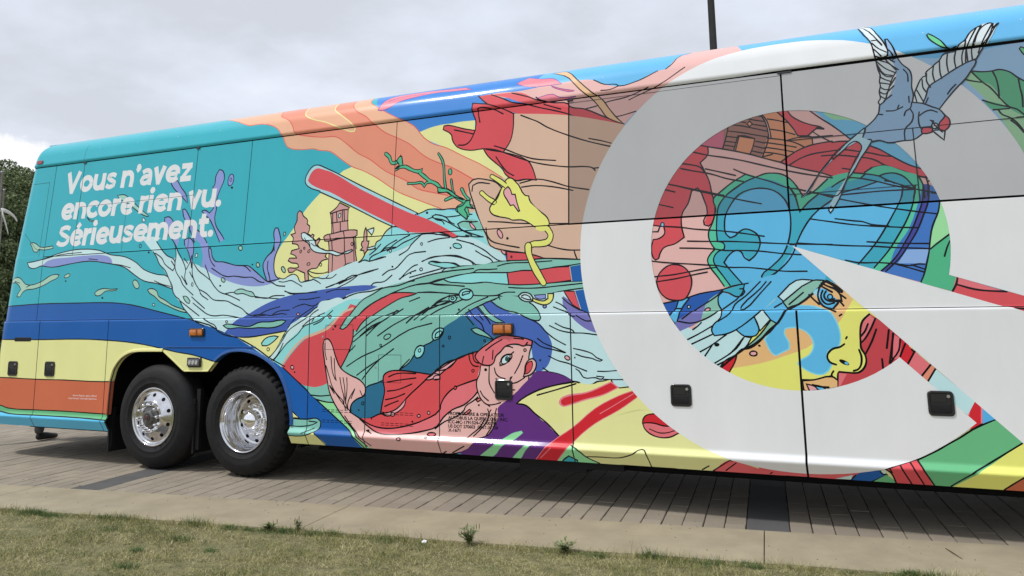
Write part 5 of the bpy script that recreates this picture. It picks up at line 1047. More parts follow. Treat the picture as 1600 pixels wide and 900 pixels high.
fish L ink 8 1 -2925,800 -2911,834 -2867,863 -2820,866 -2817,846 -2849,801
fish L ink 8 1 -2829,863 -2800,885
fish L ink 8 1 -2931,783 -2919,772 -2881,784
fish L ink 8 1 -2930,766 -2931,794
fish F pink 0 1 -2685,900 -2687,893 -2693,889 -2700,889 -2705,893 -2707,899 -2705,906 -2699,910 -2692,910 -2687,906
fish L ink 7 2 -2685,900 -2687,893 -2693,889 -2700,889 -2705,893 -2707,899 -2705,906 -2699,910 -2692,910 -2687,906
fish F ink 0 1 -3052,733 -3055,725 -3062,720 -3071,720 -3078,725 -3080,733 -3078,741 -3070,746 -3062,746 -3055,741
fish F dusty 0 1 -3159,480 -3126,498 -3107,482 -3146,464
fish L ink 7 2 -3159,480 -3126,498 -3107,482 -3146,464
fish F ink 0 1 -3124,437 -3126,432 -3131,428 -3136,428 -3141,431 -3142,436 -3141,441 -3136,444 -3131,445 -3126,442
beam F purple 0 0 -2608,721 -2472,721 -2359,696 -2263,650 -2432,608 -2618,546 -2780,457 -2678,434 -2593,392 -2509,319 -2407,216 -2503,125 -2637,-20 -3147,-25 -3283,-18 -3338,7 -3172,116 -3167,153 -3051,186 -2975,287 -2951,353 -2955,418 -2898,466 -2808,528 -2719,615 -2645,681
beam F yellow 0 0 -2780,457 -2706,517 -2575,579 -2432,611 -2263,649 -2140,631 -1951,672 -1913,614 -1802,617 -1513,359 -1648,444 -1988,377 -2300,327 -2523,318 -2622,391 -2693,447
beam F lime 0 0 -2523,318 -2300,327 -1988,377 -1648,444 -1214,243 -776,-61 -801,-288 -1354,-21 -2283,-33 -2276,166 -2407,216
beam L ink 10 1 -2407,216 -2509,312 -2622,391 -2693,447 -2780,461 -2735,497 -2589,572 -2417,621 -2263,649
beam L ink 9 1 -2593,534 -2418,583 -2250,634
beam L ink 9 1 -2277,654 -2222,642
beam L ink 9 1 -1951,669 -1913,616 -1808,619
beam F pink2 0 1 -2400,494 -2364,530 -2156,573 -1951,659 -1887,612 -2022,547 -2172,505 -2324,456 -2366,448 -2396,465
beam F crim 0 1 -2383,499 -2350,521 -2156,562 -1952,648 -1903,612 -2028,555 -2171,517 -2324,467 -2363,460 -2382,476
beam F crim 0 0 -1777,593 -1740,545 -1893,442 -2096,329 -2263,198 -2445,-13 -2646,-29 -2470,169 -2287,290 -2092,447 -1889,553
beam L pink2 5 1 -1777,590 -1889,550 -2092,445 -2287,288 -2470,166 -2628,-11
beam L pink2 5 1 -1746,538 -1893,439 -2096,327 -2263,195 -2436,-5
beam L pink2 5 1 -2053,405 -1959,458 -1771,568
beam L pink2 5 1 -2581,9 -2474,113
beam F palegreen 0 0 -3153,-20 -3030,76 -2828,216 -2740,241 -2729,226 -2799,172 -2903,110 -3022,-10
beam L seag 3 3 -3153,-20 -3030,76 -2828,216 -2740,241 -2729,226 -2799,172 -2903,110 -3022,-10
beam F palegreen 0 0 -2847,-19 -2731,97 -2663,144 -2644,137 -2710,65 -2782,-23
beam L seag 3 3 -2847,-19 -2731,97 -2663,144 -2644,137 -2710,65 -2782,-23
beam F palegreen 0 0 -2438,-13 -2301,151 -2226,108 -2172,47 -2064,-16 -2396,-42
beam F teal 0 0 -2387,-1 -2328,47 -2273,16 -2254,-23 -2394,-34
beam L ink 7 3 -2387,-1 -2328,47 -2273,16 -2254,-23 -2394,-34
beam L ink 9 1 -2300,144 -2228,99 -2184,51 -2076,-9
beam L ink 9 1 -2185,50 -2050,56 -1905,59 -1795,99 -1720,144 -1696,135 -1673,69 -1658,-7
beam L ink 9 1 -2387,-1 -2328,47 -2261,9
beam F crim 0 0 -1707,351 -1688,394 -1643,417 -1611,421 -1526,359 -1477,334 -1540,332 -1614,349 -1690,346
beam F dusty 0 0 -1707,345 -1614,347 -1540,332 -1477,331 -1418,286 -1494,247 -1569,244 -1643,264 -1692,304
beam L ink 10 1 -1477,334 -1540,332 -1614,349 -1677,350 -1707,345 -1702,376 -1675,407 -1611,421
beam L ink 10 1 -1707,345 -1692,304 -1643,264 -1569,244 -1494,251 -1424,286
beam L ink 8 1 -1654,305 -1579,279 -1517,282 -1454,302
beam F redp 0 0 -1172,2 -1048,102 -965,77 -761,11 -638,-12 -315,1 -317,-21 -1199,-32
beam L ink 10 1 -1266,-3 -1212,35
beam L ink 10 1 -1186,-8 -1048,102
beam L ink 10 1 -1092,2 -1008,79
beam L ink 10 1 -775,-1 -761,11
beam L ink 10 1 -1049,100 -1037,94
beam F pale 0 0 -334,-7 -218,35 -231,-6
beam F blue 0 0 -236,-11 -200,37 -32,89 1,64 -98,-17
beam F pale 0 0 -41,82 -4,98 -6,60 -26,58
beam L ink 11 1 -231,-10 -200,34
beam L ink 11 1 -41,82 -24,58 -2,60
beam L ink 11 1 2,54 -97,-11
beam F weed2 0 0 -93,-14 -2,56 36,20 56,-16 -85,-29
beam F red 0 0 -4,102 199,188 294,-21 56,-16 30,69
beam L ink 10 3 -4,102 199,188 294,-21 56,-16 30,69
beam L ink 10 1 88,136 150,-7
beam L ink 10 1 152,162 225,-4
beam L ink 10 1 14,93 30,69
beam L ink 10 1 23,107 35,76
beam F weed2 0 0 198,184 335,257 534,388 605,428 683,473 831,322 388,-22 285,-22
beam L ink 11 1 198,182 262,215 335,257 381,287 471,343 534,388 605,428 683,468
beam L ink 11 1 198,182 294,-21
beam F lemon 0 0 832,333 976,198 807,112 700,-16 380,-25
beam F orange 0 0 824,122 978,216 963,-14 692,-17
beam L ink 11 1 389,-5 523,111 832,329
beam L ink 11 1 696,-7 758,55 842,133
beam F crim 0 0 562,599 615,540 605,437 542,388 532,411 568,440 530,485 552,580
beam L pink2 7 1 561,594 531,490
beam L pink2 8 1 611,544 601,437
beam F sky3 0 0 615,540 683,470 607,437
beam L ink 12 1 534,391 605,434
leaf F bluegrey 0 0 227,3180 390,3048 1120,3062 1495,3090 1344,1824 644,2239
leaf F leaf1 0 0 731,2825 773,2875 820,2874 865,2862 944,2739 983,2601 1061,2526 1137,2474 1104,2180 1024,2188 921,2521 829,2688
leaf F leaf2 0 0 774,2887 838,2872 902,2868 949,2873 1010,2853 1058,2801 1162,2699 1137,2474 1060,2516 981,2580 937,2673 883,2770 840,2798
leaf F leaf1 0 0 740,2823 774,2881 839,2793
leaf F leaf2 0 0 826,2660 931,2619 981,2580 882,2581
leaf L ink 11 1 731,2830 767,2814 830,2794
leaf L ink 11 1 774,2887 799,2849 839,2793 881,2748 935,2657 982,2591 1024,2569 1061,2526 1135,2453
leaf L ink 11 1 774,2887 838,2872 902,2868 949,2873 1009,2847 1050,2802 1088,2769 1164,2709
leaf L ink 11 1 907,2867 924,2809 930,2741 927,2664
leaf L ink 11 1 1057,2790 1059,2724 1065,2657 1061,2581
leaf L ink 11 1 826,2660 895,2623 982,2591
leaf L ink 11 1 882,2581 936,2580 981,2580
leaf L ink 11 1 913,2577 932,2542 974,2515 1014,2472 1048,2409
leaf L ink 11 1 980,2493 1012,2456 1047,2398
leaf L ink 11 1 1062,2510 1018,2510
heart F pink 0 0 590,1682 584,1799 566,1915 535,2028 493,2138 440,2242 376,2340 302,2431 219,2514 128,2588 30,2652 -74,2705 -184,2747 -297,2778 -413,2796 -530,2802 -647,2796 -763,2778 -876,2747 -986,2705 -1090,2652 -1188,2588 -1279,2514 -1362,2431 -1436,2340 -1500,2242 -1553,2138 -1595,2028 -1626,1915 -1644,1799 -1650,1682 -1644,1565 -1626,1449 -1595,1336 -1553,1226 -1500,1122 -1436,1024 -1362,933 -1279,850 -1188,776 -1090,712 -986,659 -876,617 -763,586 -647,568 -530,562 -413,568 -297,586 -184,617 -74,659 30,712 128,776 219,850 302,933 376,1024 440,1122 493,1226 535,1336 566,1449 584,1565
heart F red 0 0 -1242,2564 -1105,2509 -1112,2445 -1172,2376 -1136,2313 -1106,2232 -1088,2104 -1068,2007 -1096,1893 -1125,1868 -1157,1897 -1130,1972 -1167,2130 -1198,2182 -1247,2161 -1279,2060 -1327,1985 -1337,1888 -1319,1791 -1396,1742 -1484,1717 -1520,1666 -1531,1633 -1556,1620 -1575,1640 -1587,1717 -1569,1785 -1520,1792 -1475,1828 -1487,1882 -1634,1905 -1612,2034 -1567,2231
heart L ink 11 1 -1167,2130 -1130,1972 -1160,1916 -1157,1882 -1125,1868 -1096,1893 -1068,2007 -1087,2124
heart L ink 11 1 -1247,2161 -1279,2060 -1327,1985 -1337,1888 -1319,1791 -1396,1742 -1484,1717 -1520,1666 -1531,1633 -1556,1620 -1575,1640 -1587,1717 -1569,1785 -1520,1792 -1475,1828 -1477,1887
heart L ink 11 1 -1247,2161 -1232,2169 -1198,2182 -1167,2135
heart L ink 11 1 -1582,1849 -1528,1846 -1512,1884
heart L ink 11 1 -1585,1903 -1487,1887
heart F skyb 0 1 -1476,1901 -1479,1891 -1486,1885 -1494,1886 -1501,1892 -1503,1903 -1500,1913 -1493,1919 -1485,1918 -1478,1912
heart L ink 8 2 -1476,1901 -1479,1891 -1486,1885 -1494,1886 -1501,1892 -1503,1903 -1500,1913 -1493,1919 -1485,1918 -1478,1912
heart L ink 11 1 -1105,2509 -1107,2450 -1171,2386 -1145,2329 -1106,2232 -1087,2113
heart F rose 0 0 -1224,2540 -1066,2636 -933,2671 -990,2483
heart F brown 0 0 -970,2685 -807,2757 -688,2752 -656,2669 -636,2549 -689,2385 -988,2483
heart F houseo 0 0 -696,2773 -587,2770 -487,2650 -440,2557 -424,2531 -321,2520 -317,2444 -440,2413 -559,2334 -698,2386 -645,2541 -618,2547 -647,2678
heart L ink 10 1 -938,2662 -960,2574 -990,2483
heart L ink 10 1 -943,2652 -979,2676
heart L ink 10 1 -809,2722 -755,2700 -665,2675
heart L ink 10 1 -928,2676 -849,2662 -749,2629 -647,2594
heart L ink 10 1 -939,2627 -824,2599 -752,2577 -640,2545
heart L ink 10 1 -875,2703 -802,2681
heart L ink 10 1 -748,2660 -654,2634
heart L ink 10 1 -955,2584 -872,2565
heart L ink 10 1 -971,2545 -883,2526
heart L ink 10 1 -977,2514 -894,2493
heart L ink 10 1 -732,2520 -665,2499
heart L ink 10 1 -748,2483 -672,2456
heart L ink 10 1 -768,2446 -688,2419
heart L ink 10 1 -697,2748 -656,2674 -638,2589 -636,2540 -689,2390
heart L ink 10 1 -680,2741 -642,2677 -624,2597 -618,2538
heart L ink 10 1 -781,2738 -726,2732 -681,2717
heart L ink 10 1 -637,2692 -575,2675 -488,2645
heart L ink 10 1 -619,2606 -535,2582 -441,2543
heart L ink 10 1 -645,2536 -522,2508 -436,2475 -370,2430
heart L ink 10 1 -661,2503 -542,2472 -438,2442
heart L ink 10 1 -667,2465 -544,2433 -458,2406
heart L ink 10 1 -678,2427 -572,2402 -503,2377
heart L ink 10 1 -689,2390 -617,2402
heart F houseo 0 0 -891,2458 -858,2575 -740,2541 -762,2465 -783,2418
heart L ink 9 3 -891,2458 -858,2575 -740,2541 -762,2465 -783,2418
heart L ink 9 1 -905,2464 -867,2579 -816,2574 -740,2543
heart F houseo 0 0 -793,2670 -772,2691 -752,2665 -774,2645
heart L ink 9 3 -793,2670 -772,2691 -752,2665 -774,2645
heart F red 0 0 -596,2780 -507,2769 -458,2695 -383,2638 -315,2606 -256,2585 -236,2568 -283,2573 -310,2557 -355,2524 -415,2530 -447,2587 -495,2660
heart L ink 10 3 -596,2780 -507,2769 -458,2695 -383,2638 -315,2606 -256,2585 -236,2568 -283,2573 -310,2557 -355,2524 -415,2530 -447,2587 -495,2660
heart L ink 18 1 -282,2578 -236,2568
heart L ink 9 1 -509,2502 -425,2517 -321,2511 -176,2509
heart L ink 9 1 -321,2511 -317,2444
heart L ink 9 1 -314,2553 -261,2509 -196,2464
heart L ink 9 1 -424,2531 -346,2523 -321,2511
heart L ink 11 1 -1185,2538 -1109,2515 -988,2483 -887,2453 -778,2418 -698,2386 -559,2334
heart F skyg 0 0 -344,2759 -251,2670 -171,2585 -55,2468 87,2398 200,2313 327,2229 437,2166 386,2286 272,2415 63,2614 -164,2717
heart F greeng 0 0 -271,2750 -161,2727 12,2597 -86,2622 -169,2637
heart L ink 11 1 -345,2745 -268,2668 -171,2585 -55,2468
heart F red 0 0 -559,2334 -449,2405 -351,2443 -265,2457 -180,2463 -182,2453 -73,2451 -8,2445 87,2398 140,2360 201,2318 327,2229 416,2190 433,2127 284,2188 163,2244 74,2234 23,2202 -83,2211 -200,2194 -215,2200 -364,2255 -499,2305
heart L ink 11 1 -559,2334 -449,2405 -351,2443 -265,2457 -180,2463
heart L ink 11 1 -559,2334 -499,2303 -364,2255 -280,2229 -199,2192
heart L ink 11 1 -499,2303 -427,2345 -339,2375 -185,2388
heart L ink 11 1 -263,2356 -187,2355
heart L ink 11 1 -182,2453 -131,2456 -65,2451
heart L ink 11 1 79,2399 141,2365 201,2318 327,2229 416,2190
heart L ink 11 1 -186,2388 -103,2389 -22,2370 82,2343 153,2318 208,2308
heart L ink 11 1 -189,2356 -90,2341 -25,2326 87,2297 163,2244
heart L ink 11 1 -125,2247 -73,2234
heart L ink 11 1 163,2244 284,2188 374,2145 433,2127
heart L ink 11 1 74,2234 163,2244
heart F hgreen 0 0 -822,2262 -733,2239 -625,2254 -505,2196 -441,2112 -415,2054 -349,2086 -233,2178 -91,2212 -34,2207 23,2202 74,2230 163,2242 284,2188 381,2140 397,2073 379,1969 353,1887 307,1777 252,1666 192,1608 139,1528 69,1479 -63,1404 -269,1225 -430,1503 -894,1400 -975,1398 -1029,1390 -1080,1470 -1131,1556 -1142,1621 -1083,1680 -1122,1743 -1123,1809 -1092,1874 -1065,1968 -1080,2075 -1050,2121 -925,2207
heart F hteal 0 0 -957,2123 -834,2205 -734,2222 -619,2194 -526,2137 -483,2059 -463,2030 -443,1936 -379,2006 -317,2057 -212,2122 -12,2164 22,2193 125,2171 182,2184 281,2144 343,2059 340,2046 317,1942 275,1830 200,1710 117,1601 24,1496 -265,1271 -438,1503 -894,1408 -984,1394 -1026,1459 -1076,1544 -1099,1601 -1071,1656 -1015,1681 -1013,1719 -1066,1750 -1065,1872 -1045,2015
heart F hblue 0 0 -876,2088 -783,2134 -702,2140 -615,2111 -548,2059 -522,1988 -513,1849 -539,1714 -593,1608 -676,1530 -750,1460 -733,1441 -671,1466 -893,1414 -986,1532 -1020,1579 -981,1633 -925,1668 -881,1648 -831,1586 -784,1625 -744,1706 -753,1771 -800,1815 -853,1830 -899,1806 -946,1771 -991,1793 -1000,1868 -987,1953 -942,2036
heart L ink 12 1 -893,1414 -986,1532 -1020,1579 -981,1633 -925,1668 -889,1657 -865,1610 -831,1586 -784,1625 -744,1706 -753,1771 -800,1815 -853,1830 -899,1806 -928,1780 -965,1768 -995,1802 -1002,1868 -987,1953 -942,2036 -875,2108 -783,2139 -702,2140 -615,2112 -549,2046 -519,1969 -513,1849 -539,1714 -593,1608 -676,1530 -745,1469 -742,1446 -715,1445 -662,1466
heart F hblue 0 0 -485,1693 -436,1790 -361,1894 -298,1954 -210,2021 -9,2105 105,2123 153,2128 268,2083 253,2004 268,2073 242,1990 186,1877 132,1787 57,1676 -59,1535 -161,1563 -528,1691
heart F hblue 0 0 -562,1697 -484,1702 -251,1444 -441,1463 -664,1443 -616,1509 -532,1623 -503,1667
heart L ink 12 1 -527,1695 -485,1693 -436,1790 -370,1886 -298,1954 -211,2012
heart L ink 12 1 -485,1693 -496,1658 -543,1579 -625,1501 -689,1458
heart L ink 12 1 -463,2040 -443,1936 -379,2006 -308,2060
heart L ink 12 1 -517,2147 -493,2107 -463,2040
heart L ink 12 1 -457,2142 -426,2083 -410,2054 -375,2079
heart L ink 11 1 -822,2262 -925,2207 -1031,2129 -1079,2093
heart L ink 11 1 -728,2239 -825,2204 -957,2123 -995,2087
heart L ink 11 1 -728,2239 -678,2254 -625,2254 -555,2239 -497,2196 -457,2141 -426,2082 -415,2054
heart L ink 11 1 -493,2116 -462,2057
heart L ink 11 1 -419,2054 -349,2077 -233,2174
heart L ink 11 1 -912,2311 -822,2262 -734,2225 -629,2183 -526,2132 -441,2112 -341,2076 -209,2048
heart L ink 11 1 -1131,2333 -1042,2305 -900,2259
heart L ink 11 1 -1327,2353 -1241,2328 -1146,2304 -1080,2284 -970,2240 -843,2205
heart L ink 11 1 -1235,2485 -1112,2445 -981,2413 -844,2375 -710,2329 -536,2270 -349,2216 -282,2201 -199,2180
heart L ink 11 1 -1326,2395 -1249,2378 -1173,2351 -1136,2304
heart L ink 11 1 -1443,2235 -1322,2200 -1208,2167 -1114,2140 -995,2106
heart L ink 11 1 -1469,2192 -1382,2163
heart L ink 11 1 -1050,2121 -1080,2075 -1064,2006 -1075,1949 -1097,1883 -1122,1837 -1128,1781 -1113,1733 -1083,1685 -1117,1653 -1145,1603 -1127,1546 -1080,1479 -1029,1399
heart L ink 11 1 -872,2175 -976,2106 -1040,2024 -1057,1929 -1065,1825 -1062,1745 -1021,1733 -1009,1709 -1015,1681 -1061,1665 -1099,1610 -1089,1563 -1034,1478 -984,1403
heart L ink 11 1 -986,1532 -893,1414
heart L ink 11 1 -1370,2215 -1256,2176 -1087,2124 -977,2092 -850,2054 -718,2019
heart L ink 11 1 -1526,2073 -1400,2036
heart L ink 11 1 -1464,2188 -1382,2164
heart L ink 11 1 -1468,1886 -1333,1870 -1239,1852 -1117,1837 -1007,1822 -899,1804 -784,1781 -710,1766
heart L ink 11 1 -1295,1759 -1122,1748 -966,1740 -831,1728 -699,1715 -536,1700 -234,1681
heart L ink 11 1 -1357,1707 -1088,1687 -1015,1672 -880,1666 -756,1656 -592,1630 -456,1615
heart L ink 11 1 -1590,1613 -1489,1598 -1298,1579 -1131,1563 -1076,1558 -1004,1542 -842,1534 -685,1512 -583,1497 -422,1491
heart L ink 11 1 -1575,1486 -1444,1496 -1282,1519 -1150,1538 -1076,1544
heart L ink 11 1 -1548,1447 -1398,1466 -1274,1490 -1152,1510
heart F midb 0 0 174,1619 279,1768 397,2073 485,2035 482,1910 406,1659 340,1419 125,1477
heart F navyp 0 0 398,2084 435,2081 419,1956 379,1865 322,1735 270,1665 218,1586 155,1506 106,1467 69,1474 150,1548 222,1637 275,1717 330,1827 378,1959
heart F midb 0 0 439,2080 473,2046 492,1961 470,1869 430,1780 402,1659 298,1664 377,1845 419,1956
heart F lilac 0 0 258,1625 393,1619 362,1519 189,1526
heart F midb 0 0 248,1620 270,1665 402,1659 393,1619
heart F midb 0 0 166,1521 266,1512 357,1514 348,1459 324,1389 87,1468
heart F pgreen2 0 0 492,1961 533,1876 546,1722 403,1623 421,1729 469,1859
heart F hgreen2 0 0 546,1727 539,1552 500,1434 552,1412 540,1373 513,1320 319,1384 365,1499 398,1619
heart L ink 11 1 269,2083 247,1990 186,1877 132,1787 57,1676 -69,1530
heart L ink 11 1 347,2077 322,1952 276,1841 211,1730 137,1620 33,1501
heart L ink 11 1 397,2073 384,1969 342,1857 296,1757 243,1667 169,1557 79,1478
heart L ink 11 1 434,2070 419,1956 378,1855 333,1755 269,1655 197,1556 106,1472
heart L ink 11 1 492,1961 475,1879 430,1780 402,1659 392,1599 365,1499 346,1439 324,1391
heart L ink 11 1 402,1618 451,1657 532,1718
heart L ink 11 1 527,1668 506,1624 485,1564
heart L ink 11 1 -476,2121 -325,2076 -198,2028 -54,1985 106,1941 235,1911 380,1880 460,1865
heart L ink 11 1 -369,1878 -240,1851 -95,1821 19,1804 141,1791 243,1780 334,1773
heart L ink 11 1 -201,1870 -74,1846 -17,1837 39,1813 151,1796
heart L ink 11 1 -472,1702 -302,1685 -107,1665 45,1654 176,1639 313,1628 394,1621
heart L ink 11 1 1,1689 178,1670 397,1657
heart L ink 11 1 -153,1562 -68,1541 74,1535 184,1521 266,1507 312,1516 357,1514
heart L ink 11 1 184,1518 256,1493 348,1459
heart L ink 11 1 275,1512 354,1479
heart L ink 11 1 -206,2111 -154,2144 -86,2170 -5,2159 66,2139 121,2121 213,2087 350,2050 476,2014
heart L ink 11 1 -83,2211 14,2194 117,2167 170,2131 275,2082 343,2055
heart L ink 11 1 23,2202 74,2234
heart L ink 11 1 -4,2164 30,2192
heart L ink 11 1 117,2167 158,2181 221,2180 281,2148 316,2101 342,2050 329,1990
heart L ink 11 1 267,2074 253,2004
heart L ink 11 1 -143,2061 -1,2095 106,2127
heart L ink 11 1 153,2128 185,2121 215,2105
heart L ink 11 1 -210,2043 -46,2049 116,2054 342,2050
heart L ink 11 1 374,2145 398,2072 398,1985
heart L ink 11 1 419,2137 429,2078 422,2000
heart L ink 11 1 446,2016 483,2009
heart L ink 11 1 435,2104 443,2108
heart F hblue 0 0 -903,1401 -671,1471 -432,1472 -282,1471 -338,1377 -506,1364 -887,1374
heart F facey 0 0 -1265,653 -1063,846 -521,1418 -299,1411 217,1033 227,685 -515,489 -1127,538
heart F skin 0 0 -1002,774 -795,813 -621,867 -415,959 -359,1057 -234,1106 -165,1211 -124,1280 -262,1410 -341,1412 -566,1224 -784,989 -956,882
heart F hblue 0 0 -566,1224 -431,1239 -365,1225 -278,1177 -269,1163 -236,1081 -228,999 -247,938 -316,907 -325,856 -299,811 -327,765 -377,739 -463,763 -529,813 -507,839 -446,876 -412,938 -418,989 -454,1041 -512,1070 -540,1076 -600,1067 -610,1032 -581,963 -584,919 -680,871 -709,893 -750,989 -693,1068
heart L lightb 10 3 -566,1224 -431,1239 -365,1225 -278,1177 -269,1163 -236,1081 -228,999 -247,938 -316,907 -325,856 -299,811 -327,765 -377,739 -463,763 -529,813 -507,839 -446,876 -412,938 -418,989 -454,1041 -512,1070 -540,1076 -600,1067 -610,1032 -581,963 -584,919 -680,871 -709,893 -750,989 -693,1068
heart F palebase 0 0 -1408,1127 -1281,1062 -1222,1125 -1166,1152 -1065,1213 -1039,1151 -1098,1061 -1028,1025 -955,1060 -844,1006 -901,927 -966,873 -1067,801 -1114,774 -1235,880 -1341,971
heart F navyb 0 0 -1550,1268 -1386,1298 -1215,1345 -1039,1373 -1087,1324 -1163,1279 -1239,1235 -1379,1145 -1418,1118 -1472,1184
heart F hblue 0 0 -1377,1293 -1301,1310 -1360,1236 -1399,1136 -1423,1109 -1463,1165 -1408,1228
heart F peri2 0 0 -1379,1145 -1239,1235 -1154,1279 -1166,1215 -1212,1144 -1251,1112 -1394,1044 -1428,1114
heart F seag2 0 0 -1163,1279 -1049,1360 -1056,1223 -1110,1179 -1212,1139
heart F hteal 0 0 -1040,1368 -876,1410 -870,1355 -907,1320 -952,1316
heart F hblue 0 0 -1079,1314 -1040,1355 -952,1319 -889,1337 -876,1401 -759,1443 -376,1431 -637,1309 -755,1209 -817,1157 -793,1059 -817,1015 -896,1011 -955,1060 -1028,1029 -1119,1016 -1134,1061 -1123,1106 -1085,1133 -1038,1213 -1073,1250
heart F hblue 0 0 -637,1309 -597,1273 -566,1224 -657,1103 -702,1134 -755,1209
heart F palebase 0 0 -817,1157 -755,1209 -702,1134 -780,1051
heart L ink 11 3 -817,1157 -755,1209 -702,1134 -780,1051
heart F palebase 0 0 -637,1309 -502,1426 -368,1422 -464,1363 -601,1273
heart L ink 11 3 -637,1309 -502,1426 -368,1422 -464,1363 -601,1273
heart F seag2 0 0 -606,1269 -385,1422 -311,1420 -356,1360 -497,1249 -567,1210
heart L ink 11 3 -606,1269 -385,1422 -311,1420 -356,1360 -497,1249 -567,1210
heart F seag2 0 0 -892,927 -782,1024 -698,1129 -657,1103 -712,1041 -784,989 -847,945
heart L ink 11 3 -892,927 -782,1024 -698,1129 -657,1103 -712,1041 -784,989 -847,945
heart F palebase 0 0 -896,1008 -844,1005 -892,931 -1113,792 -1130,809 -963,918
heart L ink 10 3 -896,1008 -844,1005 -892,931 -1113,792 -1130,809 -963,918
heart F crim 0 0 -1096,774 -1039,837 -961,871 -978,820 -1026,740
heart L ink 11 3 -1096,774 -1039,837 -961,871 -978,820 -1026,740
heart L ink 11 1 -1618,1241 -1501,1276 -1376,1297 -1215,1345 -1039,1373 -957,1398 -849,1414
heart L ink 11 1 -1040,1355 -1074,1323 -1077,1259 -1056,1213 -1066,1151 -1123,1097 -1137,1052 -1119,1016 -1028,1029 -955,1060 -817,1157 -755,1209
heart L ink 11 1 -1040,1355 -996,1345 -943,1316 -898,1324 -877,1351 -887,1374 -913,1374
heart L ink 11 1 -876,1410 -898,1338 -1047,1222
heart L ink 11 1 -760,1425 -872,1319 -955,1257 -992,1186 -1085,1124
heart L ink 11 1 -912,1229 -903,1247 -763,1371 -717,1423
heart L ink 11 1 -913,1216 -886,1220 -766,1335 -682,1422
heart L ink 11 1 -817,1157 -791,1086 -789,1051 -817,1015 -896,1011
heart L ink 11 1 -955,1060 -896,1011 -844,1002
heart L ink 11 1 -668,1230 -615,1260
heart L ink 11 1 -1361,1145 -1239,1230 -1087,1324 -1040,1368
heart L ink 11 1 -1301,1310 -1360,1236 -1399,1127
heart L ink 11 1 -1407,1233 -1360,1232
heart L ink 11 1 -1390,1127 -1297,1112 -1213,1130 -1128,1170 -1065,1213
heart L ink 11 1 -1281,1062 -1242,1089 -1213,1116
heart L ink 11 1 -1331,984 -1246,1025 -1133,1088
heart L ink 11 1 -1296,952 -1136,1025
heart L ink 11 1 -1234,894 -1159,935 -1028,1025
heart L ink 11 1 -1199,862 -1140,944
heart L ink 11 1 -1130,809 -1000,891 -906,998
heart L ink 11 1 -1112,796 -966,873 -901,918
heart L ink 11 1 -1419,1109 -1463,1165 -1407,1237 -1386,1293
heart L ink 11 1 -564,1250 -458,1336
heart L ink 16 1 -1077,783 -966,873 -919,913 -857,927 -785,980 -711,1059 -648,1111 -566,1224 -497,1249 -356,1360 -303,1411
heart F rosy 0 1 -1142,1228 -1144,1219 -1152,1211 -1165,1205 -1177,1207 -1184,1213 -1182,1222 -1173,1230 -1160,1234 -1148,1233
heart L ink 10 2 -1142,1228 -1144,1219 -1152,1211 -1165,1205 -1177,1207 -1184,1213 -1182,1222 -1173,1230 -1160,1234 -1148,1233
heart F pale 0 1 -1295,1245 -1297,1238 -1303,1234 -1310,1234 -1316,1238 -1317,1245 -1315,1252 -1309,1256 -1302,1255 -1297,1251
heart L ink 9 2 -1295,1245 -1297,1238 -1303,1234 -1310,1234 -1316,1238 -1317,1245 -1315,1252 -1309,1256 -1302,1255 -1297,1251
heart F rosy 0 1 -813,885 -818,874 -832,868 -848,868 -861,874 -865,884 -859,895 -846,901 -830,901 -817,895
heart L ink 11 2 -813,885 -818,874 -832,868 -848,868 -861,874 -865,884 -859,895 -846,901 -830,901 -817,895
heart F ink 0 1 -783,937 -788,934 -794,934 -799,937 -802,942 -801,947 -797,950 -791,950 -785,947 -783,942
heart F ink 0 1 -1084,948 -1089,940 -1099,935 -1111,935 -1121,940 -1124,948 -1120,957 -1109,962 -1097,962 -1088,957
heart F redplanet 0 1 -1408,1578 -1351,1566 -1305,1529 -1279,1476 -1277,1420 -1299,1355 -1338,1305 -1419,1298 -1476,1313 -1527,1362 -1553,1438 -1552,1457 -1531,1508 -1490,1550 -1451,1572
heart L ink 11 2 -1408,1578 -1351,1566 -1305,1529 -1279,1476 -1277,1420 -1299,1355 -1338,1305 -1419,1298 -1476,1313 -1527,1362 -1553,1438 -1552,1457 -1531,1508 -1490,1550 -1451,1572
heart L ink 11 1 -1566,1488 -1416,1498 -1282,1519
heart L ink 11 1 -1546,1447 -1398,1466 -1279,1488
heart F hblue 0 0 -384,1352 -346,1365 -300,1350 -266,1314 -223,1275 -235,1236 -264,1212 -309,1228 -352,1272
heart F pale2 0 0 -394,1337 -350,1366 -341,1301 -360,1287
heart L ink 14 1 -346,1365 -359,1312 -348,1262 -318,1228 -264,1212 -225,1255
heart L ink 14 1 -324,1345 -338,1311 -329,1272 -299,1247 -252,1256
heart L ink 14 1 -301,1340 -317,1311 -305,1281 -278,1271 -250,1285
heart L ink 14 1 -419,1318 -389,1283 -354,1248
heart L ink 14 1 -340,1385 -300,1359 -260,1334
heart L ink 14 1 -329,1400 -280,1374 -236,1353 -207,1313 -201,1269 -224,1270
heart L ink 14 1 -292,1207 -247,1185
heart L ink 14 1 -202,1313 -173,1288
heart L ink 14 1 -215,1270 -190,1235
heart L ink 14 1 -222,1155 -208,1165
heart L ink 14 1 -191,993 -184,1005
heart F hblue 0 1 -260,1300 -264,1289 -272,1283 -283,1283 -291,1290 -293,1300 -289,1311 -280,1317 -270,1317 -262,1310
heart L ink 10 2 -260,1300 -264,1289 -272,1283 -283,1283 -291,1290 -293,1300 -289,1311 -280,1317 -270,1317 -262,1310
heart L ink 24 1 -291,1413 -243,1382 -196,1337
heart L ink 20 1 -283,1271 -242,1270 -210,1269
heart L ink 14 1 -205,955 -234,935 -284,921 -319,887 -325,859 -309,826 -270,810
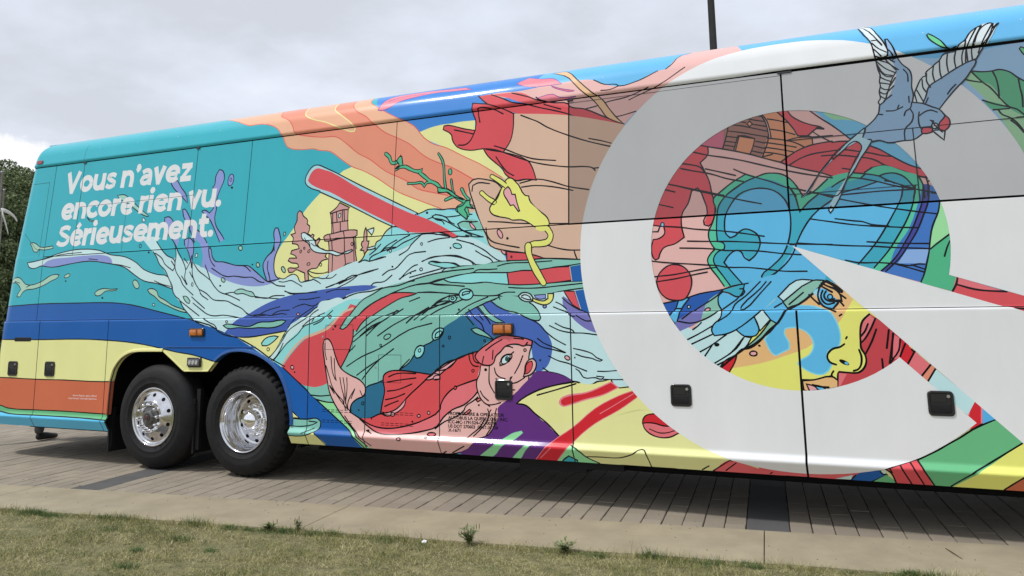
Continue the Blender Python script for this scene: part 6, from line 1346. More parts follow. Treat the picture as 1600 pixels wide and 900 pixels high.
heart L ink 14 1 -111,915 -99,870 -105,814 -125,781 -157,768
heart L ink 14 1 -25,1164 -73,1116 -91,1059 -97,974 -96,926 -74,880 -70,833 -90,786 -127,757 -198,756 -251,760 -261,746 -264,680
heart L ink 14 1 -291,764 -305,740 -299,717 -265,699
heart L ink 14 1 -506,698 -428,700 -354,716 -303,731
heart F ink 0 1 -182,810 -192,806 -211,809 -231,819 -245,832 -248,843 -238,848 -219,844 -199,834 -185,821
heart F hblue 0 1 -188,814 -193,811 -200,811 -208,815 -213,821 -213,826 -208,830 -200,829 -193,826 -188,820
heart F skin 0 0 -507,694 -428,700 -303,726 -265,699 -268,651 -479,618 -502,627
heart L ink 12 3 -507,694 -428,700 -303,726 -265,699 -268,651 -479,618 -502,627
heart F rosy 0 0 -480,670 -431,657 -396,630 -461,618
heart L ink 10 3 -480,670 -431,657 -396,630 -461,618
heart F hblue 0 0 -430,665 -376,654 -350,635 -396,628
heart L ink 10 3 -430,665 -376,654 -350,635 -396,628
heart L ink 14 1 -439,665 -385,653 -331,650
heart F hair 0 0 8,1143 211,992 204,909 66,779 -272,605 -254,718 -71,795
heart F hair 0 0 -20,1167 171,1020 145,909 69,825 -58,740 -270,633 -260,699 -252,755 -127,755 -85,786 -70,833 -73,884 -96,936 -91,1059 -69,1116
heart F dusty 0 0 -256,751 -203,747 -254,661 -265,661
heart F dusty 0 0 -25,1163 7,1129 -33,1058 -88,974 -91,1059 -68,1120
heart L ink 14 1 -25,1164 -73,1116 -91,1059 -97,974 -96,926 -74,880 -70,833 -90,786 -127,757 -198,756 -251,760
heart L ink 13 1 12,1134 -25,1058 -65,993 -94,964
heart L ink 13 1 -39,1096 -60,1049 -90,1011
heart L ink 13 1 12,1058 -23,974 -69,889
heart L ink 13 1 92,1053 69,927
heart L ink 13 1 119,1030 99,927 78,825
heart L ink 13 1 33,853 34,788
heart L ink 13 1 124,881 82,825
heart F crim 0 0 126,1029 250,901 194,817 131,870
heart F dusty 0 0 240,910 336,814 272,738 190,822
heart F salm2 0 0 330,819 366,790 309,703 268,740
heart F lightb2 0 0 360,790 562,595 577,581 526,490 440,567 329,683 306,707
heart F dusty 0 0 125,1019 159,989 144,861 93,850
heart L ink 12 1 188,959 149,871
heart L ink 12 1 242,906 194,822
heart L ink 12 1 332,816 272,741
heart L ink 12 1 360,790 309,708
heart L ink 12 1 116,1029 94,860
heart L ink 12 1 225,920 241,901
heart L ink 12 1 159,989 143,910 82,831
heart F dusty 0 0 544,1422 832,1312 929,1286 1046,1245 1034,1144 508,1315
heart F red 0 0 539,1368 640,1336 766,1318 832,1312 1006,1246 991,1116 508,1320
heart L ink 13 1 550,1412 540,1373 513,1323
heart L ink 13 1 539,1368 640,1333 715,1320 832,1312
heart L ink 13 1 869,1194 925,1187
ring F white 0 0 1069,1231 1090,1315 1107,1400 1119,1485 1127,1571 1131,1657 1130,1743 1124,1829 1115,1915 1100,2000 1082,2084 1058,2167 1031,2249 1000,2330 964,2408 924,2485 881,2559 833,2631 782,2701 727,2767 669,2831 608,2892 544,2949 476,3003 407,3054 334,3101 259,3144 182,3183 103,3217 23,3248 -59,3275 -142,3297 -227,3315 -312,3329 -398,3338 -484,3342 -570,3343 -656,3338 -742,3329 -827,3316 -912,3299 -995,3277 -1077,3250 -1158,3220 -1237,3185 -1314,3146 -1389,3104 -1462,3057 -1532,3007 -1599,2953 -1664,2896 -1725,2835 -1784,2772 -1838,2705 -1890,2636 -1937,2564 -1981,2490 -2021,2413 -2057,2335 -2089,2255 -2117,2173 -2140,2090 -2159,2006 -2174,1921 -2184,1835 -2190,1749 -2191,1663 -2188,1577 -2180,1491 -2168,1405 -2151,1321 -2130,1237 -2105,1155 -2076,1074 -2042,994 -2004,917 -1962,841 -1917,768 -1867,697 -1815,629 -1758,564 -1698,501 -1636,442 -1570,387 -1501,334 -1430,286 -1356,241 -1280,200 -1202,163 -1122,130 -1041,102 -958,77 -875,57 -790,41 -704,30 -618,23 -532,21 -446,23 -360,30 -274,41 -189,56 -105,76 -23,100 59,129 139,162 217,198 293,239 366,284 438,332 507,384 573,440 145,865 93,824 38,787 -19,753 -78,723 -139,697 -202,674 -265,656 -330,641 -396,631 -462,624 -528,622 -595,624 -661,630 -726,640 -791,655 -855,673 -918,695 -979,722 -1038,752 -1095,785 -1150,822 -1203,863 -1253,907 -1300,953 -1344,1003 -1385,1055 -1423,1110 -1457,1167 -1487,1226 -1514,1287 -1536,1349 -1555,1413 -1570,1478 -1581,1543 -1588,1609 -1590,1676 -1588,1742 -1582,1808 -1572,1874 -1558,1939 -1540,2003 -1518,2065 -1492,2127 -1463,2186 -1429,2243 -1392,2299 -1352,2351 -1308,2402 -1262,2449 -1212,2493 -1160,2534 -1106,2572 -1049,2606 -990,2637 -929,2664 -867,2687 -803,2706 -739,2721 -673,2732 -607,2739 -541,2742 -474,2741 -408,2735 -342,2725 -277,2711 -213,2694 -151,2672 -89,2646 -30,2617 28,2583 83,2547 136,2507 186,2463 234,2417 278,2368 320,2316 358,2261 392,2205 423,2146 450,2085 474,2023 493,1960 508,1895 520,1829 527,1763 530,1697 529,1631 523,1564 514,1499 501,1434
ring F white 0 0 -513,1682 1265,-123 2161,-1033 2630,561 916,1172
bird F birdb 0 0 160,2704 213,2744 278,2864 296,2956 268,3043 315,3060 341,3008 385,2943 394,2883 389,2768 378,2700 450,2685 500,2811 633,2896 811,2972 808,2939 774,2887 742,2846 668,2765 551,2627 593,2571 602,2514 569,2462 562,2396 502,2458 425,2456 358,2412 300,2418 201,2411 153,2434 93,2434 33,2452 56,2542 149,2636
bird F birdb 0 0 242,3223 257,3223 287,3157 315,3060 268,3043 251,3082 250,3144
bird L ink 9 3 242,3223 257,3223 287,3157 315,3060 268,3043 251,3082 250,3144
bird F birdw 0 0 65,3451 125,3478 154,3401 185,3298 225,3212 250,3144 256,3081 296,2956 272,2912 253,2856 220,2767 191,2724 165,2710 156,2728 177,2796 178,2866 182,2925 173,2998 167,3058 163,3133 148,3213 116,3278
bird L ink 10 1 165,2710 158,2728 174,2755 171,2808 182,2854 178,2890 188,2930 175,2985 167,3052 157,3127 147,3193 132,3237 97,3302 65,3437 92,3440 121,3367 177,3250 218,3181
bird L ink 10 1 114,3475 154,3401 185,3298 225,3212 246,3151 253,3111 246,3088
bird L ink 10 1 149,3227 185,3227 217,3175
bird L ink 10 1 151,3205 190,3154 243,3113
bird L ink 10 1 159,3153 205,3088
bird L ink 10 1 160,3095 205,3077 251,3087
bird L ink 10 1 167,3052 228,2984 285,2946
bird L ink 10 1 172,3027 214,2944 268,2924
bird L ink 10 1 177,2991 223,2925 262,2914
bird L ink 10 1 182,2925 221,2896 255,2879
bird L ink 10 1 179,2878 218,2867 248,2857
bird L ink 10 1 181,2842 209,2821 229,2818
bird L ink 10 1 173,2808 202,2787 222,2790
bird L ink 10 1 175,2773 194,2758 204,2751
bird L ink 10 1 193,3054 251,3022 297,2962
bird L ink 10 1 229,3061 261,3014 312,2963
bird L ink 10 1 268,3043 292,3027
bird L ink 10 1 296,2950 266,2901 222,2784 202,2734 165,2704
bird L ink 10 1 287,2904 247,2845
bird L ink 10 1 272,2842 222,2796
bird L ink 10 1 251,2772 197,2735
bird L ink 10 1 242,3223 257,3223 287,3157 306,3079 340,3003 385,2949 395,2895 388,2814 394,2761 383,2699
bird L ink 10 1 242,3223 250,3144 273,3108 290,3063
bird L ink 10 1 254,3057 292,3027
bird L ink 10 1 165,2704 149,2636 56,2542 -47,2472
bird L ink 10 1 149,2636 179,2629
bird L ink 10 1 56,2542 48,2508 29,2464 53,2448 84,2447 97,2428
bird L ink 10 1 98,2431 143,2435 201,2411 300,2416 368,2417 425,2453
bird L ink 10 1 346,2960 368,2922 368,2864
bird L ink 10 1 363,2748 362,2702
bird L ink 10 1 206,2654 261,2651 317,2673
bird L ink 10 1 282,2666 293,2688
bird L ink 10 1 378,2700 365,2656 334,2637 321,2604
bird L ink 10 1 364,2650 380,2608 366,2553 317,2501 310,2417
bird F birdw 0 0 397,2744 422,2810 456,2863 491,2916 533,2956 576,2997 627,3035 696,3048 718,3096 759,3126 804,3192 855,3228 922,3242 949,3229 981,3230 905,3094 843,3013 811,2972 753,2953 673,2913 582,2857 500,2805 469,2734 450,2685 383,2699
bird L ink 10 1 383,2699 398,2755 422,2810 468,2884 488,2887 491,2916 533,2951 554,2971 585,2995 618,3042 658,3051
bird L ink 10 1 653,3052 696,3053 718,3096 759,3126 792,3176 834,3212 864,3226
bird L ink 10 1 811,3082 849,3178 892,3227 931,3240 949,3229 909,3130 858,3068
bird L ink 10 1 981,3230 954,3196 908,3118 810,2961
bird L ink 10 1 971,3225 934,3187
bird L ink 10 1 698,3088 679,3080 664,3076
bird L ink 10 1 403,2760 412,2696
bird L ink 10 1 420,2787 456,2690
bird L ink 10 1 461,2862 461,2804 477,2768
bird L ink 10 1 494,2904 489,2847 509,2798
bird L ink 10 1 543,2955 533,2898 541,2834
bird L ink 10 1 585,2995 581,2903 587,2856
bird L ink 10 1 643,3050 630,2965 634,2901
bird L ink 10 1 696,3053 681,2992 684,2923
bird L ink 10 1 764,3131 755,3085 730,3008 728,2939
bird L ink 10 1 839,3211 798,3138 763,3060 749,2959
bird L ink 10 1 874,3231 813,3110 795,3044 793,2975
bird L ink 10 1 763,3060 763,2957
bird L ink 10 1 939,3225 868,3100 834,3015
bird L ink 10 1 450,2685 474,2734 500,2805 582,2857 673,2913 753,2953 811,2972 813,2949 774,2887 742,2840 668,2765 605,2694 551,2627
bird L ink 10 1 383,2699 450,2682 505,2650 551,2624 584,2572
bird L ink 10 1 487,2720 469,2683
bird L ink 10 1 672,2799 640,2769 613,2733
bird L ink 10 1 420,2620 412,2581 412,2525 423,2490
bird L ink 10 1 418,2592 454,2616 493,2626 535,2606
bird L ink 10 1 486,2550 505,2542 498,2521
bird F redr 0 0 541,2521 568,2552 584,2575 605,2547 606,2503 584,2472 559,2458 537,2477
bird L ink 10 3 541,2521 568,2552 584,2575 605,2547 606,2503 584,2472 559,2458 537,2477
bird F redr 0 0 422,2478 434,2500 472,2498 495,2487 488,2460 449,2453 425,2458
bird L ink 10 3 422,2478 434,2500 472,2498 495,2487 488,2460 449,2453 425,2458
bird F birdw 0 0 493,2470 546,2470 571,2456 559,2394 523,2434
bird L ink 10 3 493,2470 546,2470 571,2456 559,2394 523,2434
bird F birdw 0 1 532,2502 527,2491 516,2485 503,2486 493,2495 490,2507 495,2518 506,2524 519,2523 529,2514
bird L ink 10 2 532,2502 527,2491 516,2485 503,2486 493,2495 490,2507 495,2518 506,2524 519,2523 529,2514
bird L ink 10 1 495,2538 524,2490 554,2453
bird F birdl 0 0 49,2541 27,2469 90,2434 16,2322 -95,2157 -153,2034 -230,1917 -241,1941 -194,2037 -83,2202 17,2386 15,2414 -12,2440 -103,2389 -281,2219 -375,2078 -420,2045 -391,2089 -280,2229 -197,2333 -192,2314 -56,2459
bird L ink 9 1 -424,2050 -374,2088 -289,2220 -188,2342 -183,2322 -103,2389 -45,2439 -12,2443 18,2409 16,2382 -25,2317 -74,2220 -123,2114 -169,2045 -211,2039
bird L ink 9 1 49,2541 -56,2459 -190,2342 -198,2324 -280,2229 -392,2071
bird L ink 9 1 90,2434 52,2374 7,2314 -49,2218 -104,2149 -144,2052 -217,1930 -230,1915 -241,1936 -222,1967
bird F leafl 0 1 521,3211 532,3220 559,3198 608,3146 641,3085 612,3095 568,3134 533,3178
bird L ink 9 2 521,3211 532,3220 559,3198 608,3146 641,3085 612,3095 568,3134 533,3178
bird L ink 8 1 608,3146 641,3089 660,3077
bird F leafl 0 1 1086,3009 1096,3021 1115,3010 1148,2966 1144,2933 1109,2961
bird L ink 9 2 1086,3009 1096,3021 1115,3010 1148,2966 1144,2933 1109,2961"""
# ------------------------------------------------------------------ coach materials
def print_mat(name, attr):
    mt = bpy.data.materials.new(name); mt.use_nodes = True; t = mt.node_tree; b = t.nodes['Principled BSDF']
    g = N(t, 'ShaderNodeNewGeometry'); sp = N(t, 'ShaderNodeSeparateXYZ'); t.links.new(g.outputs['Position'], sp.inputs[0])
    if attr:
        at = N(t, 'ShaderNodeAttribute'); at.attribute_name = 'print'; src = at.outputs['Color']
    else:
        rgb = N(t, 'ShaderNodeRGB'); rgb.outputs[0].default_value = (.78, .78, .77, 1); src = rgb.outputs[0]
    # perforated one-way film on the glass: its black holes take away part of the print
    def gt(sock, val, op='GREATER_THAN'):
        n_ = N(t, 'ShaderNodeMath', operation=op); n_.inputs[1].default_value = val; t.links.new(sock, n_.inputs[0]); return n_.outputs[0]
    a = gt(sp.outputs['X'], -2.291); c = gt(sp.outputs['Z'], 2.285); d = gt(sp.outputs['Z'], 3.383, 'LESS_THAN')
    m1 = N(t, 'ShaderNodeMath', operation='MULTIPLY'); t.links.new(a, m1.inputs[0]); t.links.new(c, m1.inputs[1])
    m2 = N(t, 'ShaderNodeMath', operation='MULTIPLY'); t.links.new(m1.outputs[0], m2.inputs[0]); t.links.new(d, m2.inputs[1])
    m3 = N(t, 'ShaderNodeMath', operation='MULTIPLY_ADD'); m3.inputs[1].default_value = -.44; m3.inputs[2].default_value = 1.0; t.links.new(m2.outputs[0], m3.inputs[0])
    cw = N(t, 'ShaderNodeMath', operation='MULTIPLY_ADD'); cw.inputs[1].default_value = .5; cw.inputs[2].default_value = .32; t.links.new(m2.outputs[0], cw.inputs[0]); t.links.new(cw.outputs[0], b.inputs['Coat Weight'])
    # faint dust streaks of a vehicle in service
    no = N(t, 'ShaderNodeTexNoise'); setin(no, Scale=1.2, Detail=6.0, Roughness=.6)
    mp = N(t, 'ShaderNodeMapping'); mp.inputs['Scale'].default_value = (2.2, 1, .8); t.links.new(g.outputs['Position'], mp.inputs[0]); t.links.new(mp.outputs[0], no.inputs['Vector'])
    mr = N(t, 'ShaderNodeMapRange'); mr.inputs['From Min'].default_value = .3; mr.inputs['From Max'].default_value = .7; mr.inputs['To Min'].default_value = .965; mr.inputs['To Max'].default_value = 1.03; t.links.new(no.outputs[0], mr.inputs[0])
    m4 = N(t, 'ShaderNodeMath', operation='MULTIPLY'); t.links.new(m3.outputs[0], m4.inputs[0]); t.links.new(mr.outputs[0], m4.inputs[1])
    sc = N(t, 'ShaderNodeVectorMath', operation='SCALE'); t.links.new(src, sc.inputs[0]); t.links.new(m4.outputs[0], sc.inputs['Scale'])
    t.links.new(sc.outputs[0], b.inputs['Base Color'])
    b.inputs['Roughness'].default_value = .32; b.inputs['Coat Weight'].default_value = .32; b.inputs['Coat Roughness'].default_value = .11; b.inputs['Specular IOR Level'].default_value = .12
    # panels are never quite flat
    wn = N(t, 'ShaderNodeTexNoise'); setin(wn, Scale=1.7, Detail=2.0, Roughness=.4); t.links.new(g.outputs['Position'], wn.inputs['Vector'])
    bp = N(t, 'ShaderNodeBump'); bp.inputs['Strength'].default_value = .06; bp.inputs['Distance'].default_value = .12; t.links.new(wn.outputs[0], bp.inputs['Height'])
    t.links.new(bp.outputs[0], b.inputs['Normal']); t.links.new(bp.outputs[0], b.inputs['Coat Normal'])
    return mt
EDGE_SHADE = mat('panel_edge_shade', (.02, .02, .022), .6)  # shade of the panel gaps put into the colour of the panel edges
PRINT = print_mat('printed_vinyl', True); PAINT = print_mat('white_coach_paint', False)

# ------------------------------------------------------------------ coach panels (under the print)
def st_grid(s0, s1, t0, t1):
    bm = bmesh.new()
    ts = sorted({t0, t1, *[float(t) for t in BT if t0 < t < t1]})
    ss = {s0, s1}
    for k in range(9):
        q = X0 - RC * math.pi / 2 * k / 8
        if s0 < q < s1: ss.add(q)
    q = math.ceil(s0)
    while q < s1: ss.add(float(q)); q += 1
    ss = sorted(ss)
    vs_ = [[bm.verts.new((s, t, 0)) for t in ts] for s in ss]
    for i in range(len(ss) - 1):
        for j in range(len(ts) - 1): bm.faces.new((vs_[i][j], vs_[i+1][j], vs_[i+1][j+1], vs_[i][j+1]))
    return bm
def panel(name, s0, s1, t0, t1, arch=False):
    bm = st_grid(s0, s1, t0, t1)
    if arch: cut_art(bm, False)
    # returned edges
    es = [e_ for e_ in bm.edges if e_.is_boundary]
    ge = bmesh.ops.extrude_edge_only(bm, edges=es)
    for q in ge['geom']:
        if isinstance(q, bmesh.types.BMVert): q.co.z -= .016
    return wrap(bm, name, bus, EDGE_SHADE, -.003 if s0 < -9 else 0.0)
lowx = [(-9.771, -8.80), (-8.80, -7.676), (-7.676, -4.945), (-4.945, -4.295), (-4.295, -3.5175), (-3.5175, -2.285), (-2.285, -.515), (-.515, 1.255), (1.255, 4.0)]
for a, b_ in lowx: panel('lower_panel', a + .005, b_ - .005, TBOT, 1.203, a == -7.676)
for a, b_ in [(-9.771, -8.885), (-8.885, 4.0)]: panel('waist_panel', a + .004, b_ - .004, 1.214, 1.947)
for a, b_ in [(-9.771, -8.885), (-8.885, -8.39), (-8.39, -6.605), (-6.605, -5.845), (-5.845, -4.054), (-4.054, -2.291)]: panel('upper_panel', a + .004, b_ - .004, 1.958, 3.058)
for a, b_ in [(-2.291, -.517), (-.517, 1.25), (1.25, 3.9)]: panel('window', a + .007, b_ - .007, 1.962, 3.055)
panel('roof_cove', -9.771, 4.0, 3.073, float(TROOF))
panel('rear_panel', -9.771 - 2.0, -9.772, TBOT, float(TROOF))
# far side, front and roof close the body
fs = MB()
for i in range(20):
    y0_, z0_ = PROF[i]; y1_, z1_ = PROF[i+1]; b0 = len(fs.v)
    fs.v += [(X0 - RC + .3, WID - y0_, z0_), (4.3, WID - y0_, z0_), (4.3, WID - y1_, z1_), (X0 - RC + .3, WID - y1_, z1_)]
    if z0_ < 1.0: fs.v[-4:] = [(-5.1, WID - y0_, z0_), (4.3, WID - y0_, z0_), (4.3, WID - y1_, z1_), (-5.1, WID - y1_, z1_)]
    fs.f.append((b0 + 1, b0, b0 + 3, b0 + 2))
fs.build('far_side_skin', PAINT, bus)
rf = MB(); lv = []
for (y, z) in PROF[20:]:
    b0 = len(rf.v); rf.v += [(X0 - RC + y, y, z), (4.3, y, z), (4.3, WID - y, z), (X0 - RC + y, WID - y, z)]; lv.append(b0)
for a, b_ in zip(lv, lv[1:]): rf.f += [(a, a+1, b_+1, b_), (a+2, a+3, b_+3, b_+2), (a+3, a, b_, b_+3), (a+1, a+2, b_+2, b_+1)]
rf.f.append((lv[-1], lv[-1]+1, lv[-1]+2, lv[-1]+3))
rf.build('roof', PAINT, bus)
sh = MB()        # dark structure seen through the gaps; belly lowered to block light under the coach
sh.box(-9.20, 4.28, .25, WID - .25, 1.30, 3.36); sh.box(-9.15, 4.28, .05, .3, 1.25, 2.0); sh.box(-9.12, 4.28, .075, .3, 1.9, 2.6); sh.box(-9.05, 4.28, .128, .3, 2.55, 3.41)
sh.box(-9.25, -7.70, .03, WID - .05, .40, 1.30); sh.box(-5.05, 4.28, .03, WID - .05, .40, 1.30); sh.box(-7.72, -5.0, .03, .07, 1.24, 1.30); sh.box(-7.7, -5.05, .75, WID - .75, .33, 1.30); sh.box(-9.3, -7.9, .7, WID - .5, .30, .5); sh.box(-5.0, 4.2, .26, WID - .3, .265, .5); sh.box(-9.2, -7.75, .26, WID - .3, .30, .5)
sh.box(-7.70, -5.05, .04, WID - .05, 1.28, 1.31)
sh.build('structure_and_light_block', SHELL, bus)
for bx_ in ((-2.85, -2.25, .20, .9, .235, .41), (-2.25, -1.93, .20, .8, .265, .41), (.5, 3.2, .4, 2.2, .25, .41), (-4.9, -4.2, .45, 2.0, .26, .41)):
    MB().box(*bx_).build('underfloor_tank', BLACK, bus)
fr = MB(); fr.box(4.28, 4.3, .05, WID - .05, .36, 3.7); fr.build('front_bulkhead', PAINT, bus)

# ------------------------------------------------------------------ printed artwork
PAL = dict(ink=(9,9,15), teal=(62,165,178), sky=(104,174,228), sky2=(64,126,196), palm=(222,220,160), white=(232,233,233), blue=(30,88,158), yellow=(234,230,154), orange=(190,104,76), green=(102,172,124), lblue=(92,178,212),  # sky and sky2 are one print blue; sky has reflected light painted in
 seag=(128,184,170), seag2=(134,182,166), palegreen=(146,212,156), salm1=(228,168,138), salm2=(214,138,114), brick=(204,98,86), cream=(246,226,150), pink2=(232,128,140), plum=(120,66,140), pink=(234,174,168), rose=(190,100,120), red=(202,80,86), redp=(214,100,104), strap=(240,178,138), tan=(204,172,150), rosy=(218,160,164), lemon=(234,228,124), mauve=(194,148,142),
 pale=(192,222,226), palebase=(186,216,220), palesage=(150,196,186), sage=(160,196,176), peri=(134,146,200), peri2=(112,112,172), aqua=(140,208,206), aquab=(140,206,208), indigo=(66,92,166), indigo2=(70,100,172), barpale=(160,202,208), weed=(84,174,134), weed2=(104,174,126), deep=(46,104,134), fishred=(204,80,84), dusty=(212,112,118), purple=(92,48,118), crim=(196,44,54), lime=(220,218,156),
 sky3=(88,166,214), bluegrey=(150,186,222), leaf1=(152,196,156), leaf2=(92,168,128), skyb=(120,180,210), brown=(150,104,92), houseo=(204,138,104), skyg=(112,178,212), greeng=(148,200,156), hgreen=(88,188,154), hteal=(66,160,182), hblue=(96,176,232), navyp=(62,66,142), midb=(64,112,182), lilac=(132,166,212), pgreen2=(152,212,156), hgreen2=(82,172,130), facey=(230,224,122), skin=(222,176,124), lightb=(126,200,236), lightb2=(184,216,232), navyb=(36,84,160), redplanet=(200,78,86), pale2=(150,200,224), hair=(184,70,76),
 birdb=(142,174,204), birdw=(206,216,220), birdl=(170,206,226), redr=(206,84,92), leafl=(112,196,142), grey=(150,150,150))
INK_SCALE = 1.0
def vivid(c, k=1.05, g_=1.19):
    y_ = .2126*c[0] + .7152*c[1] + .0722*c[2]; return tuple(min(max((y_ + (q - y_)*k)*g_, .004), .84) for q in c)
PALL = {k: (lin(v_) if k in ('white', 'ink', 'grey') else vivid(lin(v_))) for k, v_ in PAL.items()}
def catmull(p, closed, k=4):
    """smooth curve through p; sharp turns stay corners"""
    n_ = len(p)
    if n_ < 3 or n_ > 70: return p
    def tang(i, fw):
        if not closed and (i == 0 or i == n_ - 1):
            q = (p[1][0]-p[0][0], p[1][1]-p[0][1]) if i == 0 else (p[-1][0]-p[-2][0], p[-1][1]-p[-2][1]); return q
        a, b_, c = p[(i-1) % n_], p[i], p[(i+1) % n_]
        d1 = (b_[0]-a[0], b_[1]-a[1]); d2 = (c[0]-b_[0], c[1]-b_[1]); l1 = math.hypot(*d1) or 1e-9; l2 = math.hypot(*d2) or 1e-9
        if (d1[0]*d2[0] + d1[1]*d2[1]) / (l1*l2) < .55: return d2 if fw else d1
        L_ = l2 if fw else l1; tx, ty = d1[0]/l1 + d2[0]/l2, d1[1]/l1 + d2[1]/l2; tl = math.hypot(tx, ty) or 1e-9
        return tx/tl*L_, ty/tl*L_
    o = []
    for i in (range(n_) if closed else range(n_ - 1)):
        p1, p2 = p[i], p[(i+1) % n_]; m1 = tang(i, True); m2 = tang((i+1) % n_, False)
        for j in range(k):
            u = j / k; u2 = u*u; u3 = u2*u
            o.append(tuple((2*u3-3*u2+1)*p1[d] + (u3-2*u2+u)*m1[d] + (-2*u3+3*u2)*p2[d] + (u3-u2)*m2[d] for d in (0, 1)))
    if not closed: o.append(p[-1])
    return o
def ribbon(p, w, closed, butt=False):
    """tapered pen line"""
    q = [p[0]]
    for a in p[1:]:
        if math.hypot(a[0]-q[-1][0], a[1]-q[-1][1]) > .0015: q.append(a)
    if closed and math.hypot(q[0][0]-q[-1][0], q[0][1]-q[-1][1]) < .0015: q.pop()
    n_ = len(q)
    if n_ < 2: return [], []
    L_, R2 = [], []
    for i in range(n_):
        a = q[(i-1) % n_] if closed or i else q[0]; b_ = q[(i+1) % n_] if closed or i < n_ - 1 else q[-1]; c = q[i]
        d1 = (c[0]-a[0], c[1]-a[1]); d2 = (b_[0]-c[0], b_[1]-c[1]); l1 = math.hypot(*d1) or 1; l2 = math.hypot(*d2) or 1
        if i == 0 and not closed: d1, l1 = d2, l2
        if i == n_-1 and not closed: d2, l2 = d1, l1
        n1 = (-d1[1]/l1, d1[0]/l1); n2 = (-d2[1]/l2, d2[0]/l2); nx, ny = n1[0]+n2[0], n1[1]+n2[1]; ll = math.hypot(nx, ny)
        if ll < .3: nx, ny, ll = n1[0], n1[1], 1.0
        k = min(1.0 / max(ll / 2, .55), 1.6); nx, ny = nx/ll*k, ny/ll*k
        h = w / 2 * (1 if butt else 1 + .10 * math.sin(i * .7 + c[0] * 9))
        turn = math.atan2(d1[0]*d2[1] - d1[1]*d2[0], d1[0]*d2[0] + d1[1]*d2[1]); rad_ = (l1 + l2) / 2 / max(abs(turn), 1e-6)
        hl = min(h, .9 * rad_) if turn > 0 else h; hr = min(h, .9 * rad_) if turn < 0 else h      # no folds on the inside of a bend
        L_.append((c[0]+nx*hl, c[1]+ny*hl)); R2.append((c[0]-nx*hr, c[1]-ny*hr))
    vv = L_ + R2; tt = []
    for i in range(n_ if closed else n_-1):
        j = (i+1) % n_; tt += [(n_+i, n_+j, j), (n_+i, j, i)]
    if not closed and not butt:
        for end, sgn in ((0, -1), (n_-1, 1)):
            a, b_ = q[0 if end == 0 else n_-2], q[1 if end == 0 else n_-1]; an = math.atan2(b_[1]-a[1], b_[0]-a[0]); b0 = len(vv); c = q[end]
            arc = [an + (math.pi/2 + math.pi*k/4 if end == 0 else -math.pi/2 + math.pi*k/4) for k in range(1, 4)]
            vv = vv + [(c[0]+w/2*math.cos(t_), c[1]+w/2*math.sin(t_)) for t_ in arc]
            ring_ = [end] + [b0, b0+1, b0+2] + [n_+end] if end == 0 else [n_+end] + [b0, b0+1, b0+2] + [end]
            for k in range(1, 4): tt.append((ring_[0], ring_[k], ring_[k+1]))
    return vv, tt
GRP = {}; ORDER = []
LG = np.zeros((620, 180), dtype=np.int32)       # print order on a 30 mm raster: overlapping pieces of film lie on each other
def put(group, colour, vv, tt):
    t2 = []
    for a, b_, c in tt:
        ar = (vv[b_][0]-vv[a][0])*(vv[c][1]-vv[a][1]) - (vv[c][0]-vv[a][0])*(vv[b_][1]-vv[a][1])
        if abs(ar) < 1e-9: continue
        t2.append((a, b_, c) if ar > 0 else (a, c, b_))
    if not t2: return
    cells = []
    lay = 0
    for a, b_, c in t2:
        xs = [vv[k][0] for k in (a, b_, c)]; ys = [vv[k][1] for k in (a, b_, c)]
        i0, i1 = int((min(xs)+14)/.03), int((max(xs)+14)/.03)+1; j0, j1 = int((min(ys)+.6)/.03), int((max(ys)+.6)/.03)+1
        cells.append((i0, i1, j0, j1)); lay = max(lay, int(LG[i0:i1, j0:j1].max(initial=0)))
    for i0, i1, j0, j1 in cells: LG[i0:i1, j0:j1] = lay + 1
    if group not in GRP: GRP[group] = ([], [], []); ORDER.append(group)
    V_, T_, C_ = GRP[group]; b0 = len(V_)
    z = .0004 + .00003 * (lay + 1)
    V_ += [(x_, y_, z) for x_, y_ in vv]; T_ += [(a+b0, b_+b0, c+b0) for a, b_, c in t2]; C_ += [colour] * len(t2)
def draw(line_):
    g_, kind, colr, w, sm, *pts = line_.split()
    p = [tuple(float(q) / 1000 for q in a.split(',')) for a in pts]; sm = int(sm); w = float(w) / 1000
    if kind == 'F':
        p = catmull(p, True)
        tt = tessellate_polygon([[Vector((a, b_, 0)) for a, b_ in p]]); put(g_, colr, p, [tuple(q) for q in tt])
    else:
        closed = sm in (2, 3)
        p = catmull(p, closed, 3); sc_ = sum(q[0] for q in p) / len(p)
        vv, tt = ribbon(p, w * float(np.interp(sc_, (-4, -2.2, -1.7), (1.5, 1.35, 1.03))), closed); put(g_, colr, vv, tt)
def text(group, colour, s, b0, b1, cap, bold, shear=0.0, width=None, spacing=1.0):
    """one line of lettering from baseline start b0 to b1, cap height in metres along t"""
    cu = bpy.data.curves.new('lettering', 'FONT'); cu.body = s; cu.offset = bold; cu.fill_mode = 'FRONT'; cu.resolution_u = 3; cu.space_character = spacing
    ob = bpy.data.objects.new('lettering', cu); col.objects.link(ob)
    bpy.context.view_layer.update()
    dg = bpy.context.evaluated_depsgraph_get(); me = bpy.data.meshes.new_from_object(ob.evaluated_get(dg))
    me.calc_loop_triangles()
    co = [(v_.co.x, v_.co.y) for v_ in me.vertices]; tt = [tuple(t_.vertices) for t_ in me.loop_triangles]
    bpy.data.objects.remove(ob); bpy.data.curves.remove(cu); bpy.data.meshes.remove(me)
    x0, x1 = min(c[0] for c in co), max(c[0] for c in co); H_ = .70
    sx = (b1[0]-b0[0]) / (x1-x0); sy = cap / H_
    vv = [(b0[0] + (x_-x0)*sx + y_*sy*shear, b0[1] + (b1[1]-b0[1])*(x_-x0)/(x1-x0) + y_*sy) for x_, y_ in co]
    put(group, colour, vv, tt)
for ln in ART.strip().split('\n'): draw(ln)
